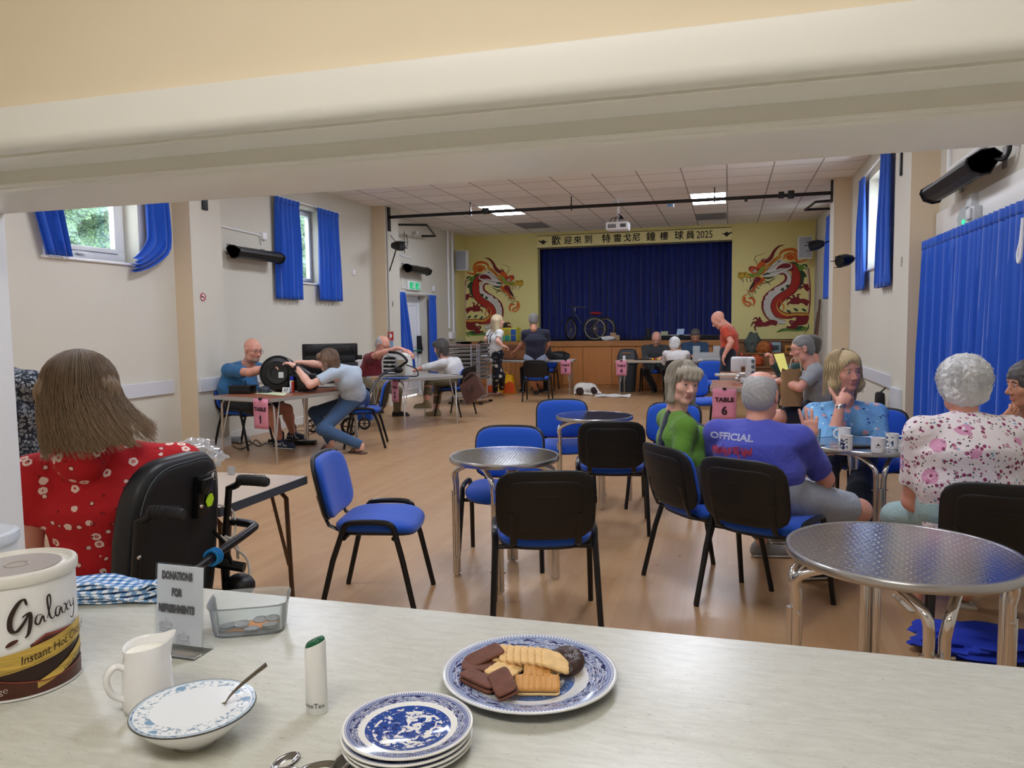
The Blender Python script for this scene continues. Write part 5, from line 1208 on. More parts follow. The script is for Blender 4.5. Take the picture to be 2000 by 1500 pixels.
# ---- front group at the round table
t,X_,I_=person('woman with a grey bob in a green top and dark strap, looking towards us',J(1334,748,4.5),-146,-8,J(1318,812,4.55),J(1360,968,4.45),-70,1.0,
 [(J(1330,902,4.28),J(1392,898,4.48),(1,.3,.0)),(J(1385,868,4.9),J(1418,885,4.8),(1,.2,0))],[(J(1462,985,4.55),FT(1488,1086),-80),(J(1468,962,4.85),FT(1520,1060),-80)],
 'bob',HB['ash'],fab('green','5f8f28','4d7a20'),'long',fab('charcoal','34373c'),'crop','pale',mat('shoe_grey','8a8884',.8),fem=True,hh=.0035,strands=520,h=.009,bust=.02,roll=-6)
def strap_on(t,I_,pts,w,m_,nm):
 bpy.context.view_layer.update();top=[c for c in t.children if c.name.startswith('top')][0];inv=t.location.copy();out=[]
 for v,ang,lift in pts:
  d=I_['fwd']*math.cos(D(ang))+I_['rv']*math.sin(D(ang));d=(d*math.cos(D(lift))+I_['up']*math.sin(D(lift))).normalized();o_=I_['SP'](v);ok,l_,n_,_=top.ray_cast(o_+d*.6-inv,-d)
  if ok:out.append((l_+inv+d*.003,d))
 b=MB();P=spline([p for p,_ in out],6);N=spline([q for _,q in out],6);vs=[];n=len(P)
 for k in range(n):
  T=(P[min(k+1,n-1)]-P[max(k-1,0)]).normalized();sd=T.cross(N[k]).normalized()*w/2;vs+=[P[k]+sd,P[k]-sd]
 b.add(vs,[(2*k,2*k+1,2*k+3,2*k+2)for k in range(n-1)]);o=b.build(nm,m_,t);md=o.modifiers.new('t','SOLIDIFY');md.thickness=.006;md.offset=1
strap_on(t,I_,[(.62,160,0),(.74,150,0),(.86,140,10),(.90,110,50),(.86,60,45),(.80,45,10),(.70,30,0),(.58,18,0),(.45,4,0),(.3,-12,0)],.05,NAVYF,'shoulder_strap')
t,X_,I_=person('grey-haired balding man in a purple-blue OFFICIAL T-shirt waving his hand',J(1487,772,4.32),-22,-4,J(1478,838,4.26),J(1488,980,4.22),-20,1.1,
 [(J(1612,936,4.34),J(1583,856,4.42),(-.05,.15,1),dict(n=(0,1,.1),curl=.22,spread=.32,tc=-.25,fcurl=(.10,.18,.25,.55))),(J(1402,925,4.45),J(1455,900,4.75),(.7,.7,0))],
 [(J(1678,998,4.50),FT(1575,1130,.1),-70),(J(1600,965,4.8),FT(1560,1085,.1),-40)],'fringe',HB['silver'],fab('purple','474fb4','3b43a0'),'short',GREYS,'shorts','pink',mat('trainer_black','15161a',.6),glasses=True,hh=.0038,h=.009,bulk=.10,belly=.03,slv=.80,shw=.20,hem=.12)
IP=I_
def back_text(nm,body,size,col,u0,v0,outline=False,**kw):
 """lettering laid on the back of the shirt"""
 rv,up,fwd,SP=IP['rv'],IP['up'],IP['fwd'],IP['SP'];vs,fs=text_polys(body,size,outline=outline,**kw);b=MB();o=bpy.data.objects
 top=[c for c in IP['root'].children if c.name.startswith('top')][0];inv=top.location+IP['root'].location;out=[]
 for x,y,z in vs:
  p=SP(v0)+rv*(u0+x)+up*y-fwd*.6;ok,loc_,nrm,_=top.ray_cast(p-inv,fwd);q=(loc_+inv-fwd*(.003+z))if ok else p+fwd*.46;out.append(q)
 b.add(out,fs);b.build(nm,col,IP['root'],smooth=False)
IP['root']=t
bpy.context.view_layer.update()
back_text('word','OFFICIAL',.050,mat('print_white','e2e4ea',.7),-.10,.86,outline=True,shear=-.0,xs=1.25,res=2)
# the blurred red slogan under it
b=MB();rng=random.Random(4);top=[c for c in t.children if c.name.startswith('top')][0];inv=t.location.copy()
for k in range(34):
 x0=-.225+.0075*k;y0=-.075+rng.uniform(-.012,.012);pts=[]
 for q in range(3):
  p=IP['SP'](.86)+IP['rv']*(x0+rng.uniform(-.006,.006)+.0)+IP['up']*(y0+(q-1)*rng.uniform(.012,.022))-IP['fwd']*.6;ok,l_,nr,_=top.ray_cast(p-inv,IP['fwd'])
  if ok:pts.append(l_+inv-IP['fwd']*.002)
 if len(pts)>1:b.tube(pts,.0045,5,flat=.3)
b.build('slogan',mat('print_red','a83a52',.8),t)
PURP=t
t,X_,I_=person('blonde woman in a blue blossom blouse resting her chin on her hand',J(1650,726,5.85),-152,-3,J(1650,800,5.95),J(1655,925,6.0),-176,1.15,
 [(J(1626,870,5.56),J(1641,792,5.62),(.45,.35,.75),dict(n=(.3,.9,-.4),curl=.75,spread=.05,tc=.1,fcurl=(.25,.8,.95,1.0))),(J(1722,862,5.72),J(1672,872,5.52),(-1,-.2,0))],
 [(J(1600,955,5.35),FT(1600,1075),178),(J(1680,960,5.35),FT(1692,1105),172)],'wavy',HB['blonde'],BLU,'threeq',fab('dark_jeans','26303f'),'long','pink',mat('shoe_navy','222a44',.6),fem=True,hh=.004,strands=420,h=.009,bust=.04,bulk=.08,roll=4,full=.004,smile=True)
wr=J(1641,792,5.62);b=MB()
for k in range(3):b.tube([wr+Vector((.036*math.cos(a),.036*math.sin(a),-.018+k*.010+.012*math.cos(a+.5)))for a in[q*PI/9 for q in range(18)]],.0042,5,closed=True)
b.build('bracelet',mat('silver_bracelet','c8c6c8',.25,.9),t)
b=MB();b.ell(I_['SP'](.80)+I_['fwd']*.155,(.008,.008,.008),10);b.build('pendant',mat('pendant_white','e6e6e6',.2),t)
t,X_,I_=person('woman with curly white hair seen from behind in a pink and white patterned top',J(1880,752,4.1),4,-6,J(1884,826,4.02),J(1890,1025,4.0),12,1.1,
 [(J(2035,980,4.1),J(2010,1010,4.4),(-.3,1,0)),(J(1782,978,4.08),J(1802,985,4.42),(.3,1,0))],[(J(1960,1030,4.45),FT(1885,1182),0),(J(1752,1010,4.50),FT(1785,1188),8)],
 'curly',HB['white'],PNK,'short',fab('pale_teal','9fbcba','8fb0b0'),'crop','pink',mat('sandal_cream','c9bfae',.6),fem=True,hh=.0045,strands=900,h=.009,bulk=.16,belly=.03,slv=.72,shoe_kind='sandal',hem=.22)
t,X_,I_=person('dark-haired person at the right edge resting chin on a ringed hand, in pale teal',J(2008,752,4.55),100,-6,J(2022,832,4.62),J(2025,960,4.7),100,1.0,
 [(J(1990,890,4.9),J(1985,880,4.8),(-1,0,0)),(J(1952,905,4.5),J(1950,830,4.42),(.80,.1,.62),dict(n=(.3,.7,.5),curl=.42,spread=.05,tc=.2))],[(J(1930,970,4.7),FT(1930,1080),90),None],
 'frizz',HB['dkgrey'],m_print('teal_leaf_print','9fc4c4',[(14,.1,.26,'1f3440',2,.6),(20,0,.2,'d6e4e2',4,.5)]),'threeq',fab('dark_trousers','22242a'),'long','tan',DKSHOE,fem=True,hh=.0042,strands=160,h=.009)
nt_=NT('ombre_hair');z_=nt_.n('SeparateXYZ');nt_.l(nt_.coord('Object'),z_.inputs[0]);fz=nt_.ramp(nt_.math('MULTIPLY_ADD',z_.outputs[2],-2.6,4.1),[(0.0,0.0),(1.0,1.0)]);f0=nt_.noise(nt_.coord('Object',(60,60,5)),1.6,4,.6,.4)
nt_.col(nt_.mix(fz,nt_.mix(f0,'2e241d','4e3d30'),nt_.mix(f0,'6e573f','a58a68')));nt_.bump(f0,.7,.006);OMB=nt_.done(.45)
# ---- wheelchair user and neighbour on the left
t,X_,I_=person('woman with long brown hair seen from behind in a red floral blouse',J(160,780,2.05),34,-6,J(212,890,2.12),J(245,1130,2.2),42,1.17,
 [(J(355,1010,2.75),J(340,1050,3.1),(-.6,.8,0)),(J(52,1075,1.98),J(20,1120,2.4),(-.5,1,0))],[(J(180,1150,2.8),J(190,1350,3.0),45),(J(20,1170,2.55),J(20,1400,2.8),45)],
 'swept',OMB,RED,'short',BLK,'long','pink',DKSHOE,fem=True,hh=.0042,strands=1500,h=.009,bulk=.06,slv=.55,shw=.19,collar=.95)
t,X_,I_=person('person in a dark ring-print shirt partly hidden behind the left jamb',J(-35,650,3.45),0,0,J(-8,728,3.5),J(15,900,3.6),10,1.2,
 [(J(72,850,3.7),J(95,880,3.95),(0,1,0)),None],[(J(30,930,4.0),J(40,1080,4.1),0),(J(-30,930,4.0),J(-30,1080,4.1),0)],'short',HB['dkgrey'],DKP,'short',fab('slate','3f4a5c'),'long','tan',DKSHOE,bulk=.12,slv=.8)
# ---- table 1
TR=mat('trainer_navy','1f2a44',.6)
t,X_,I_=person('bald bearded man in a blue T-shirt mending the vacuum cleaner',J(494,684,8.25),-108,-14,J(474,714,8.3),J(466,822,8.3),-98,1.22,
 [(J(488,728,7.95),J(526,716,8.0),(1,0,.1)),(J(520,722,8.6),J(548,712,8.4),(1,0,.1))],[(J(530,806,8.05),FT(548,876,.11),-98),(J(560,800,8.4),FT(572,860,.11),-98)],
 'none',HB['stubble'],fab('blue_tee','2a6a9c','235c8a'),'short',BLK,'shorts','pink',TR,mat('sock_black','111113',.9),bulk=.10,belly=.06,h=.011,hh=.0055,glasses=True,slv=.7)
b=MB();b.M=X_;b.ell((0,.045,-.085),(.045,.05,.036),14);b.build('beard',HB['stubble'],t)
def on_shoe(t,k,nm,lines,r,m_):
 bpy.context.view_layer.update();so=[c for c in t.children if c.name.startswith('shoe')][k];inv=t.location.copy();vs_=[v.co for v in so.data.vertices];cx=sum(v.x for v in vs_)/len(vs_);zc=sum(v.z for v in vs_)/len(vs_);b=MB()
 for L in lines:
  P=[]
  for x,z in L:
   ok,l_,n_,_=so.ray_cast(Vector((cx+x,min(v.y for v in vs_)-.3,zc+z)),Vector((0,1,0)))
   if ok:P.append(l_+inv+n_*.002)
  if len(P)>1:b.tube(P,r,5)
 if b.v:b.build(nm,m_,so)
for k in(0,1):on_shoe(t,k,'letter',[[(-.05,-.018),(-.05,0),(-.05,.018),(-.03,0),(-.015,-.018),(-.015,0),(-.015,.018)]],.005,mat('shoe_mark_white','d8d8d6',.6));on_shoe(t,k,'grey_panel',[[(.02,-.01),(.05,-.012),(.08,-.02)],[(.0,.02),(.03,.012)],[(-.09,-.01),(-.09,.01)]],.010,mat('shoe_panel_grey','a9adb2',.7))
t,X_,I_=person('woman with a brown bob in a pale blue checked blouse leaning over the vacuum cleaner',J(641,706,8.1),92,-12,J(668,722,8.2),J(694,797,8.55),78,1.15,
 [(J(622,712,8.5),J(590,708,8.35),(-1,0,.1)),(J(606,752,7.85),J(577,716,7.9),(-.8,0,.45))],[(J(614,806,8.5),FT(648,880,.1),60),(J(630,838,8.0),FT(706,886,.1),70)],
 'bob',HB['midbrown'],CHK,'short',DENIM,'long','pale',BROWNS,fem=True,h=.011,hh=.0055,shoe_kind='sandal',strands=120)
p=J(578,718,7.88);b=MB();b.tube([p+Vector((.012,.034*math.cos(a),.034*math.sin(a)))for a in[q*PI/8 for q in range(16)]],.009,6,closed=True);b.ell(p+Vector((.01,-.042,0)),(.02,.01,.024),10);b.build('watch',BLACK,t)
# ---- table 2
t,X_,I_=person('man with glasses in a maroon T-shirt working on the white fan heater',J(748,674,11.5),-112,-26,J(736,694,11.6),J(722,750,11.75),-96,1.25,
 [(J(738,692,11.2),J(776,680,11.15),(1,0,-.1)),(J(770,700,11.9),J(796,686,11.5),(.6,-.3,-.3))],[(J(740,756,11.3),FT(727,806),-90),(J(776,764,11.5),FT(776,812),-95)],
 'fringe',HB['silver'],fab('maroon','7c2230','6a1c28'),'short',KHAKI,'long','pink',DKSHOE,glasses=True,h=.012,hh=.0065,belly=.03,slv=.6)
t,X_,I_=person('woman with grey hair in a white blouse and olive trousers, legs crossed, at table 2',J(861,680,11.85),78,-8,J(876,704,11.95),J(893,756,12.0),80,1.2,
 [(J(852,720,12.3),J(828,718,12.2),(-1,0,0)),(J(838,716,11.7),J(812,723,11.7),(-1,0,0))],[(J(856,756,11.95),FT(852,812),88),(J(838,742,11.6),J(833,786,11.4),95,-.15)],
 'bob',HB['dkgrey'],fab('white','d8d8d8','c6c8cc'),'threeq',OLIVE,'crop','pink',mat('shoe_gold','8f7f5c',.6),fem=True,h=.012,hh=.0065,strands=100)
# ---- table 3
t,X_,I_=person('fair-haired woman standing in black and white print dungarees, hand on hip',J(973,628,15.2),-62,4,J(968,645,15.2),J(968,694,15.25),-45,1.15,
 [(J(972,666,14.95),J(982,676,15.0),(.5,.6,-.2)),(J(949,662,15.3),J(959,676,15.35),(.5,.3,-.3))],[(J(968,735,15.2),FT(967,772),-60),(J(980,735,15.3),FT(980,769),-60)],
 'long',HB['palegold'],fab('white_tee','e0e0de'),'short',DUN,'long','pale',mat('sandal_tan','9c6a50',.7),fem=True,h=.012,hh=.0065,seated=False,shoe_kind='sandal',strands=120)
b=MB();SPf=I_['SP'];sdf_into(b,[cap(SPf(-.05),SPf(.52),.128,.126,I_['rv'],1.42,k=.03,flat=True)],.012)
for x in(-1,1):b.tube([SPf(.5)+I_['rv']*x*.07-I_['fwd']*.14,SPf(.8)+I_['rv']*x*.06-I_['fwd']*.135,SPf(1.0)+I_['rv']*x*.08],.014,6)
b.build('dungaree_bib',DUN,t)
t,X_,I_=person('grey-haired man in a navy T-shirt and pale shorts standing at the wooden box',J(1042,626,15.5),16,-14,J(1046,645,15.45),J(1045,702,15.5),14,1.2,
 [(J(1070,672,15.6),J(1062,692,15.85),(-.4,1,0)),(J(1023,668,15.5),J(1008,685,15.6),(-.7,.4,-.4))],[(J(1052,738,15.5),FT(1058,766),5),(J(1038,738,15.45),FT(1047,770),5)],
 'short',HB['grey'],fab('navy_tee','23263a','1b1d2e'),'short',fab('pale_shorts','93a0b8','8390a8'),'shorts','tan',DKSHOE,h=.012,hh=.0065,seated=False,bulk=.06,slv=.7)
t,X_,I_=person('person in black sitting at table 3, mostly hidden behind the man in navy',J(1052,662,16.95),180,-20,J(1053,676,17.0),J(1050,722,17.0),180,1.1,
 [(J(1030,700,16.8),J(1036,700,16.6),(0,-1,0)),(J(1078,700,16.8),J(1070,700,16.6),(0,-1,0))],[(J(1022,722,16.5),FT(1022,764),178),(J(1066,722,16.5),FT(1066,764),178)],'short',HB['dkgrey'],BLK,'long',BLK,'long','pink',DKSHOE,h=.014,hh=.008)
# ---- table 4
t,X_,I_=person('balding man in a dark grey jumper bent over table 4',J(1282,661,16.9),178,-32,J(1280,677,17.0),J(1280,728,17.0),180,1.22,
 [(J(1260,702,16.75),J(1271,702,16.3),(.4,-1,-.1)),(J(1300,700,16.75),J(1291,699,16.3),(-.4,-1,-.1))],[(J(1262,728,16.45),FT(1278,765),178),(J(1300,728,16.45),FT(1300,763),182)],'fringe',HB['silver'],fab('dark_grey','35373a','2b2d30'),'long',BLK,'long','pink',DKSHOE,h=.013,hh=.007,bulk=.08)
t,X_,I_=person('dark-haired man in a dark blue jumper at table 4',J(1358,656,17.0),184,-28,J(1357,671,17.05),J(1356,722,17.0),184,1.2,
 [(J(1338,697,16.8),J(1352,696,16.4),(.5,-1,-.1)),(J(1380,697,16.8),J(1368,696,16.4),(-.5,-1,-.1))],[(J(1342,724,16.45),FT(1345,763),178),(J(1372,724,16.45),FT(1372,763),182)],'short',HB['dkgrey'],fab('blue_jumper','22405e','1b3450'),'long',BLK,'long','tan',DKSHOE,h=.013,hh=.007,bulk=.05)
t,X_,I_=person('white-haired woman in a white jacket seen from behind at table 4',J(1318,672,15.45),-6,-14,J(1320,688,15.4),J(1324,737,15.3),-5,1.08,
 [(J(1344,706,15.6),J(1338,702,15.95),(-.3,1,0)),(J(1298,708,15.55),J(1302,701,15.9),(.4,1,0))],[(J(1338,742,15.8),FT(1336,765),0),(J(1312,742,15.8),FT(1306,766),0)],'frizz',HB['white'],fab('white_jacket','d6d3cf','c9c4bf'),'long',fab('mushroom','8e807c'),'long','pale',DKSHOE,fem=True,h=.012,hh=.007,strands=100)
# ---- behind table 6
hp=J(1424,692,13.0)
t,X_,I_=person('bald man in an orange-red T-shirt standing and looking down',J(1403,625,13.0),92,-38,J(1420,640,13.0),hp,78,1.16,
 [(J(1418,672,13.25),J(1410,690,13.2),(-.2,0,-1)),(J(1428,668,12.7),J(1415,693,12.7),(-.3,0,-1))],[(Vector((hp.x-.08,13.1,.5)),Vector((hp.x-.02,13.12,.1)),80),(Vector((hp.x-.1,12.9,.5)),Vector((hp.x-.0,12.88,.1)),80)],'none',HB['stubble'],fab('orange','c0472e','ad3d26'),'short',NAVYF,'long','pink',DKSHOE,h=.012,hh=.0065,seated=False,slv=.62)
t,X_,I_=person('grey-haired person with glasses in a pale grey T-shirt at the sewing table',J(1566,681,8.3),98,-12,J(1588,716,8.35),J(1594,800,8.45),84,1.12,
 [(J(1560,750,8.7),J(1532,742,8.6),(-1,0,0)),(J(1562,757,8.05),J(1527,745,8.15),(-1,.2,.1))],[(J(1520,812,8.7),FT(1530,880),88),(J(1520,815,8.2),FT(1528,892),88)],'crop',HB['grey'],fab('pale_grey','9ea2a4','8e9294'),'short',NAVYF,'shorts','pink',DKSHOE,glasses=True,h=.010,hh=.0055,slv=.72,bulk=.04)
t,X_,I_=person('person in dark teal holding up a yellow sheet behind the grey T-shirt',J(1582,676,9.7),88,0,J(1572,702,9.7),J(1572,778,9.75),82,1.1,
 [(J(1545,740,10.0),J(1525,735,10.0),(-1,0,0)),(J(1524,728,9.5),J(1508,708,9.4),(-.1,0,1),dict(curl=.9))],[(J(1530,780,9.8),FT(1535,840),88),None],'short',HB['dkgrey'],fab('dark_teal','33504f','2a4342'),'long',BLK,'long','pink',DKSHOE,h=.012,hh=.007)
on_shoe(PURP,0,'white_swoosh',[[(-.10,-.02),(-.06,.0),(-.02,.0),(.04,-.012),(.10,-.02)]],.006,MATS['shoe_mark_white'])
# ================================================================ the kitchen counter and what stands on it
CZ=.95
def m_counter():
 t=NT('speckled_worktop');v=t.coord('Object',(4,16,16));f=t.noise(v,5,6,.7,.3);f3=t.noise(t.coord('Object',(16,55,55)),4.5,5,.75);f4=t.noise(t.coord('Object',(.6,9,9)),3,3)
 base=t.mix(t.ramp(f,[(.35,0.0),(.75,1.0)]),'cacabf','b6b5a9')
 c=t.mix(t.ramp(f3,[(.62,0.0),(.68,1.0)]),base,'8e8b7e');c=t.mix(t.ramp(f4,[(.60,0.0),(.70,.35)]),c,'a5a190')
 sp=t.noise(t.coord('Object',(1,2.5,1)),160,2);c=t.mix(t.ramp(sp,[(.70,0.0),(.74,.8)]),c,'8a8170');t.col(c);t.bump(f3,.05,.002);return t.done(.3)
b=MB();b.prism([(.12,CZ-.04),(.12,CZ-.004),(.126,CZ),(1.337,CZ),(1.343,CZ-.006),(1.343,CZ-.034),(1.337,CZ-.04)],lambda u,v,w:(w,u,v),-1.545,1.25)
tag(b.build('kitchen_worktop',m_counter(),ang=35),'long pale speckled worktop running through the hatch in the foreground','worktop')
b=MB();b.bb(-1.545,1.25,.16,1.04,0,CZ-.04,.01);tag(b.build('base_cabinet',mat('cabinet_cream','e6e0d0',.5)),'cream kitchen cabinet block under the speckled worktop','cabinet')
def cyl_fn(c,R,a0):
 """wrap a flat design round a tin: x along the wall, y up"""
 return lambda x,y,z:(c[0]+(R+.0006+z)*math.cos(a0+x/R),c[1]+(R+.0006+z)*math.sin(a0+x/R),c[2]+y)
# ---- drinking chocolate tin
R_=.080;tc=F(60,1345,CZ);tc=Vector((-1.07,.905,CZ));H_=.190
t=thing('hot_chocolate_tin','large white and brown instant hot chocolate tin with a clear plastic lid','tin',tc)
b=MB();b.lathe([(0,0),(R_-.002,0),(R_+.001,.002),(R_+.001,.005),(R_-.001,.007),(R_-.001,H_-.016),(R_+.001,H_-.014)],tc,72);b.build('can',mat('tin_white','e9e9ea',.3),t)
b=MB();b.lathe([(R_+.0015,H_-.017),(R_+.003,H_-.014),(R_+.0032,H_-.003),(R_+.0015,H_),(R_-.004,H_+.001),(R_-.007,H_-.006),(R_-.012,H_-.008),(R_-.018,H_-.004),(.03,H_-.004),(0,H_-.0035)],tc,72);b.build('lid',mat('lid_cream','e2e0da',.3),t)
b=MB();b.lathe([(.0,H_-.003),(R_-.019,H_-.003)],tc,48);b.tube([tc+Vector((.016*math.cos(q),.016*math.sin(q),H_-.0025))for q in[k*PI/14 for k in range(28)]],.0015,6,closed=True);b.build('lid_centre',mat('lid_grey','b3aaa6',.25),t)
am=math.atan2(-tc.y,-tc.x)+.0 # the side towards us
A0=am+.35
def band(nm,m_,fu,fl_,x0,x1,lay):
 b=MB();b.grid(40,6,lambda a,c:(lambda x:(lambda y:cyl_fn(tc,R_+.0004*lay,A0)(x,y,0))(fl_(x)+(fu(x)-fl_(x))*c))(x0+(x1-x0)*a));return b.build(nm,m_,t)
BR=mat('choc_brown','4a2318',.35,var=.25,vscale=30);GOLD=mat('gold_band','cfae55',.35,.35,var=.3,vscale=18,stretch=(1,1,12));DB=mat('choc_dark','2c1712',.35)
X0,X1=-.12,.075
g1=lambda x:.0675+.17*x+.5*max(0,x)**2
g2=lambda x:.0235+.30*x+1.2*max(0,x)**2
band('label_base',DB,lambda x:g1(x)-.010,lambda x:.006,X0,X1,1)
band('label_swirl',BR,lambda x:min(.094-.05*x,.0825+.55*(x+.018))if x>-.018 else .0825,lambda x:g1(x)+.008,-.018,X1,2)
band('label_swirl',mat('choc_red','8a4034',.3),lambda x:min(.094-.05*x,.0825+.55*(x+.018)),lambda x:min(.094-.05*x,.0825+.55*(x+.018))-.004,-.014,X1,3)
band('label_gold',GOLD,lambda x:g1(x)+.0145,lambda x:g1(x)-.0145,X0,X1,4)
band('label_edge',DB,lambda x:g1(x)-.0118,lambda x:g1(x)-.0124,X0,X1,5)
band('label_gold',GOLD,lambda x:g2(x)+.004+.08*(x+.012),lambda x:g2(x)-.006-.02*(x+.012),-.012,X1,4)
band('label_base',BR,lambda x:.0245+.0*x+2.0*x*x if x>0 else .0245-.12*x,lambda x:.006,X0,X1,3)
band('label_highlight',MATS['choc_red'],lambda x:.0235-.2*x if x<0 else .0235+1.8*x*x,lambda x:.0215-.2*x if x<0 else .0215+1.8*x*x,X0,X1,5)
def tin_text(nm,body,size,x,y,ang,m_,**kw):
 vs,fs=text_polys(body,size,align='CENTER',res=5,**kw);b=MB();ca,sa=math.cos(ang),math.sin(ang)
 b.add([cyl_fn(tc,R_+.003,A0)(x+u*ca-v*sa,y+u*sa+v*ca,w)for u,v,w in vs],fs);b.build(nm,m_,t,smooth=False)
def script_strokes(nm,strokes,x,y,s_,ang,w,m_):
 """brush lettering drawn as tapered strokes on the tin"""
 b=MB();ca,sa=math.cos(ang),math.sin(ang)
 for L,ww in strokes:
  Q=spline([(a,c,0)for a,c in L],6);n=len(Q);vs=[]
  for k,q in enumerate(Q):
   d=(Q[min(k+1,n-1)]-Q[max(k-1,0)]).normalized();h_=w*ww*(.35+.65*math.sin(PI*min(1,max(0,(k+.5)/n))))*(0.65+.5*abs(d.y))
   for sg in(1,-1):
    u,v=(q.x-d.y*h_*sg)*s_,(q.y+d.x*h_*sg)*s_;vs.append(cyl_fn(tc,R_+.003,A0)(x+u*ca-v*sa,y+u*sa+v*ca,0))
  b.add(vs,[(2*k,2*k+1,2*k+3,2*k+2)for k in range(n-1)])
 b.build(nm,m_,t,smooth=False)
CH_=mat('label_ink','2a1c18',.4)
gal=[([(1.6,2.2),(1.5,2.75),(1.0,2.5),(.3,1.5),(.1,.5),(.5,.15),(1.2,.8),(1.6,1.4)],1.8),([(1.1,1.25),(1.7,1.45),(1.6,.6),(1.3,-.3),(1.0,-.6)],1.4),
 ([(2.6,.9),(2.2,1.0),(1.95,.45),(2.2,.2),(2.6,.8),(2.65,.25),(2.85,.25)],.8),([(2.9,.4),(3.4,1.6),(3.45,2.4),(3.2,2.1),(3.15,.6),(3.35,.2),(3.6,.4)],.8),
 ([(4.2,.95),(3.85,1.0),(3.65,.45),(3.9,.2),(4.25,.85),(4.3,.25),(4.5,.3)],.8),([(4.5,.95),(4.75,.9),(4.9,.25),(5.2,.25)],.7),([(5.2,1.05),(4.8,.6),(4.5,.1)],.6),([(5.3,1.0),(5.35,.4),(5.7,.4),(5.85,1.0)],.7),([(5.85,1.0),(5.75,.0),(5.4,-.7),(5.1,-.5)],.7)]
script_strokes('brand_word',gal,-.043,.104,.0172,.12,.10,CH_)
tin_text('product_words','Instant Hot Chocolate',.0175,.034,.0735,.19,CH_,shear=.3,xs=.86)
tin_text('small_words','JUST ADD MILK',.0075,.050,.0385,.45,CH_,shear=.3);tin_text('weight_words','2kg℮',.0125,-.062,.0195,.15,mat('weight_pale','c9b8ac',.4))
b=MB();ca=.3
b.add([cyl_fn(tc,R_+.003,A0)(-.043+.010*math.cos(q)*(1 if math.cos(q)>0 else .7),.0905+.0035*math.sin(q)+.004*math.cos(q),0)for q in[k*PI/10 for k in range(20)]],[tuple(range(20))]);b.build('chocolate_drop',BR,t)
# ---- white tub behind the tin
c=F(25,1100,CZ);c=Vector((-1.30,1.02,CZ));t=thing('storage_tub','white lidded tub with a blue clip half hidden behind the chocolate tin','tub',c)
b=MB();b.lathe([(0,0),(.055,0),(.065,.175),(.0655,.18)],c,40);b.build('tub',mat('tub_white','e4e8ee',.35),t);b=MB();b.lathe([(.068,.172),(.07,.178),(.068,.190),(.06,.193),(.055,.189),(0,.190)],c,40);b.build('lid',mat('tub_lid','d5dde8',.3),t)
b=MB();b.box(c+Vector((.045,-.02,.195)),(.035,.02,.008),.3,.003);b.build('clip',mat('clip_blue','2f97c9',.4),t)
# ---- gingham tea towel, folded
def m_gingham():
 t=NT('gingham');c=t.n('TexCoord');s=t.n('SeparateXYZ');t.l(c.outputs['UV'],s.inputs[0])
 def st(o):return t.math('GREATER_THAN',t.math('FRACT',t.math('MULTIPLY',o,1.0)),.5)
 a,b_=st(s.outputs[0]),st(s.outputs[1]);sm=t.math('MULTIPLY',t.math('ADD',a,b_),.5);t.col(t.ramp(sm,[(0.0,'e8edf2'),(.5,'7fa6cf'),(1.0,'2c66a8')]));t.bump(t.noise(t.coord('Object'),700,2),.3,.001);return t.done(.9)
GG=m_gingham();tw=F(215,1163,CZ+.01)
t=thing('tea_towel','folded blue and white gingham tea towel beside the chocolate tin','tea towel',(tw.x,tw.y,CZ))
a0=.32;ex=Vector((math.cos(a0),math.sin(a0),0));ey=Vector((-math.sin(a0),math.cos(a0),0));o_=Vector((tw.x-.10,tw.y-.02,CZ))
lay_n=7;b=MB();uvs=[]
def sheet(k):
 z0=.003+k*.0045;n1,n2=40,16
 def fn(a,c):
  x=a*(.235-.004*k)+.004*math.sin(k*2.1);y=(c-.5)*(.105-.03*a-.003*k)+.006*math.sin(a*5+k)
  z=z0*(1+.25*math.sin(a*4+.6))+.0035*math.sin(a*11+c*6+k*1.7)*(.2+a)+.010*math.exp(-((a-.93)/.08)**2)*(1 if k>3 else .4)+.004*math.exp(-((c-.1)/.15)**2)
  return o_+ex*x+ey*y+Vector((0,0,max(z,.001)))
 b.grid(n1,n2,fn);uvs.extend([((i/n1)*11+k*.3,(j/n2)*5)for i in range(n1+1)for j in range(n2+1)])
for k in range(lay_n):sheet(k)
# a roll at the folded end
n_v=len(b.v)
rp=[(.20+.0,.010)];
def roll(a,c):
 th=a*3.6*PI;r=.004+.0105*a;p=o_+ex*(.165+.05*c)+ey*(-.052+.02*c+r*math.cos(th))+Vector((0,0,.0155+r*math.sin(th)));return p
o=b.build('cloth',GG,t,ang=80);uv=o.data.uv_layers.new(name='UVMap')
for li,l in enumerate(o.data.loops):uv.data[li].uv=uvs[l.vertex_index]
md=o.modifiers.new('t','SOLIDIFY');md.thickness=.0022
# ---- sign holder
ACR=NT('clear_acrylic');g_=ACR
def clear(name,tint='ffffff',f=.10,gl=.05):
 t=NT(name);nt=t.t;out=nt.nodes['Material Output'];tr=t.n('BsdfTransparent');tr.inputs[0].default_value=lin(tint);gl_=t.n('BsdfGlossy');gl_.inputs['Roughness'].default_value=gl
 df=t.n('BsdfDiffuse');df.inputs[0].default_value=lin('e8ecee');fr_=t.n('Fresnel');fr_.inputs[0].default_value=1.25;m1=t.n('MixShader');t.l(fr_.outputs[0],m1.inputs[0]);t.l(tr.outputs[0],m1.inputs[1]);t.l(gl_.outputs[0],m1.inputs[2])
 m2=t.n('MixShader');m2.inputs[0].default_value=f;t.l(m1.outputs[0],m2.inputs[1]);t.l(df.outputs[0],m2.inputs[2]);t.l(m2.outputs[0],out.inputs[0]);nt.nodes.remove(t.b);return t.m
bpy.data.materials.remove(ACR.m)
ACRM=clear('clear_acrylic','fbfdfd',.012);TUBM=clear('frosted_plastic','fafcfc',.16,.12)
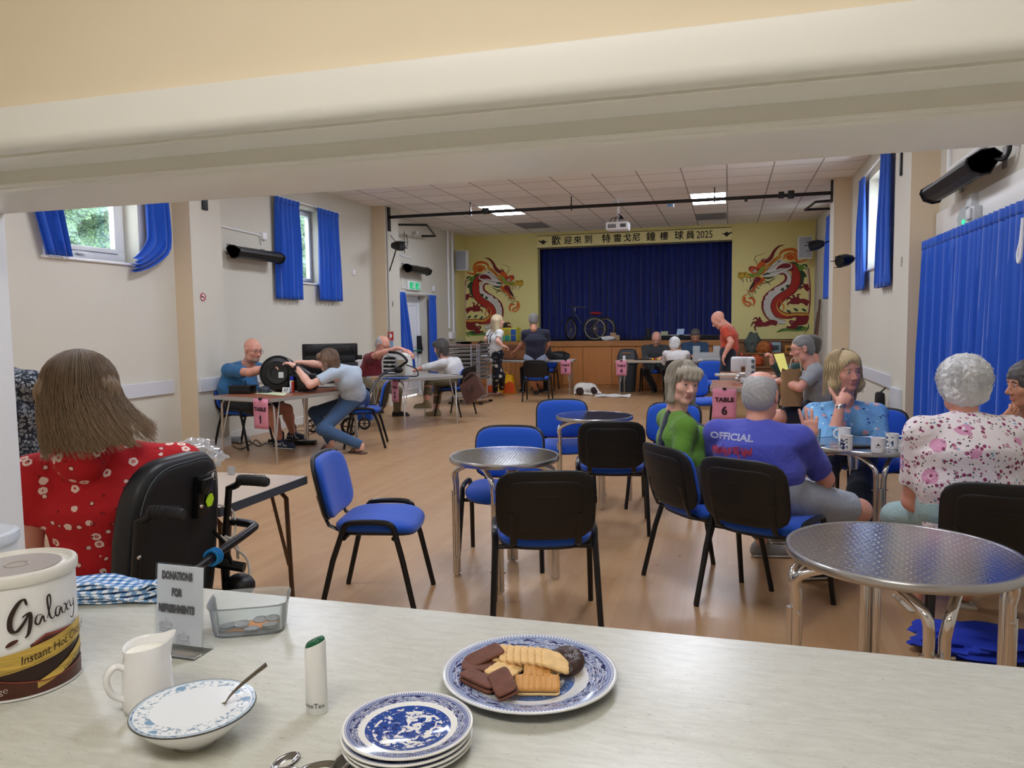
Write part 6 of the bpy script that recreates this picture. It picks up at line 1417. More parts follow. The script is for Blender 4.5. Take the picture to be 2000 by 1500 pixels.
pl,pr=F(303,1268,CZ),F(392,1280,CZ);dx=(pr-pl);wd=.098;dx.normalize();nr=Vector((dx.y,-dx.x,0));sc_=pl+dx*wd/2;hh_=.145;tilt=.10
t=thing('table_sign','clear acrylic sign holder reading DONATIONS FOR REFRESHMENTS with teacup drawings','sign',(sc_.x,sc_.y,CZ))
def sg(u,v,w):return sc_+dx*u+nr*(w-v*tilt*.0)+nr*(-(v)*tilt)+Vector((0,0,.004+v))
b=MB();b.prism([(-wd/2,0),(wd/2,0),(wd/2,hh_),(-wd/2,hh_)],sg,.0012,.0030);b.prism([(-wd/2,0),(wd/2,0),(wd/2,hh_),(-wd/2,hh_)],sg,-.0030,-.0012)
b.prism([(-wd/2,.0),(wd/2,.0),(wd/2,.05),(-wd/2,.05)],lambda u,v,w:sc_+dx*u+nr*(.022-v)+Vector((0,0,w)),.0,.003);b.prism([(-wd/2,0),(wd/2,0),(wd/2,.02),(-wd/2,.02)],lambda u,v,w:sc_+dx*u+nr*(.002+v)+Vector((0,0,.002+v*.0+w)),.0,.002);b.build('holder',ACRM,t,smooth=False)
b=MB();b.prism([(-wd/2+.002,.010),(wd/2-.002,.010),(wd/2-.002,hh_-.002),(-wd/2+.002,hh_-.002)],sg,-.0006,.0006);b.build('paper',mat('sign_paper','dfe0ea',.7),t,smooth=False)
GI=mat('sign_ink','4e4e52',.6);f_=lambda oy,ox=0:(lambda x,y,z:sg(x+ox,y+oy,.0010))
for wd_,y_ in(('DONATIONS',.126),('FOR',.098),('REFRESHMENTS',.070)):lettering('words',wd_,.0175,lambda x,y,z,y_=y_:sg(x-.004,y+y_,.0036),GI,t,bold=.0011,xs=.60)
b=MB();
for(cx,cy)in((-.024,.038),(.012,.020)):
 rim=[(cx+.011*math.cos(q),cy+.007+.0022*math.sin(q))for q in[k*PI/8 for k in range(17)]];bowl=[(cx-.011,cy+.007),(cx-.008,cy-.001),(cx,cy-.004),(cx+.008,cy-.001),(cx+.011,cy+.007)]
 sau=[(cx+.014*math.cos(q),cy-.004+.003*math.sin(q))for q in[k*PI/8 for k in range(17)]];hd=[(cx-.011,cy+.006),(cx-.015,cy+.005),(cx-.013,cy+.0),(cx-.009,cy+.001)];stm=[(cx,cy+.010),(cx+.0015,cy+.013),(cx-.001,cy+.016)]
 for L in(rim,bowl,sau,hd,stm):b.tube([sg(x,y,.0034)for x,y in L],.0003,4)
b.build('cup_drawing',mat('pencil_grey','85828a',.7),t)
# ---- donations tub with coins
q=[F(413,1250,CZ),F(548,1238,CZ)];dx=(q[1]-q[0]).normalized();ny=Vector((-dx.y,dx.x,0));bc=q[0]+dx*.062+ny*.040
t=thing('donations_tub','clear rectangular plastic tub holding coins on orange paper','tub',(bc.x,bc.y,CZ))
def rr(w,d,n=32,p=5.0):return[((abs(math.cos(a))**p+abs(math.sin(a))**p)**(-1/p)*math.cos(a)*w/2,(abs(math.cos(a))**p+abs(math.sin(a))**p)**(-1/p)*math.sin(a)*d/2)for a in[2*PI*(k+.5)/n for k in range(n)]]
b=MB();lv=[(.118,.080,.0),(.124,.086,.003),(.136,.098,.052),(.142,.104,.056),(.143,.105,.058),(.1405,.1025,.0575),(.134,.096,.052),(.121,.083,.005),(.115,.077,.003)]
vs=[];
for(w,d,z)in lv:vs+=[bc+dx*u+ny*v+Vector((0,0,z))for u,v in rr(w,d)]
fs=[(k*32+i,k*32+(i+1)%32,(k+1)*32+(i+1)%32,(k+1)*32+i)for k in range(len(lv)-1)for i in range(32)]+[tuple(reversed(range(32))),tuple(range((len(lv)-1)*32,len(lv)*32))]
b.add(vs,fs);b.build('tub',TUBM,t)
b=MB();pts=[(-.045,-.02),(-.03,.028),(-.012,.020),(.0,.026),(.03,.02),(.048,.01),(.035,-.01),(.01,-.015),(-.01,-.022),(-.025,-.018)];b.prism(pts,lambda u,v,w:bc+dx*u+ny*v+Vector((0,0,w)),.004,.0048)
o=b.build('orange_paper',mat('orange_paper','f0902c',.8),None,smooth=False);tag(o,'torn orange paper lying under the coins in the clear tub','paper')
COIN=mat('coin_silver','9a9a9c',.35,.8,bump=.4,bscale=300)
for k,(u,v,z,lb)in enumerate(((-.042,-.006,0,'coin at the left end of the donations tub, lower of the pair'),(-.041,-.005,1,'coin at the left end of the donations tub, topmost of the pair'),(-.018,.012,0,'coin lying behind, second from the left in the tub'),(-.016,-.002,1,'coin resting on the second coin in the tub'),
 (.014,.022,0,'silver coin at the back middle of the tub'),(.036,.024,0,'coin at the back right of the tub'),(.004,-.020,0,'coin at the front middle of the tub'),(.036,-.014,0,'coin at the front right of the tub'),(.035,-.016,1,'coin stacked on the front right coin in the tub'))):
 c=bc+dx*u+ny*v+Vector((0,0,.0055+z*.0032));b=MB();b.lathe([(0,0),(.0128,0),(.0135,.0006),(.0135,.0024),(.0128,.003),(.0118,.0026),(0,.0026)],(0,0,0),28);b.lathe([(0,.0027),(.005,.0031),(.0075,.0027)],(0.001,0,0),12)
 if k==0:co=b.build('coin',COIN);co.location=c;tag(co,lb,'coin','silver coins in the donations tub')
 else:
  c2=co.copy();COL.objects.link(c2);c2.location=c;c2.rotation_euler=(.08*((k*3)%3-1),.06*(k%3-1),k);c2['label']=lb
# ---- milk jug
jc=F(258,1412,CZ)+Vector((.012,.035,0));jc=F(268,1400,CZ)+Vector((-.004,.028,0))
t=thing('milk_jug','small white porcelain milk jug half full of milk','jug',jc)
PORC=mat('white_porcelain','eeeef0',.12)
b=MB();n=40;prof=[(.0,.0),(.030,.0),(.0335,.002),(.0350,.010),(.0348,.03),(.0335,.05),(.0315,.072),(.0305,.086),(.0315,.096),(.0310,.098),(.0292,.097),(.0282,.086),(.029,.07),(.031,.05),(.031,.02),(0,.012)]
a_s=.95 # spout direction
for sc__ in(1,):
 vs=[]
 for(r,z)in prof:
  for q in range(n):
   a=2*PI*q/n;da=(a-a_s+PI)%(2*PI)-PI;k_=max(0,(z-.07)/.028)if r>.01 else 0;sp=math.exp(-(da/.42)**2)*k_*.75;bk=math.exp(-((abs(da)-PI)/.9)**2)*k_
   rr_=r+.014*sp;vs.append((jc.x+math.cos(a)*rr_,jc.y+math.sin(a)*rr_,CZ+z+.010*sp-.010*bk*.6))
 b.add(vs,[(k*n+q,k*n+(q+1)%n,(k+1)*n+(q+1)%n,(k+1)*n+q)for k in range(len(prof)-1)for q in range(n)])
b.build('body',PORC,t,ang=70)
ha=a_s+PI;hd=Vector((math.cos(ha),math.sin(ha),0));b=MB();b.tube([jc+hd*(.029+x)+Vector((0,0,z))for x,z in[(v.x,v.y)for v in spline([(.0,.066,0),(.012,.073,0),(.023,.064,0),(.024,.048,0),(.017,.032,0),(.004,.022,0)],6)]],.0046,12,flat=1.35,ax=Vector((-hd.y,hd.x,0)));b.build('handle',PORC,t,ang=80)
b=MB();b.lathe([(0,.0845),(.0283,.0845)],jc,32);b.build('milk',mat('milk','f4f3e8',.25),t)
# ---- sugar bowl with spoon
bo=Vector((-.682,.835,CZ));bo=(F(250,1400,CZ+.045)+F(503,1370,CZ+.045))/2;bo=Vector((bo.x,bo.y,CZ));BR_=.079
t=thing('sugar_bowl','white bowl with a blue flower border, filled with white sugar','bowl',bo)
b=MB();b.lathe([(0,.004),(.022,.004),(.023,0),(.027,0),(.030,.006),(.050,.018),(.068,.034),(BR_,.047),(BR_-.0008,.0485),(.066,.036),(.048,.0205),(.028,.010),(0,.008)],bo,64);b.build('bowl',PORC,t,ang=70)
def m_border():
 t=NT('blue_flower_border');c=t.n('TexCoord');v=t.coord('Object');s=t.n('SeparateXYZ');t.l(c.outputs['Object'],s.inputs[0])
 r=t.math('SQRT',t.math('ADD',t.math('POWER',s.outputs[0],2.0),t.math('POWER',s.outputs[1],2.0)))
 vo=t.n('TexVoronoi',i={'Vector':v,'Scale':105.0}).outputs[0];vo2=t.n('TexVoronoi',i={'Vector':v,'Scale':38.0}).outputs[0];nz=t.noise(v,150,4,.7)
 inb=t.math('MULTIPLY',t.math('GREATER_THAN',r,.054),t.math('LESS_THAN',r,.072));c0=t.mix(t.math('MULTIPLY',inb,t.math('LESS_THAN',nz,.46)),'e9eef2','93a8bc')
 c0=t.mix(t.math('MULTIPLY',inb,t.math('LESS_THAN',vo2,.26)),c0,'7fa3c4');c0=t.mix(t.math('MULTIPLY',t.math('GREATER_THAN',r,.0735),t.math('LESS_THAN',r,.0772)),c0,'a9bdd0')
 c0=t.mix(t.math('MULTIPLY',t.math('MULTIPLY',t.math('GREATER_THAN',r,.0742),t.math('LESS_THAN',r,.0764)),t.math('LESS_THAN',vo,.35)),c0,'5f7f9c');t.col(c0);return t.done(.12)
b=MB();b.lathe([(BR_-.0012,.0488),(.0662,.0366),(.0482,.0211)],bo,72);b.build('border',m_border(),t,ang=70)
b=MB();b.lathe([(BR_-.0012,.0482),(BR_+.0002,.0488),(BR_+.0008,.0472),(BR_-.001,.0462)],bo,72);b.build('silver_rim',mat('rim_silver','6d747a',.2,.9),t)
b=MB()
def sug(a,c):
 r=c*.0600;th=a*2*PI;z=.0285+.004*math.sin(th*2+1)*(1-c)+.003*math.sin(r*90+th*3)*(1-c*c)+.006*math.exp(-((r*math.cos(th)-.02)**2+(r*math.sin(th)+.01)**2)/.0005)-.0*c
 return bo+Vector((math.cos(th)*r,math.sin(th)*r,z+(.0025 if c>.98 else .0)))
b.grid(48,16,sug);o=b.build('sugar',mat('sugar','f6f6f6',.9,bump=.6,bscale=900,bdist=.001));tag(o,'heap of fine white sugar filling the flower-bordered bowl','sugar');o['kind']='stuff'
METAL=mat('spoon_steel','9d9995',.18,1.0)
def spoon(nm,lb,bowl,tip,up_,w=.013,group=None):
 bowl,tip=Vector(bowl),Vector(tip);d=(tip-bowl).normalized();up_=Vector(up_);sd=d.cross(up_).normalized();n_=sd.cross(d).normalized();t=thing(nm,lb,'spoon',bowl,0,group)
 b=MB();L=.024
 def f(a,c):
  x=(a*2-1);y=(c*2-1);r=math.sqrt(x*x+y*y);k=1 if r<1e-6 else max(abs(x),abs(y))/r;x2,y2=x*k,y*k;return bowl+d*(x2*L)+sd*(y2*w*(1-.15*x2))-n_*(.0065*(1-x2*x2-y2*y2))
 b.grid(14,14,f);o=b.build('bowl',METAL,t,ang=80);md=o.modifiers.new('t','SOLIDIFY');md.thickness=.0012
 ln=(tip-bowl).length;b=MB();P=[bowl+d*(L-.002),bowl+d*(L+.012)+n_*.004,bowl+d*(L+(ln-L)*.5)+n_*.004,tip];b.tube(spline(P,5),[.0028,.0024]+[.0022+.0024*k/13 for k in range(14)],10,flat=.45,ax=n_);b.build('handle',METAL,t,ang=80);return t
hb=F(415,1392,CZ+.04);ht=A(520,1298,hb.y+.035);spoon('teaspoon','steel teaspoon standing in the sugar bowl',hb+Vector((0,0,-.004)),ht,(-.3,-.6,.8),.010)
s1=F(556,1487,CZ+.004);spoon('teaspoon','leftmost steel teaspoon at the bottom edge of the worktop',s1,s1+Vector((-.02,-.11,.004)),(0,0,1),.0125,'teaspoons at the front of the worktop')
s2=F(625,1498,CZ+.004);spoon('teaspoon','steel teaspoon lying just left of the stacked plates',s2,s2+Vector((-.10,-.06,.004)),(0,0,1),.0125,'teaspoons at the front of the worktop')
s3=F(668,1492,CZ+.009);spoon('teaspoon','steel teaspoon tucked against the stacked plates',s3,s3+Vector((.02,-.12,.0)),(0,0,1),.0115,'teaspoons at the front of the worktop')
# ---- sweetener dispenser
sc0=F(616,1398,CZ)+Vector((-.004,.012,0));t=thing('sweetener_dispenser','slim white sweetener tube with a slanted green top','dispenser',sc0);r_=.0158
def slant(x,y):return .1+.010*(x*.9+y*.1)/r_*.75
b=MB();n=40;rings=[(.0,0,0),(r_-.001,0,0),(r_,.0012,0),(r_,.5,1),(r_,1,1),(r_-.0012,1.0,2),(r_-.0016,.98,2)]
vs=[]
for(r,z,m_)in rings:
 for q in range(n):
  a=2*PI*q/n;x,y=math.cos(a)*r,math.sin(a)*r*.85;zz=z if m_==0 else(slant(x,y)*z if m_==1 else slant(x,y)+(.0006 if z==1.0 else-.001));vs.append(sc0+Vector((x,y,zz)))
b.add(vs,[(k*n+q,k*n+(q+1)%n,(k+1)*n+(q+1)%n,(k+1)*n+q)for k in range(len(rings)-1)for q in range(n)]);b.build('tube',mat('dispenser_white','eeefee',.35),t,ang=60)
b=MB();vs=[]
for(r,dz)in((r_-.0016,-.001),(r_-.0017,.0035),(r_-.004,.0065),(.0,.0072)):
 for q in range(n):a=2*PI*q/n;x,y=math.cos(a)*r,math.sin(a)*r*.85;vs.append(sc0+Vector((x,y,slant(x,y)+dz)))
b.add(vs,[(k*n+q,k*n+(q+1)%n,(k+1)*n+(q+1)%n,(k+1)*n+q)for k in range(3)for q in range(n)]);b.build('top',mat('dispenser_green','0e5a3a',.35),t,ang=70)
am2=math.atan2(-sc0.y,-sc0.x);vs,fs=text_polys('SweeTex',.0105,res=3);b=MB();b.add([(sc0.x+(r_+.0003)*math.cos(am2-.55+u/r_),sc0.y+(r_+.0003)*math.sin(am2-.55+u/r_)*.86,sc0.z+.014+v)for u,v,w in vs],fs);b.build('word',mat('word_grey','4a4a4a',.5),t,smooth=False)
# ---- willow pattern plates
def m_willow(name,R_,deep,c0='e6e6e2',inner=.52,rim0=.66):
 t=NT(name);v=t.coord('Object');s=t.n('SeparateXYZ');t.l(v,s.inputs[0]);r=t.math('DIVIDE',t.math('SQRT',t.math('ADD',t.math('POWER',s.outputs[0],2.0),t.math('POWER',s.outputs[1],2.0))),R_)
 th=t.math('ARCTAN2',s.outputs[1],s.outputs[0]);cv=t.n('CombineXYZ');t.l(t.math('MULTIPLY',th,2.2),cv.inputs[0]);t.l(t.math('MULTIPLY',r,14.0),cv.inputs[1]);P=cv.outputs[0]
 def between(a,b_):return t.math('MULTIPLY',t.math('GREATER_THAN',r,a),t.math('LESS_THAN',r,b_))
 lt=t.mix(.5,c0,deep);blk='1a2458'
 dark=t.noise(P,2.4,4,.6,.5);fine=t.math('SINE',t.math('MULTIPLY',th,150.0));br=t.n('TexBrick',i={'Vector':P,'Scale':1.1,'Mortar Size':.10,'Brick Width':1.3,'Row Height':.55}).outputs[1]
 sea=t.noise(v,62*.12/R_,4,.6,.8);sea2=t.noise(v,150*.1/R_,4,.7);vo=t.n('TexVoronoi',i={'Vector':v,'Scale':120*.1/R_}).outputs[0]
 col=t.mix(between(rim0,.965),c0,t.mix(t.math('MULTIPLY_ADD',t.math('SINE',t.math('MULTIPLY',r,210.0)),.25,.5),deep,lt))
 col=t.mix(t.math('MULTIPLY',between(rim0+.04,.90),t.math('GREATER_THAN',dark,.55)),col,blk);col=t.mix(t.math('MULTIPLY',between(rim0+.05,.88),t.math('MULTIPLY',t.math('GREATER_THAN',dark,.50),t.math('LESS_THAN',dark,.53))),col,c0)
 col=t.mix(t.math('MULTIPLY',between(rim0+.08,.86),t.math('MULTIPLY',br,t.math('LESS_THAN',dark,.42))),col,blk)
 col=t.mix(t.math('MULTIPLY',between(.93,.97),t.math('GREATER_THAN',fine,.2)),col,c0)
 sc=t.math('GREATER_THAN',t.math('ADD',r,t.math('MULTIPLY',t.noise(P,5,3),.10)),rim0+.09);col=t.mix(t.math('MULTIPLY',between(rim0-.01,rim0+.06),t.math('SUBTRACT',1.0,sc)),col,c0)
 col=t.mix(between(inner,inner+.015),col,deep);col=t.mix(t.math('MULTIPLY',between(inner-.10,inner),t.math('GREATER_THAN',sea2,.40)),col,deep);
 inn=t.math('LESS_THAN',r,inner-.10);col=t.mix(t.math('MULTIPLY',inn,t.math('GREATER_THAN',sea,.49)),col,deep);col=t.mix(t.math('MULTIPLY',inn,t.math('MULTIPLY',t.math('GREATER_THAN',sea,.60),t.math('LESS_THAN',vo,.42))),col,blk)
 col=t.mix(t.math('MULTIPLY',inn,t.math('MULTIPLY',t.math('LESS_THAN',sea,.42),t.math('LESS_THAN',vo,.22))),col,lt)
 t.col(col);return t.done(.10)
def plate(name,lb,c,R_,m_,rimh,group=None,rz=0,base=None):
 """origin at the plate centre so that the transfer print follows it"""
 if base is None:
  t=thing(name,lb,'plate',c,rz,group);b=MB();I=.62
  prof=[(0,.0035),(R_*.50,.0035),(R_*.51,0),(R_*.54,0),(R_*.56,.003),(R_*.68,rimh*.45),(R_*.97,rimh*.95),(R_,rimh),(R_*.997,rimh+.0022),(R_*.96,rimh+.0018),(R_*.69,rimh*.5+.0025),(R_*.60,.0085),(R_*.54,.0062),(0,.0060)]
  b.v=[];b.lathe(prof,(0,0,0),96);me=bpy.data.meshes.new('dish');me.from_pydata(b.v,[],b.f);me.materials.append(m_);me.polygons.foreach_set('use_smooth',[True]*len(me.polygons));me.update()
  o=bpy.data.objects.new('dish',me);COL.objects.link(o);o.parent=t;return t
 return dup(base,c,rz,lb,group)
W1=m_willow('willow_print_deep',.085,'1f4694',inner=.64,rim0=.72);W2=m_willow('willow_print_soft',.134,'5b76ae','dfe0e2',.50,.64)
pc=(F(668,1432,CZ+.03)+F(919,1405,CZ+.03))/2;pl0=None
for k in range(4):
 cc=Vector((pc.x+.0012*(k%2),pc.y-.0015*(k%3),CZ+k*.0068));lb=('lowest blue willow side plate in the stack of four','second blue willow side plate from the bottom of the stack','third blue willow side plate from the bottom of the stack','top blue willow side plate of the stack, its pattern in full view')[k]
 pl0=plate('side_plate',lb,cc,.085,W1,.013,'stacked willow side plates',k*1.1+.4,pl0)if k==0 else(dup(pl0,cc,k*1.1+.4,lb,'stacked willow side plates'),pl0)[1]
dc=(F(870,1318,CZ+.018)+F(1197,1306,CZ+.018))/2;DP=plate('dinner_plate','large blue willow plate piled with assorted biscuits',Vector((dc.x,dc.y,CZ)),.134,W2,.020,None,2.3)
# ---- biscuits on the plate
CHOCB=mat('choc_biscuit','6b4233',.75,var=.2,vscale=60,bump=.6,bscale=120,bdist=.002);PALE=mat('shortbread','e2bd84',.8,var=.12,vscale=80,bump=.5,bscale=180,bdist=.0015);CARA=mat('caramel_biscuit','c9924e',.6,var=.1,vscale=50,bump=.2,bscale=150);CREAM=mat('biscuit_cream','e9c88e',.7);DCH=mat('dark_chocolate','3a261f',.38,bump=.9,bscale=55,bdist=.006)
PZ=CZ+.0065
def bpos(px,py,z):return F(px,py,PZ+z)
def orient(o,c,e):o.location=c;o.rotation_euler=e
def bourbon(lb,c,e):
 t=thing('chocolate_biscuit',lb,'biscuit',(0,0,0),0,'chocolate sandwich biscuits')
 for nm,z,m_,w,h,th in(('biscuit_half',.003,CHOCB,.062,.034,.005),('cream_filling',.0068,mat('choc_cream','4a2a20',.7),.057,.030,.003),('biscuit_half',.0105,CHOCB,.062,.034,.005)):
  b=MB();b.pad(w,h,th,lambda u,v,q:(u,v,z+q),crown=.0003,n=32,p=6)
  if z>.01:
   for k in range(5):
    for s_ in(-1,1):b.lathe([(.0011,.0132),(.0004,.0126)],(-.022+k*.011,s_*.0105,0),8)
  b.build(nm,m_,t,ang=50)
 orient(t,c,e);return t
bourbon('upper chocolate biscuit leaning on the left side of the plate',bpos(948,1290,.012),(.12,-.22,.75));bourbon('chocolate biscuit under the leaning one at the left',bpos(940,1312,.003),(0.05,.05,.3));bourbon('chocolate biscuit at the lower left rim of the plate',bpos(936,1338,.006),(-.1,.1,-.35));bourbon('chocolate biscuit standing tilted at the front of the pile',bpos(985,1342,.012),(.35,.1,-1.0))
def shortcake(lb,c,e,m_=PALE):
 t=MB();t.pad(.044,.052,.006,lambda u,v,q:(u*(1+.03*math.sin(v*520)),v*(1+.02*math.sin(u*520)),.003+q),crown=.0004,n=72,p=9);o=t.build('shortcake_biscuit',m_,ang=50);tag(o,lb,'biscuit','pale finger biscuits in an overlapping row');orient(o,c,e);return o
for k in range(8):
 f=k/7;c=bpos(985+98*f,1285+9*f,.010+.002*k);shortcake(('leftmost of the overlapping row of pale biscuits','second pale biscuit from the left in the overlapping row','third pale biscuit from the left in the row','fourth pale biscuit from the left in the row','fifth pale biscuit from the left in the row','sixth pale biscuit from the left in the row','seventh pale biscuit from the left in the row','rightmost pale biscuit of the overlapping row, its face fully seen')[k],c,(.1,.42 if k<7 else .35,.28))
shortcake('pale biscuit lying behind the chocolate ones at the far left',bpos(938,1275,.004),(0,-.1,.5));shortcake('round-edged pale biscuit in the middle of the pile',bpos(985,1312,.010),(.05,.1,-.35))
def custard(lb,c,e):
 t=thing('cream_biscuit',lb,'biscuit',(0,0,0),0,'caramel coloured cream biscuits')
 for nm,z,m_,th in(('biscuit_half',.003,CREAM,.005),('chocolate_filling',.0065,DCH,.003),('biscuit_half',.0105,CARA,.006)):
  b=MB();b.pad(.042 if m_ is not DCH else .038,.034 if m_ is not DCH else .031,th,lambda u,v,q:(u,v,z+q),crown=.0004,n=40,p=8)
  if z>.01:
   for k in range(5):b.tube([(-.018+k*.009,-.015,.0136),(-.018+k*.009,.015,.0136)],.0013,6)
  b.build(nm,m_,t,ang=50)
 orient(t,c,e);return t
custard('ribbed cream biscuit with chocolate filling at the front of the plate',bpos(1033,1345,.004),(.25,0,.25));custard('smooth caramel-topped cream biscuit at the front right of the pile',bpos(1066,1345,.004),(.25,0,.22));custard('caramel cream biscuit behind the two front ones',bpos(1050,1322,.010),(.2,.0,.2))
t=thing('chocolate_topped_biscuit','round dark chocolate topped biscuit leaning at the right of the plate','biscuit',bpos(1107,1292,.018));c=t.location.copy();t.location=(0,0,0)
b=MB();b.lathe([(0,-.006),(.024,-.006),(.0275,-.003),(.0275,.001),(.026,.003)],(0,0,0),40);b.build('sponge',PALE,t,ang=60);b=MB();b.lathe([(.0278,-.002),(.0285,.001),(.027,.005),(.018,.0085),(.0,.0095)],(0,0,0),40);b.build('chocolate_top',DCH,t,ang=80);orient(t,c,(.45,-.12,.3))
# ================================================================ mugs on the group table
TZ=.735*.985+.001
def m_mug_print(name,c,sc=60,th=.5,zlo=.01,zhi=.075):
 t=NT(name);v=t.coord('Object');s=t.n('SeparateXYZ');t.l(v,s.inputs[0]);f=t.noise(v,sc,4,.6)
 m=t.math('MULTIPLY',t.math('GREATER_THAN',f,th),t.math('MULTIPLY',t.math('GREATER_THAN',s.outputs[2],zlo),t.math('LESS_THAN',s.outputs[2],zhi)))
 ang=t.math('ARCTAN2',s.outputs[1],s.outputs[0]);m=t.math('MULTIPLY',m,t.math('GREATER_THAN',t.math('SINE',t.math('MULTIPLY',ang,2.0)),-.1));t.col(t.mix(m,'ecebe8',c));return t.done(.2)
def mug(lb,px,py,ha,m_,h=.088,r=.039,hs=1.0):
 c=F(px,py,TZ);t=thing('mug',lb,'mug',(c.x,c.y,TZ),0,'white mugs on the round table');b=MB()
 b.lathe([(0,0),(r*.90,0),(r*.95,.003),(r,.03),(r,h-.004),(r+.0015,h),(r-.002,h),(r-.0035,h-.01),(r-.004,.01),(0,.008)],c,36);b.build('cup',m_,t,ang=60)
 d=Vector((math.cos(ha),math.sin(ha),0));b=MB();b.tube([c+d*(r-.003+x)+Vector((0,0,z))for x,z in[(v.x,v.y)for v in spline([(.0,h*.84,0),(.018,h*.86,0),(.031,h*.66,0),(.027,h*.38,0),(.0,h*.20,0)],6)]],.0052*hs,10);b.build('handle',PORC,t)
 b=MB();b.lathe([(0,h*.75),(r-.004,h*.75)],c,28);b.build('tea',mat('tea','7a4a2a',.15),t)
def cv(a):return math.radians(a)
mug('plain white mug standing behind the others, handle to the left',1649,862,cv(195),PORC,.09)
mug('white mug with dark blue print at the front left of the four',1653,880,cv(60),m_mug_print('mug_blue','2a3a66'),.092,.034)
MUGC=m_mug_print('mug_crest','6c7068',40,.56,.025,.065)
mug('broad white mug with a small crest and its handle to the right',1715,884,cv(10),PORC,.088,.040)
c=F(1715,884,TZ);dd=Vector((-c.x,-c.y,0)).normalized();sd=Vector((-dd.y,dd.x,0));b=MB()
b.prism([(math.cos(q)*.016,math.sin(q)*.008-.004)for q in[k*PI/8 for k in range(16)]],lambda u,v,w:c+dd*(.0405-(u*u)/.08+w)+sd*u+Vector((0,0,.045+v)),.0,.001)
mg=[o for o in COL.objects if o.name.startswith('mug')][-1];b.build('crest',mat('crest_grey','aeb2ac',.4),mg);b=MB();b.prism([(math.cos(q)*.007,math.sin(q)*.006+.006)for q in[k*PI/6 for k in range(12)]],lambda u,v,w:c+dd*(.0412-(u*u)/.08+w)+sd*u+Vector((0,0,.045+v)),0,.001);b.build('crest_top',BLACK,mg)
mug('white mug with a blue transfer print at the right of the table',1742,876,cv(-20),m_mug_print('mug_blue_right','33466e',45,.48),.092,.036)
c=F(1686,873,TZ);b=MB();b.box((c.x,c.y,TZ+.005),(.14,.07,.009),.1,.003);tag(b.build('mobile_phone',BLACK),'black mobile phone lying flat between the mugs','phone')
c=F(1612,872,TZ);spoon('teaspoon','teaspoon lying on the round table by the waving hand',(c.x-.02,c.y,TZ+.007),(c.x+.10,c.y+.05,TZ+.004),(0,0,1),.011)
c=F(1592,868,TZ);b=MB();b.lathe([(.026,0),(.034,.10),(.0335,.10),(.026,.003),(0,.002)],c,28);tag(b.build('drinking_glass',clear('clear_glass','e8f2f6',.10)),'clear glass standing at the left of the round table','glass')
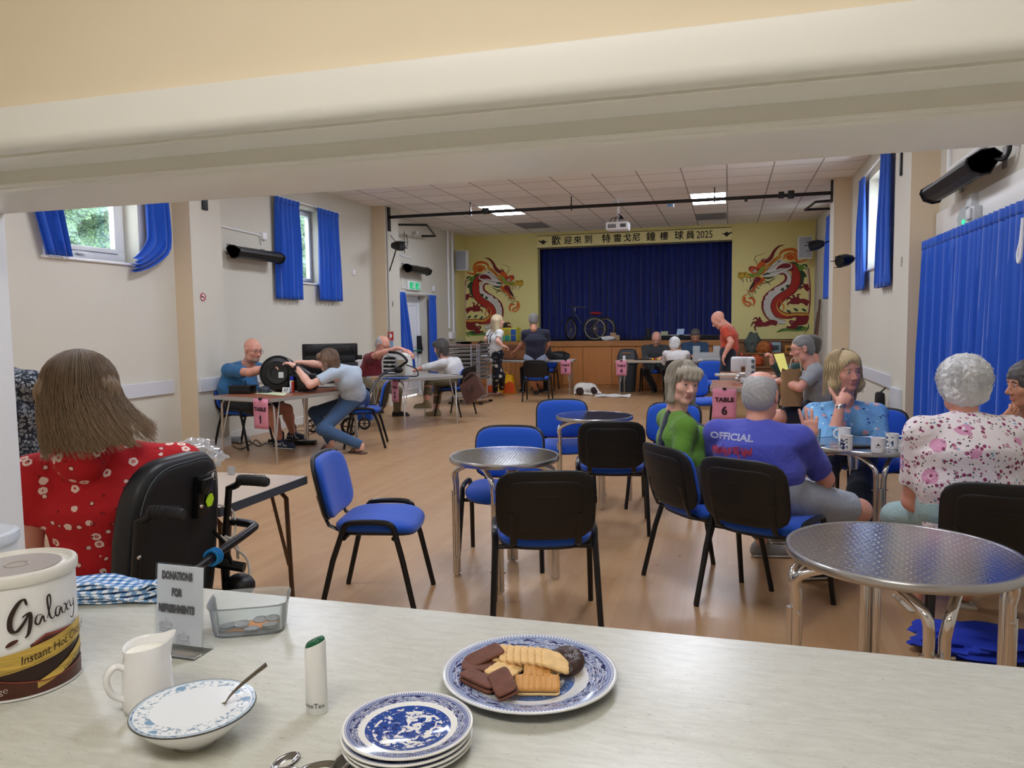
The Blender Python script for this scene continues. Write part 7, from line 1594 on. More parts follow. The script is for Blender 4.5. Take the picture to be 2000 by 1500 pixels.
# ================================================================ wheelchair
WB=mat('wheelchair_vinyl','1c1f23',.42,bump=.25,bscale=180,bdist=.001);WBK=mat('wheelchair_back','0e0f11',.6,bump=.3,bscale=500)
GP=mat('rubber_grip','1b1b1d',.7)
def wheelchair():
 # measured: left grip tip (340,1003), right grip tip (520,935)
 gl,gr=F(326,1004,.93),F(508,936,.93);L=(gr-gl);wid=L.length;sx=L.normalized() # along the back, away from us
 bk=Vector((sx.y,-sx.x,0)); # backwards direction
 if bk.x<0:bk=-bk
 c0=(gl+gr)/2-bk*.19;c0.z=0;t=thing('wheelchair','black powered wheelchair with padded back and push handles, seen from behind','wheelchair',(c0.x,c0.y,0))
 def at(u,v,z):return c0+sx*u+bk*v+Vector((0,0,z)) # u along width, v backwards
 def bf(u,v,w):z=.74+v;return at(u,-.02+(z-.5)*.10+.03*(u/.24)**2*-1+w,z)
 b=MB();b.pad(.49,.66,.085,lambda u,v,w:bf(u*(1-.10*max(0,v/.33)**2),v,-w),crown=.012,n=56,p=4.2);b.build('padded_back',WB,t,ang=70)
 b=MB();b.pad(.43,.60,.012,lambda u,v,w:bf(u*(1-.10*max(0,v/.33)**2),v,.048+w*-1),crown=.004,n=56,p=4.2);b.build('back_panel',WBK,t,ang=70)
 b=MB();b.tube([bf(u*(1-.10*max(0,v/.33)**2),v,.050)for u,v in rr(.44,.61,60,4.2)],.0018,5,closed=True);b.build('stitching',mat('stitch_grey','5a6066',.7),t)
 # bracket with bolts and the yellow hexagon
 b=MB();b.box((0,0,0),(.075,.03,.15),0,.004);b.box((-.01,.018,.04),(.06,.03,.05),0,.004);b.v=[tuple(bf(.06+x,.17+z,.065+y))for x,y,z in b.v];b.build('bracket',BLACKM,t)
 b=MB()
 for(u,v)in((.03,.21),(.03,.14),(.085,.21)):b.ell(bf(u,v,.084),(.008,.008,.008),8)
 b.build('bolt',CHROME,t)
 b=MB();b.prism([(math.cos(k*PI/3)*.026,math.sin(k*PI/3)*.026)for k in range(6)],lambda u,v,w:bf(.082+u,.15+v,.084+w),0,.003);b.build('hexagon_tag',mat('tag_lime','b6e21e',.5),t,smooth=False)
 b=MB();b.prism([(-.052,-.020),(.052,-.020),(.052,.020),(-.052,.020)],lambda u,v,w:bf(.13+u*.8,.225+v,.053+w),0,.003);bd=b.build('badge',mat('badge_dark','141416',.3),t,smooth=False)
 b=MB();b.tube([bf(.13+u*.8,.225+v,.0575)for u,v in((-.049,-.017),(.049,-.017),(.049,.017),(-.049,.017))],.0016,4,closed=True);b.build('badge_border',CHROME,bd)
 lettering('badge_word','JETLIFE',.026,lambda x,y,z:bf(.13+x*.66,.225+y,.0575),mat('badge_white','d8dadd',.4),t,bold=.0014,shear=.4)
 for s in(-1,1):
  u=s*(wid/2-.02);b=MB();b.tube([at(u,.03,.30),at(u,.045,.70),at(u,.07,.90)]+[at(u,.07+.045*math.sin(k*PI/8),.90+.03*(1-math.cos(k*PI/8))*1.0)for k in range(1,5)]+[at(u,.19,.930)],.0135,10);b.build('back_tube',BLACKM,t)
  b=MB();b.tube([at(u,.11,.930),at(u,.115,.93),at(u,.225,.925),at(u,.235,.925)],[.017,.0195,.0195,.015],14)
  for k in range(8):b.tube([at(u+math.cos(q)*.0205,.125+k*.013,.9295+math.sin(q)*.0205)for q in[j*PI/7 for j in range(14)]],.0016,4,closed=True)
  b.build('push_grip',GP,t)
  b=MB()
  for z in(.60,.78):b.ell(at(u+.0,.065,z),(.009,.009,.009),8)
  b.build('bolt',CHROME,t)
 # low push bar bowing out behind with blue strap
 b=MB();w_=wid/2+.01;b.tube(spline([at(w_,.03,.76),at(w_,.11,.755),at(w_-.01,.155,.75),at(w_-.06,.17,.745),at(0,.165,.715),at(-w_+.06,.16,.69),at(-w_,.11,.68),at(-w_,.03,.68)],5),.016,12);b.build('rear_bar',BLACKM,t)
 b=MB()
 for k in range(3):b.tube([at(-.02+k*.013+.004*math.cos(q),.165+.024*math.cos(q),.712+.026*math.sin(q))for q in[j*PI/8 for j in range(16)]],.0055,6,closed=True,flat=.6)
 b.build('blue_tie',mat('tie_blue','1f86cf',.5),t)
 b=MB();b.tube([at(.14,.07,.76),at(.19,.08,.70),at(.20,.10,.62)],.008,6);b.tube([at(.2,.03,.62),at(.22,.14,.60)],.02,8);b.build('recline_strut',BLACKM,t)
 b=MB();b.ell(at(.25,.10,.52),(.06,.05,.045),14);b.build('control_pod',BLACK,t)
 b=MB();b.tube(spline([at(.215,.04,.84),at(.27,.07,.80),at(.26,.08,.72),at(.21,.06,.70)],6),.004,5);b.tube(spline([at(.18,.07,.73),at(.24,.10,.66),at(.28,.12,.60),at(.27,.13,.48)],6),.005,5);b.tube(spline([at(.21,.07,.72),at(.25,.09,.68),at(.26,.09,.62)],4),.006,5);b.build('cable',mat('cable_white','c9c8c2',.5),t)
 b=MB();b.bb(-.23,.23,-.48,.02,.40,.50,.02);b.v=[tuple(at(x,y,z))for x,y,z in b.v];b.build('seat',WB,t)
 b=MB();b.bb(-.22,.22,-.38,.12,.14,.38,.03);b.bb(-.2,.1,.03,.13,.44,.56,.01);b.v=[tuple(at(x,y,z))for x,y,z in b.v];b.build('base_unit',BLACK,t)
 b=MB();b.bb(-.17,-.11,.131,.135,.47,.52);b.v=[tuple(at(x,y,z))for x,y,z in b.v];b.build('warning_label',mat('label_yellow','c9b84a',.5),t)
 for s in(-1,1):
  for(v,r)in((.0,.17),(-.42,.10)):
   b=MB();ax=at(s*.27,v,r);b.tube([ax-sx*.03+Vector((0,0,0))+bk*(r*.82*math.cos(q))+Vector((0,0,r*.82*math.sin(q)))for q in[j*PI/14 for j in range(28)]],r*.19,8,closed=True);b.ell(ax-sx*.03,(r*.6,r*.6,r*.6),12)if False else None
   b.tube([ax-sx*.05,ax],r*.66,20);b.build('wheel',GP,t)
  b=MB();b.tube([at(s*.26,-.02,.62),at(s*.26,-.34,.62)],.025,8,flat=.7);b.tube([at(s*.26,-.05,.40),at(s*.26,-.05,.62)],.012,6);b.build('armrest',WB,t)
wheelchair()
# ---- clear bag on the near folding table
def crumpled(name,lb,cat,c,r,m_,seed,n=28,am=.25,flat=0.0,grp=None):
 rg=random.Random(seed);ks=[(rg.uniform(-5,5),rg.uniform(-5,5),rg.uniform(-5,5),rg.uniform(0,6))for _ in range(7)];b=MB()
 def f(a,cc):
  th=a*2*PI;ph=cc*PI;d=Vector((math.sin(ph)*math.cos(th),math.sin(ph)*math.sin(th),math.cos(ph)));k=1+am*sum(abs(math.sin(x*d.x+y*d.y+z*d.z+o_))-.6 for x,y,z,o_ in ks)/3
  p=Vector((d.x*r[0]*k,d.y*r[1]*k,d.z*r[2]*k));z=max(p.z,-r[2]*.8)+r[2]*.8;return Vector(c)+Vector((p.x,p.y,z))
 b.grid(n,n//2+4,f,True);return tag(b.build(name,m_,ang=35),lb,cat,grp)
c=F(398,915,.745);crumpled('plastic_bag','crumpled clear plastic bag on the near table behind the wheelchair','bag',(c.x-.05,c.y,.742),(.14,.12,.085),clear('crinkled_plastic','f2f5f6',.28,.08),5,36,.6)
c=F(452,925,.745);b=MB();b.lathe([(0,0),(.018,0),(.02,.04),(.019,.04),(.017,.003),(0,.003)],(c.x,c.y,.742),16);tag(b.build('tiny_cup',clear('tiny_plastic','f2f5f6',.3,.1)),'tiny clear plastic cup beside the wheelchair handle','cup')
# ================================================================ table 1: vacuum cleaner, tray, can, notes, tool case
h1=.742;at1=T1[1]
def P1(px,py,z=h1):return F(px,py,z)
c=J(545,735,8.05);c=Vector((c.x,c.y,h1))
t=thing('vacuum_cleaner','black drum vacuum cleaner tipped on its side on table 1','vacuum cleaner',c)
VAC=mat('vacuum_black','121315',.3);R2=.215;ax=Vector((.35,-.92,.12)).normalized();u=Vector((0,0,1));u=(u-ax*u.dot(ax)).normalized();w_=ax.cross(u);cc=c+Vector((0,0,R2))
b=MB();n=48
for(r,d)in((0,.10),(.07,.10),(.075,.112),(.13,.115),(.14,.10),(R2-.03,.095),(R2-.02,.105),(R2-.004,.09),(R2,.07),(R2,.045),(R2-.012,.04),(R2-.012,.02),(R2,.01),(R2,-.10),(R2-.03,-.16),(0,-.17)):
 b.v+=[tuple(cc+ax*d+u*(r*math.cos(2*PI*k/n))+w_*(r*math.sin(2*PI*k/n)))for k in range(n)]
m_=len(b.v)//n;b.f=[(k*n+q,k*n+(q+1)%n,(k+1)*n+(q+1)%n,(k+1)*n+q)for k in range(m_-1)for q in range(n)];b.mi=[0]*len(b.f);b.build('drum',VAC,t,ang=40)
b=MB();b.prism([(-.03,-.03),(.03,-.03),(.03,.04),(-.03,.04)],lambda x,y,z:cc+ax*(.1165+z)+w_*(-.05-x)+u*(-.03+y),0,.002);b.build('rating_label',mat('label_pale','c9d0cc',.5),t,smooth=False)
b=MB();b.tube(spline([cc+u*.2-ax*.05,cc+Vector((.25,.1,.05)),cc+Vector((.42,.1,-.08)),cc+Vector((.50,-.02,-.15)),cc+Vector((.30,-.08,-.18))],8),.028,10);b.build('hose',VAC,t)
b=MB();b.box(cc+Vector((.30,.02,-.10)),(.34,.22,.2),-.2,.04);b.build('motor_housing',VAC,t)
t=thing('parts_tray','black shallow tray of parts at the near end of table 1','tray',P1(474,768));c=t.location.copy();b=MB();b.box(c+Vector((0,0,.045)),(.26,.2,.09),.2,.01);b.box(c+Vector((0,0,.088)),(.28,.22,.012),.2,.004);b.build('tray',VAC,t);b=MB();b.tube([c+Vector((.03,.02,.09)),c+Vector((.03,.02,.15))],.008,6);b.build('screwdriver',BLACK,t)
c=P1(517,767);b=MB();b.ell(c+Vector((0,0,.036)),(.075,.06,.046),20);b.bb(c.x-.06,c.x+.07,c.y-.05,c.y+.05,c.z,c.z+.02,.01);tag(b.build('tape_measure',mat('slate_plastic','39414d',.3)),'dark grey rounded gadget beside the black tray on table 1','gadget')
c=P1(571,766);t=thing('spray_can','blue-capped lubricant spray can at the front of table 1','spray can',c)
b=MB();b.lathe([(0,0),(.026,0),(.028,.004),(.028,.13),(.022,.142),(.0,.142)],c,24);o=b.build('can',[mat('can_white','d8dde6',.3),mat('can_red','b5382c',.35),mat('can_yellow','d9b43a',.35)],t)
for p in o.data.polygons:
 if p.center.x>.004:p.material_index=1 if p.center.z<.085 else 2
b=MB();b.lathe([(.021,.142),(.022,.146),(.022,.188),(.019,.192),(0,.192)],c,24);b.build('cap',mat('cap_blue','1a2fb0',.4),t)
c=P1(558,767);b=MB();b.v=[];b.bb(-.05,.05,0,.003,0,.062);b.v=[tuple(Vector((c.x+x,c.y+y+z*.25,c.z+z)))for x,y,z in b.v];t=thing('card_holder','small clear stand with a printed card before the spray can','card',c);b.build('card',mat('card_white','d9d9dc',.6),t,smooth=False);lettering('numeral','A7',.05,lambda x,y,z:Vector((c.x+x,c.y-.003+(y+.03)*.25,c.z+.03+y)),mat('card_ink','55565c',.6),t,bold=.001)
q_=[P1(498,769),P1(555,773),P1(562,768),P1(515,764)];b=MB();b.add([Vector((p.x,p.y,h1+.001))for p in q_]+[Vector((p.x,p.y,h1+.002))for p in q_],[(0,1,2,3),(4,5,6,7),(0,1,5,4),(1,2,6,5),(2,3,7,6),(3,0,4,7)]);tag(b.build('paper_sheet',mat('pale_green_paper','d3ddb4',.8),smooth=False),'pale green sheet of paper lying above the TABLE 1 notice','paper')
c=P1(620,757);b=MB();b.box(c+Vector((0,0,.004)),(.42,.1,.008),.2,.002);tag(b.build('flat_tool',mat('tool_grey','4c4f54',.5)),'long flat grey tool on the far side of table 1','tool')
# open tool case standing behind
p0,p1,p2=J(590,672,9.0),J(698,672,9.3),J(592,740,9.0);t=thing('tool_case','black moulded tool case standing open behind the leaning woman','tool case',Vector((p0.x+.5,p0.y,.74)))
ex_=(p1-p0);wl=ex_.length;ex_=Vector((ex_.x,ex_.y,0)).normalized();nr_=Vector((ex_.y,-ex_.x,0))
def tcf(u,v,w):return Vector((p0.x,p0.y,0))+ex_*u+nr_*w+Vector((0,0,v))
zt,zb=p0.z,1.06;b=MB();b.bb(0,wl,-.05,.05,zb,zt,.02);b.v=[tuple(tcf(x,z,y))for x,y,z in b.v];b.build('lid',VAC,t)
b=MB()
for(u0,u1,v0,v1)in((.03,.30,.03,.12),(.34,.62,.03,.12),(.66,wl-.03,.03,.12),(.03,.46,.16,.26),(.5,wl-.03,.16,.26)):b.bb(u0,min(u1,wl-.02),.05,.075,zt-v1,zt-v0,.012)
b.v=[tuple(tcf(x,z,y))for x,y,z in b.v];b.build('moulded_ribs',mat('case_black','1b1c1e',.5),t)
b=MB();b.bb(0,wl,-.05,.40,.80,zb-.02,.02);b.v=[tuple(tcf(x,z,y))for x,y,z in b.v];b.build('base',VAC,t)
b=MB();b.bb(wl,wl+.06,-.03,.03,zt-.22,zt-.16,.01);b.v=[tuple(tcf(x,z,y))for x,y,z in b.v];b.build('latch',VAC,t)
b=MB();b.bb(.30,.36,.405,.42,.93,1.06,.002);b.v=[tuple(tcf(x,z,y))for x,y,z in b.v];b.build('tag',mat('tag_pale','c9c9b8',.6),t)
t=thing('side_table','small grey table under the open tool case behind table 1','table',Vector((p0.x+.4,p0.y,0)));b=MB();b.bb(.0,wl,-.05,.38,.775,.80,.005);b.v=[tuple(tcf(x+.01,z,y))for x,y,z in b.v];b.build('tabletop',mat('cabinet_dark','6a6c70',.6),t)
for(x,y)in((.04,0),(wl-.04,0),(.04,.34),(wl-.04,.34)):b=MB();b.tube([tcf(x,0,y),tcf(x,.775,y)],.012,6);b.build('leg',CHROME,t)
# leads under table 1
def lead(lb,pts,col=BLACK,r=.006,grp='leads under table 1'):
 b=MB();b.tube(spline([F(x,y,0)+Vector((0,0,.008))for x,y in pts],6),r,6);tag(b.build('extension_lead',col),lb,'lead',grp)
lead('black lead trailing beside the chair legs under table 1',[(437,866),(452,862),(468,868),(485,862),(505,872),(520,866),(540,870)]);lead('second black lead crossing the floor under table 1',[(455,872),(470,878),(490,868),(500,860),(510,868)])
lead('thin tan lead looping by the wall right of table 1',[(575,838),(590,832),(612,836),(600,842),(578,843),(596,850),(618,846)],mat('tan_cable','7d6248',.6),.005)
c=F(484,862);b=MB();b.box((c.x,c.y,.03),(.07,.06,.05),.4,.008);b.tube([(c.x,c.y,.055),(c.x+.01,c.y,.08)],.008,6);tag(b.build('plug',mat('plug_white','d0d0ce',.5)),'white plug standing on the floor beneath table 1','plug')
c=F(452,866);b=MB();b.tube([(c.x-.1,c.y,.05),(c.x+.12,c.y+.02,.05)],.045,12);tag(b.build('bottle',mat('bottle_grey','aab0b4',.4)),'grey bottle lying on the floor behind the table 1 legs','bottle')
c=F(595,868);t=thing('floor_nozzle','black floor nozzle lying behind the blue-shirted man\'s trainers','nozzle',c);b=MB();b.box((c.x,c.y,.03),(.30,.12,.05),.25,.015);b.build('nozzle',VAC,t);b=MB();b.tube([(c.x-.1,c.y,.05),(c.x-.5,c.y-.05,.04)],.022,8);b.build('tube',VAC,t)
# wheels of the walker behind the leaning woman
t=thing('folding_walker','folded grey wheeled walker behind the blue chair between tables 1 and 2','walker',J(690,850,10.2)*1.0);c0=F(700,830,0)
for(px,py,r,nm)in((684,848,.13,'wheel'),(712,836,.09,'wheel'),(612,842,.10,'wheel')):
 c=F(px,py+3,0);c=Vector((c.x,c.y,r));b=MB();b.tube([c+Vector((r*.85*math.cos(q),.15*r*math.cos(q),r*.85*math.sin(q)))for q in[k*PI/14 for k in range(28)]],r*.16,8,closed=True);w=b.build(nm,GP,t)
 b=MB();b.tube([c+Vector((0,-.01,0)),c+Vector((0,.01,0))],r*.22,10)
 for k in range(6):q=k*PI/3;b.tube([c,c+Vector((r*.78*math.cos(q),.1*r*math.cos(q),r*.78*math.sin(q)))],r*.07,5)
 b.build('spokes',mat('walker_grey','4d4a48',.5),w)
FRM=mat('walker_tube','6f7072',.35,.7);b=MB();a1_,a2_=F(712,836,0),F(640,846,0)
p=J(775,720,10.1);b.tube(spline([a2_+Vector((.2,0,.12)),(a2_+p)/2+Vector((0,0,-.05)),p+Vector((-.25,0,-.1)),p],5),.02,8);b.tube([a1_+Vector((0,0,.1)),a1_+Vector((-.05,0,.42)),(a2_+p)/2],.018,8);b.build('frame',FRM,t)
b=MB();b.tube(spline([p,p+Vector((.1,0,.06)),p+Vector((.16,0,.12)),p+Vector((.05,0,.22)),p+Vector((-.12,0,.24))],6),.02,8);b.ell(p+Vector((.02,0,-.02)),(.08,.05,.05),12);b.build('handle',BLACK,t)
c=F(708,835,0);b=MB();b.box((c.x,c.y+.1,.16),(.24,.2,.12),.2,.03);b.build('blue_pouch',CURT,t)
# ================================================================ table 2: fan heater and papers
h2=.742;c=F(770,736,h2)
t=thing('fan_heater','white ribbed heater with its casing open on table 2','heater',(c.x,c.y,h2));FH=mat('heater_white','d6d5cf',.4)
def fh(x,y,z):return Vector((c.x+x,c.y+y*.95+x*.12,h2+z))
b=MB();pr=[(-.20,.02),(-.20,.24),(-.17,.32),(-.10,.36),(.08,.36),(.16,.32),(.19,.22),(.19,.02)]
b.prism(pr,lambda u,v,w:fh(u,w,v),.02,.26);b.build('casing',FH,t,ang=30);b=MB();b.prism([(-.17,.04),(-.17,.27),(-.14,.30),(.02,.30),(.04,.28),(.04,.04)],lambda u,v,w:fh(u,w,v),.008,.022);b.build('dark_opening',BLACK,t)
b=MB()
for k in range(4):b.prism([(-.16,.055+k*.062),(.035,.055+k*.062),(.045,.075+k*.062),(-.16,.078+k*.062)],lambda u,v,w:fh(u,w,v),-.01,.01)
b.build('slat',FH,t);b=MB();b.tube([fh(.04,.0,.02),fh(.04,-.01,.30),fh(-.1,-.01,.33)],.016,8);b.tube(spline([fh(-.12,-.01,.2),fh(-.06,-.02,.17),fh(.0,-.02,.2)],4),.006,6);b.build('grey_trim',mat('trim_grey','8d9090',.4),t)
b=MB();b.prism([(.06,.03),(.16,.03),(.16,.26),(.06,.26)],lambda u,v,w:fh(u,w,v),-.03,.02);b.build('inner_parts',mat('parts_beige','a39a88',.5),t)
c3=F(770,741,h2);b=MB();b.box((c3.x,c3.y+.05,h2+.012),(.34,.22,.02),.1,.004);tag(b.build('notebook',mat('notebook_blue','31558f',.6)),'blue notebook under the white heater','notebook')
c3=F(733,739,h2);b=MB();b.box((c3.x,c3.y,h2+.008),(.12,.08,.015),.2,.003);tag(b.build('screw_box',mat('box_orange','d98a3a',.6)),'small orange box at the left end of table 2','box')
b=MB();b.tube(spline([fh(.2,0,.18),fh(.35,-.02,.12),fh(.38,-.03,.0+.02),fh(.25,-.05,.012)],6),.01,6);tag(b.build('flex_lead',BLACK),'black cord hanging from the heater on table 2','cord')
# handbag on the chair
c=J(921,770,11.75);t=thing('handbag','large brown leather handbag hanging from the chair at table 2','handbag',c);LB_=mat('leather_brown','5c3d35',.55,bump=.2,bscale=90)
pt=[(901,752),(908,775),(915,790),(926,784),(949,768),(938,745),(930,733)];b=MB();P_=[J(x,y,11.75)for x,y in pt]
b.prism([(p.x,p.z)for p in P_],lambda u,v,w:Vector((u,11.72+w,v)),-.06,.08);b.build('body',LB_,t,ang=20);b=MB();b.tube(spline([J(905,752,11.68),J(906,742,11.68),J(922,728,11.68),J(932,738,11.68)],6),.014,6);b.build('strap',LB_,t)
b=MB();b.tube(spline([J(911,757,11.64),J(914,763,11.64),J(921,762,11.64),J(922,752,11.64)],5),.010,6);b.build('handle',mat('leather_dark','3f2924',.5),t)
# stack of folded metal tables on a trolley
t=thing('table_trolley','trolley stacked with folded grey metal-framed tables beside the stage','trolley',F(900,760,0));y_=13.6
a_,b2=J(868,674,y_),J(938,674,y_);zt=a_.z;b=MB()
for k in range(9):b.bb(a_.x,b2.x-.1,y_+.05,y_+.9,zt-.06-k*.078,zt-.015-k*.078,.006)
b.build('folded_tables',mat('folded_top','83807c',.4,.3,var=.15,vscale=3),t);b=MB()
for x in(a_.x,b2.x-.18,b2.x-.06):b.tube([(x,y_,.08),(x,y_,zt),(x,y_+.9,zt)],.016,6)
b.tube([(a_.x,y_,zt),(b2.x,y_,zt)],.016,6)
for k in range(4):b.tube([(b2.x-.16,y_-.02,zt-.05-k*.16),(b2.x,y_-.02,zt-.05-k*.16),(b2.x,y_-.02,zt-.16-k*.16),(b2.x-.16,y_-.02,zt-.16-k*.16)],.012,6)
b.tube([(b2.x-.02,y_,.08),(b2.x-.02,y_,zt)],.014,6);b.bb(a_.x,b2.x,y_+.1,y_+.8,.08,.14,.01);b.build('frame',CHROME,t)
b=MB()
for x in(a_.x+.05,b2.x-.05):
 for y in(y_+.12,y_+.75):b.lathe([(0,-.03),(.04,-.03),(.04,.0),(0,.0)],(x,y,.035),10)
b.build('castor',GP,t)
# ================================================================ table 3 and the stage edge
h3=.742
def on3(px,y=16.2):return J(px,698,y)
c=on3(985,16.25);t=thing('wooden_box','brown wooden radio-style box open on table 3','wooden box',(c.x,16.25,h3));BX=m_wood('box_wood','8a5228','5e3416',(1,5,5),False);xa,xb=J(984,690,16.1).x,J(1030,690,16.1).x
b=MB();b.bb(xa,xb,16.05,16.07,h3,h3+.2,.003);b.bb(xa,xb,16.42,16.44,h3,h3+.2,.003);b.bb(xa,xa+.02,16.05,16.44,h3,h3+.2,.003);b.bb(xb-.02,xb,16.05,16.44,h3,h3+.2,.003);b.bb(xa,xb,16.05,16.44,h3,h3+.02);b.build('body',BX,t)
b=MB();b.bb((xa+xb)/2-.03,(xa+xb)/2+.03,16.04,16.05,h3+.06,h3+.085,.003);b.build('latch',BLACK,t);b=MB();b.bb(xa-.01,xb+.01,16.43,16.46,h3+.2,h3+.33,.003);b.build('lid',BX,t)
c=on3(1092,16.15);crumpled('black_bag','flat black bag lying on the right of table 3','bag',(J(1090,695,16.2).x,16.25,h3),(.26,.16,.10),BLACK,9,28,.2)
c=J(949,695,16.2);crumpled('carrier_bag','white paper and bags piled on the left end of table 3','bag',(c.x,16.25,h3),(.15,.12,.07),mat('paper_white','d4d4d6',.7),12,24,.3);c=J(951,690,16.3);b=MB();b.box((c.x,16.3,h3+.13),(.17,.12,.03),.2,.005);tag(b.build('paper_pad',mat('pad_cream','d9c68c',.7)),'cream pad on the white bags at the left of table 3','pad')
c=J(948,672,16.7);t=thing('rucksack','dark rucksack standing on the left end of table 3','rucksack',(c.x,16.5,h3));b=MB();b.pad(.26,.40,.18,lambda u,v,w:Vector((c.x+u,16.5+w,h3+.2+v)),crown=.02,p=3);b.build('body',mat('rucksack_dark','20242a',.8),t);b=MB();b.tube([(c.x-.05,16.38,h3+.38),(c.x,16.38,h3+.43),(c.x+.05,16.38,h3+.38)],.01,6);b.build('handle',BLACK,t)
c=F(968,765,0);
def shopper(lb,px0,px1,y,z1,m_,extra=None):
 a,b2=J(px0,760,y).x,J(px1,760,y).x;c=Vector(((a+b2)/2,y,0));w=(b2-a)/2;t=thing('shopping_bag',lb,'shopping bag',c);b=MB()
 def f(aa,cc):
  th=aa*2*PI;k=(abs(math.cos(th))**4+abs(math.sin(th))**4)**-.25;tp=1-.25*cc+.03*math.sin(cc*9+th*3);return(c.x+math.cos(th)*k*w*tp,y+math.sin(th)*k*.14*tp,z1*cc+.012*math.sin(th*4)*cc)
 b.grid(36,12,f,True);o=b.build('body',m_,t,ang=70);b=MB();b.tube(spline([(c.x-w*.4,y-.1,z1*.95),(c.x-w*.2,y-.1,z1*1.15),(c.x+w*.2,y-.1,z1*1.12),(c.x+w*.4,y-.1,z1*.95)],5),.012,6,flat=.4);b.build('handle',m_,t);return t,c,w
t,c,w=shopper('bright yellow and orange shopping bag on the floor by table 3',972,1007,16.0,.42,mat('bag_yellow','eeb416',.5))
b=MB();b.prism([(-.12,0),(.16,0),(.14,.2),(.05,.26),(-.08,.2)],lambda u,v,w_:(c.x+.08+u,15.855+.15*abs(u)*0+w_,.03+v),-.012,.0);b.build('orange_panel',mat('bag_orange','d9541c',.5),t)
t,c,w=shopper('white and orange carrier bag half behind the dungarees woman',953,968,16.2,.40,mat('bag_white','cfcbc6',.6));b=MB();b.bb(c.x-w*.8,c.x+w*.8,16.03,16.06,.02,.18,.01);b.build('orange_panel',MATS['bag_orange'],t)
# plastic drawers with coloured fronts, on the stage edge
t=thing('drawer_unit','multicoloured plastic drawer unit on the stage edge below the left dragon','drawers',(0,0,0));xa,xb=J(975,650,17.9).x,J(1011,650,17.9).x;z0_=1.115;zt=J(990,640,17.8).z;t.location=((xa+xb)/2,17.95,z0_)
b=MB();b.bb(xa,xb,17.80,18.15,z0_,zt,.008);b.build('cabinet',mat('drawer_yellow','d6cf3a',.4),t)
cols=['c9562a','b7a23a','2f5fae','3d9c8c','2f8f7c','1f4f9e'];k=0
for r in range(2):
 for q in range(3):wq=(xb-xa)/3;b=MB();b.bb(xa+q*wq+.01,xa+(q+1)*wq-.01,17.79,17.80,z0_+.01+(1-r)*(zt-z0_-.04)/2,z0_+(2-r)*(zt-z0_-.04)/2,.004);b.build('drawer_front',mat('drawer_%s'%cols[k],cols[k],.35),t);k+=1
c=J(981,637,17.9);b=MB();b.bb(c.x-.13,c.x+.11,17.9,18.0,zt,zt+.12,.01);tag(b.build('black_case',BLACK),'small black case on top of the coloured drawers','case')
# odds and ends on the stage
c=A(1187,665,17.75);crumpled('white_cloth','crumpled white cloth on the stage edge beside the tricycle','cloth',(c.x,17.8,1.115),(.16,.12,.06),mat('cloth_white','d9d9d9',.8),3,24,.3)
c=A(1198,660,17.8);b=MB();b.box((c.x+.04,17.9,1.18),(.17,.15,.12),.2,.004);b.box((c.x-.02,17.9,1.26),(.15,.004,.08),.5,0);tag(b.build('cardboard_box',mat('cardboard','a98a68',.8)),'small open cardboard box beside the white cloth on the stage','box')
# black table on the stage with papers
t=thing('black_cloth_table','long low table under a black cloth on the stage behind table 4','table',(-.9,18.0,1.115));xa,xb=A(1258,660,17.85).x,A(1425,660,17.85).x;b=MB();zt=A(1340,655,17.85).z;b.bb(xa,xb,17.85,18.2,1.115,zt,.012);b.build('cloth',BLK,t,ang=30)
for(px,w,hh2,col,nm,lb)in((1266,.12,.17,'24262a','pot','dark pot at the left end of the black table on the stage'),(1298,.16,.10,'b9bf9a','book_row','short row of pale books on the black table'),(1316,.24,.015,'d2d2ca','paper_stack','stack of white papers on the black table'),(1345,.22,.012,'c6cac8','paper_stack','flat papers right of the blue leaflet on the black table'),(1412,.10,.12,'d6d6d2','white_jar','white jar at the right end of the black table by the orange shirt')):
 c=A(px,655,17.95);b=MB()
 if nm in('pot','white_jar'):b.lathe([(0,0),(w/2,0),(w/2,hh2),(w/2-.01,hh2),(w/2-.012,.01),(0,.01)],(c.x,17.95,zt),20)
 elif nm=='book_row':
  for q in range(5):b.bb(c.x-.08+q*.032,c.x-.053+q*.032,17.9,18.02,zt,zt+hh2-.01*(q%2),.002)
 else:b.box((c.x,17.95,zt+hh2/2),(w,.18,hh2),.1,.002)
 tag(b.build(nm,mat('st_'+col,col,.6)),lb,nm.replace('_',' '))
c=A(1328,650,17.95);b=MB();b.bb(-.08,.08,0,.006,0,.13);b.v=[(c.x+x+z*.15,17.97+y+z*.3,zt+.02+z)for x,y,z in b.v];tag(b.build('leaflet',mat('leaflet_blue','a9c2e0',.6),smooth=False),'pale blue leaflet propped up on the black table','leaflet')
# ================================================================ table 4: bin, gear
t=thing('swing_bin','dark grey swing-top bin behind the TABLE 4 notice','bin',F(1225,764,0)+Vector((0,0,0)));c=Vector((J(1225,740,16.8).x,16.85,0));t.location=c;BN=mat('bin_grey','33373c',.5)
b=MB();b.pad(1,1,1,lambda u,v,w:(0,0,0))if False else None
for(z0_,z1_,w0,w1)in((0,.62,.17,.225),):
 vs=[];
 for z,w in((0,.15),(.02,.165),(.60,.21),(.62,.235),(.64,.24),(.66,.235),(.80,.215),(.92,.17),(.95,.12),(.955,0)):vs+=[(c.x+u,c.y+v,z)for u,v in rr(w*2,w*1.6,32,4.5)]
 b.add(vs,[(k*32+i,k*32+(i+1)%32,(k+1)*32+(i+1)%32,(k+1)*32+i)for k in range(9)for i in range(32)])
b.build('body',BN,t,ang=40);b=MB();b.bb(c.x-.09,c.x+.09,c.y-.178,c.y-.165,.845,.875,.006);b.build('flap',mat('bin_brown','9a6a3c',.6),t)
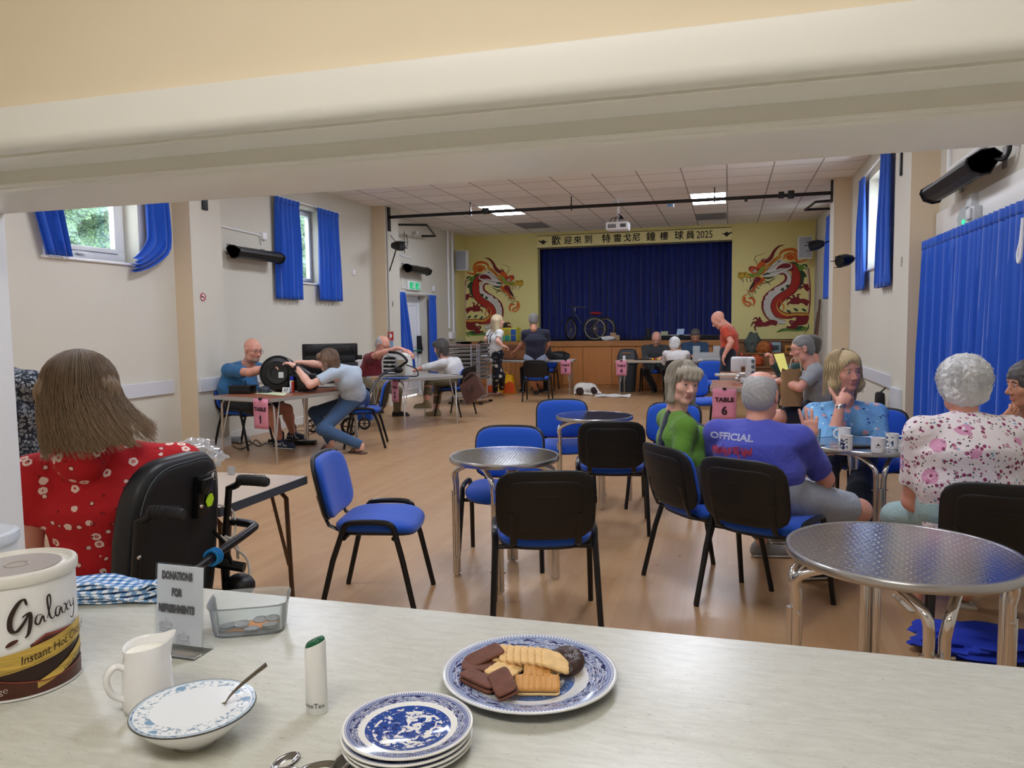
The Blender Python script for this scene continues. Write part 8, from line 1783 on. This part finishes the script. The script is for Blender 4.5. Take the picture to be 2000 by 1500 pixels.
c=J(1219,700,16.0);b=MB();b.box((c.x,16.0,.79),(.05,.04,.09),0,.006);b.box((c.x,16.0,.75),(.09,.06,.02),0,.004);tag(b.build('glue_bottle',mat('bottle_white','d9dbdd',.4)),'small white bottle on the left end of table 4','bottle')
c=J(1262,701,16.1);b=MB();b.box((c.x,16.1,.752),(.5,.2,.018),0,.006);tag(b.build('tool_wrap',BLACK),'flat black mat on table 4 before the man in grey','mat')
for k,(px,col,lb)in enumerate(((1275,'d8b020','yellow block held on table 4 by the man in grey'),(1279,'b03020','red block beside the yellow one on table 4'),(1285,'d8c040','second yellow piece on table 4 nearer the white jacket'))):
 c=J(px,703,15.95);b=MB();b.box((c.x,15.95,.765),(.035,.03,.045),.3*k,.004);tag(b.build('toy_piece',mat('toy_'+col,col,.4)),lb,'toy piece')
c=J(1380,690,16.0);t=thing('clear_organiser','clear plastic organiser box standing open on the right of table 4','organiser',(c.x,16.0,.742));CP=clear('organiser_plastic','dfe6e6',.4,.1);b=MB();b.bb(c.x-.27,c.x+.27,15.9,16.1,.742,.90,.01);b.bb(c.x-.27,c.x-.13,15.9,16.1,.90,1.03,.012);b.bb(c.x+.13,c.x+.27,15.9,16.1,.90,1.03,.012);b.bb(c.x-.27,c.x+.27,15.88,15.9,.74,.78,.004);b.build('box',CP,t)
c=J(1368,704,15.9);b=MB();b.box((c.x,15.88,.755),(.09,.05,.025),0,.003);tag(b.build('white_label',mat('label_white','d9dcdf',.6)),'small white label card before the clear organiser','label')
# ================================================================ table 6: sewing machine, books, bag, cloth
h6=.742;t=thing('sewing_machine','white sewing machine on the wooden tables beyond the TABLE 6 notice','sewing machine',(.1,9.95,h6));SM=mat('sewing_white','d3d6da',.35);ys=9.95
xa,xb=J(1427,720,ys).x,J(1475,720,ys).x;zt=J(1450,697,ys).z;W_=xb-xa
b=MB();b.bb(xa+.12,xb+.02,ys-.09,ys+.09,h6,h6+.06,.02);b.build('bed',SM,t);b=MB();b.bb(xb-.12,xb,ys-.085,ys+.085,h6+.04,zt-.005,.025);b.build('pillar',SM,t)
b=MB();b.bb(xa+.0,xb-.005,ys-.08,ys+.08,zt-.12,zt,.03);b.bb(xa,xa+.13,ys-.085,ys+.08,zt-.19,zt-.01,.03);b.build('arm',SM,t);b=MB();b.tube([(xa+.11,ys,zt-.17),(xa+.11,ys,h6+.065)],.006,6);b.box((xa+.11,ys,h6+.075),(.03,.03,.02));b.build('needle_bar',CHROME,t)
b=MB()
for k in range(3):b.tube([(xb-.03,ys-.1,zt-.05-k*.07),(xb-.03,ys-.08,zt-.05-k*.07)],.022,14)
b.build('dial',mat('dial_grey','56666e',.4),t);b=MB();b.bb(xa+.15,xb-.13,ys-.083,ys-.078,zt-.11,zt-.02);b.tube([(xa+.19,ys-.084,zt-.02),(xa+.19,ys-.084,zt-.14)],.003,5);b.build('front_plate',mat('plate_grey','bfc4c8',.4),t);b=MB();b.lathe([(0,0),(.012,0),(.012,.05),(0,.05)],(xb-.16,ys,zt),12);b.lathe([(0,0),(.018,0),(.018,.012),(0,.012)],(xb-.1,ys,zt),12);b.build('bobbin',mat('bobbin_red','b0363a',.4),t)
c=F(1460,744,h6)
for k,lb in enumerate(('lowest white book in the pile at the end of table 6','middle white book in the pile on table 6','top white book in the pile on table 6')):b=MB();b.box((c.x+.01*k,c.y+.12,h6+.018+k*.032),(.30-.02*k,.24,.028),.05*k,.003);tag(b.build('white_book',mat('book_white','d6d6d4',.6)),lb,'book','white books on table 6')
c=F(1418,737,h6);b=MB();b.box((c.x,c.y+.3,h6+.015),(.3,.2,.03),.1,.004);tag(b.build('paper_stack',mat('stack_cream','cfc7b8',.7)),'low pile of papers in front of the sewing machine','papers')
# patterned cloth and clutter on table 5
c=F(1500,724,h6);b=MB();b.grid(24,10,lambda a,cc:(c.x-.35+.8*a,10.95+.35*cc,h6+.006+.012*math.sin(a*14)*math.sin(cc*6+2)**2+.0));o=b.build('patterned_cloth',m_print('leopard_cloth','c9a46a',[(26,0,.34,'2a2018',2,.8)]),ang=80);md=o.modifiers.new('t','SOLIDIFY');md.thickness=.004;tag(o,'tan cloth with dark markings spread on the farther wooden table','cloth')
for(px,py,col,nm,lb,d)in((1520,726,'d6d6da','white_box','small white box beside the patterned cloth',(.12,.1,.05)),(1526,732,'202226','black_box','small black box near the brown paper bag',(.12,.08,.06))):c=F(px,py,h6);b=MB();b.box((c.x,11.0 if px<1522 else 10.3,h6+d[2]/2),d,.2,.004);tag(b.build(nm,mat('bx_'+col,col,.6)),lb,'box')
# brown paper bag
yb=8.15;t=thing('paper_bag','large brown paper bag on the lap of the grey-shirted person','paper bag',(0,yb,0));xa,xb=J(1524,760,yb).x,J(1566,760,yb).x;z0_,z1_=J(1540,792,yb).z,J(1540,722,yb).z;t.location=((xa+xb)/2,yb,z0_);BPm=mat('kraft_paper','8a6b48',.85,bump=.4,bscale=18,bdist=.01);cx=(xa+xb)/2;w=(xb-xa)/2
b=MB();b.grid(40,14,lambda a,cc:(lambda th:(lambda k:(cx+math.cos(th)*k*w*(1-.1*cc)+.01*math.sin(cc*8+th*2),yb+math.sin(th)*k*.09*(1-.15*cc),z0_+(z1_-z0_)*cc+.015*math.sin(th*3)*cc))((abs(math.cos(th))**5+abs(math.sin(th))**5)**-.2))(a*2*PI),True);b.build('body',BPm,t,ang=50)
b=MB();b.tube(spline([(cx-.02,yb-.07,z1_-.01),(cx,yb-.07,z1_+.11),(cx+.07,yb-.07,z1_+.10),(cx+.09,yb-.07,z1_-.01)],6),.007,6);b.build('handle',mat('bag_handle','b9a88a',.8),t)
q_=[J(1511,692,9.2),J(1531,690,9.2),J(1540,722,8.9),J(1525,728,8.9)];b=MB();b.add([q_[0],q_[1],q_[2],q_[3]],[(0,1,2,3)]);o=b.build('yellow_sheet',mat('yellow_paper','e3dc74',.8),smooth=False);md=o.modifiers.new('t','SOLIDIFY');md.thickness=.002;tag(o,'yellow sheet of paper held up over the brown paper bag','paper')
# toys and boxes on the stage steps
def S(px,z,y):return Vector((A(px,700,y).x,y,z))
stepz=[.28,.56,.84,1.11]
for(px,z,y,nm,col,lb,r)in((1470,.84,17.45,'grey_jacket','4d5650','grey-green jacket heaped on the stage steps',(.17,.12,.24)),(1490,.84,17.4,'teddy_bear','a5602c','brown soft toy on the upper stage step',(.16,.12,.13)),(1476,.56,17.15,'toy_bag','b5502c','orange-brown bag on the middle stage step',(.15,.12,.13)),(1455,.56,17.1,'red_bag','7c2a22','dark red bag left on the middle stage step',(.16,.11,.09)),(1500,.84,17.45,'red_cushion','8f3a44','dull red cushion beside the soft toy on the steps',(.09,.1,.12))):
 p=S(px,z,y);crumpled(nm,lb,nm.split('_')[-1],(p.x,y,z),r,mat('lump_'+col,col,.9,var=.25,vscale=12),int(px),26,.3)
for(px,z,y,nm,col,lb,d)in((1513,.84,17.5,'game_box','8fa6b4','pale blue game box standing on the upper step',(.24,.08,.22)),(1541,.84,17.45,'picture_frame','c78a2c','small yellow framed picture on the steps',(.16,.03,.15))):
 p=S(px,z,y);t=thing(nm,lb,nm.replace('_',' '),(p.x,y,z));b=MB();b.box((p.x,y,z+d[2]/2),d,.1,.004);b.build('box' if nm=='game_box' else 'frame',mat('gm_'+col,col,.5),t);b=MB();b.box((p.x,y-d[1]/2-.004,z+d[2]/2-.01),(d[0]*.7,.004,d[2]*.5),.1,0);b.build('picture',mat('pic_'+col,'3c4650' if nm=='game_box' else '5b3a1a',.5),t)
# brown poles leaning in the right corner
b=MB();p0,p1=J(1596,680,16.6),J(1586,595,16.9);b.tube([(XR-.22,16.2,.0+.02),(XR-.03,16.9,1.95)],.022,8);tag(b.build('wooden_pole',mat('pole_brown','5e3e2c',.6)),'brown wooden pole leaning in the right corner by the mural','pole','poles in the right corner');b=MB();b.tube([(XR-.30,16.5,.0+.02),(XR-.04,17.1,1.7)],.022,8);tag(b.build('wooden_pole',MATS['pole_brown']),'second brown pole leaning closer to the stage steps','pole','poles in the right corner')
# tall white panel left of the stage: stack behind the trolley; things by the pier on the right
t=thing('walking_frame_bag','black bag hanging on the wall rail behind the blonde woman','bag',AX(1718,790,XR-.12));c=t.location.copy();b=MB();b.pad(.14,.30,.09,lambda u,v,w:(c.x+w,c.y+u,c.z+v),crown=.01,p=3);b.build('body',mat('bag_black','1c1a18',.6),t);b=MB();b.tube([(c.x,c.y,c.z+.14),(c.x+.05,c.y-.05,c.z+.2),(c.x,c.y+.06,c.z+.12)],.008,6);b.build('strap',BLACK,t)
c=AX(1724,812,XR-.15);b=MB();b.bb(c.x-.04,c.x+.04,c.y-.12,c.y+.1,c.z-.12,c.z+.08,.02);tag(b.build('yellow_cloth',mat('cloth_yellow','c9a31c',.8)),'yellow cloth hanging by the near right pier','cloth');c=AX(1722,850,XR-.2);b=MB();b.bb(c.x-.05,c.x+.05,c.y-.12,c.y+.12,.0,c.z+.1,.02);tag(b.build('upright_case',mat('case_grey','4a463f',.7)),'grey upright case by the near right pier','case')
# blue coat on the floor, right foreground
c=F(1930,1275,0);crumpled('blue_bag','royal blue fabric bag lying on the floor at the lower right','bag',(c.x,c.y,0),(.30,.16,.06),mat('royal_blue','1430a8',.8,var=.15,vscale=9),21,48,.5)
# ================================================================ the sleeping dog and its blanket
c=F(1150,772,0)
t=thing('dog','white spaniel with brown patches curled asleep on the floor before the stage','dog',(c.x,c.y,0))
def dg(x,y,z):return Vector((c.x+x,c.y+y+.1,z))
nt=NT('dog_fur');v=nt.coord('Object');s3=nt.n('SeparateXYZ');nt.l(v,s3.inputs[0])
def blob(p,r):
 p=Vector(p);d=nt.n('VectorMath',operation='DISTANCE');nt.l(v,d.inputs[0]);d.inputs[1].default_value=p;nz=nt.math('MULTIPLY',nt.noise(v,18,3),.05);return nt.math('LESS_THAN',nt.math('ADD',d.outputs['Value'],nz),r+.025)
sp=nt.math('GREATER_THAN',nt.noise(v,40,3),.62);colr=nt.mix(nt.math('MULTIPLY',sp,.6),'d9d6ce','5a5450')
for p,r in(((-.19,-.06,.09),.10),((.13,-.12,.10),.085),((.10,-.02,.12),.07)):colr=nt.mix(blob(p,r),colr,'2c1c16')
nt.col(colr);nt.bump(nt.noise(nt.coord('Object',(1,1,1)),130,3),.5,.006);DOGM=nt.done(.9)
Pd=[ellp(dg(-.18,.05,.13),(.17,.15,.13),k=.05),ellp(dg(-.02,.08,.13),(.17,.13,.12),k=.05),ellp(dg(.06,.02,.11),(.10,.10,.09),k=.05),ellp(dg(-.20,-.04,.09),(.13,.09,.085),k=.04),cap(dg(-.2,-.10,.05),dg(.02,-.16,.03),.035,.026,k=.03),cap(dg(.02,-.16,.03),dg(.08,-.17,.025),.028,.022,k=.02),
 cap(dg(.02,.0,.06),dg(.14,-.16,.03),.035,.024,k=.03),cap(dg(.08,-.04,.12),dg(.14,-.10,.10),.06,.055,k=.04),ellp(dg(.15,-.12,.095),(.075,.065,.062),k=.03),cap(dg(.19,-.14,.075),dg(.26,-.17,.055),.038,.026,k=.02),ellp(dg(.265,-.17,.062),(.016,.014,.013),k=.005),cap(dg(-.32,.0,.06),dg(-.30,-.12,.03),.03,.016,k=.03)]
b=MB();sdf_into(b,Pd,.009);o=b.build('body',DOGM,t,ang=180);me=o.data
for s_ in(-1,1):
 b=MB();sdf_into(b,[ellp(dg(.125+.01*s_,-.12+.062*s_,.085),(.032,.018,.06),k=.01)],.007);b.build('ear',mat('ear_brown','2a1a14',.9,bump=.5,bscale=90),t,ang=180)
b=MB();b.ell(dg(.276,-.172,.064),(.011,.011,.009),10);b.build('nose',BLACK,t)
b=MB();cc=F(1180,775,0)
b.grid(40,16,lambda a,q:(cc.x-.18+.72*a-.0,cc.y-.12+.42*q*(1-.35*a),.014+.022*math.sin(a*17+q*5)*math.sin(q*PI)+.014*math.sin(a*6+2*q)**2+.02*math.exp(-((q-.9)/.1)**2)));o=b.build('dog_blanket',m_print('blanket_print','d6d4ce',[(16,0,.2,'b0aca4',3,.5)]),ang=80);md=o.modifiers.new('t','SOLIDIFY');md.thickness=.012;tag(o,'rumpled white blanket on the floor under the dog\'s nose','blanket')
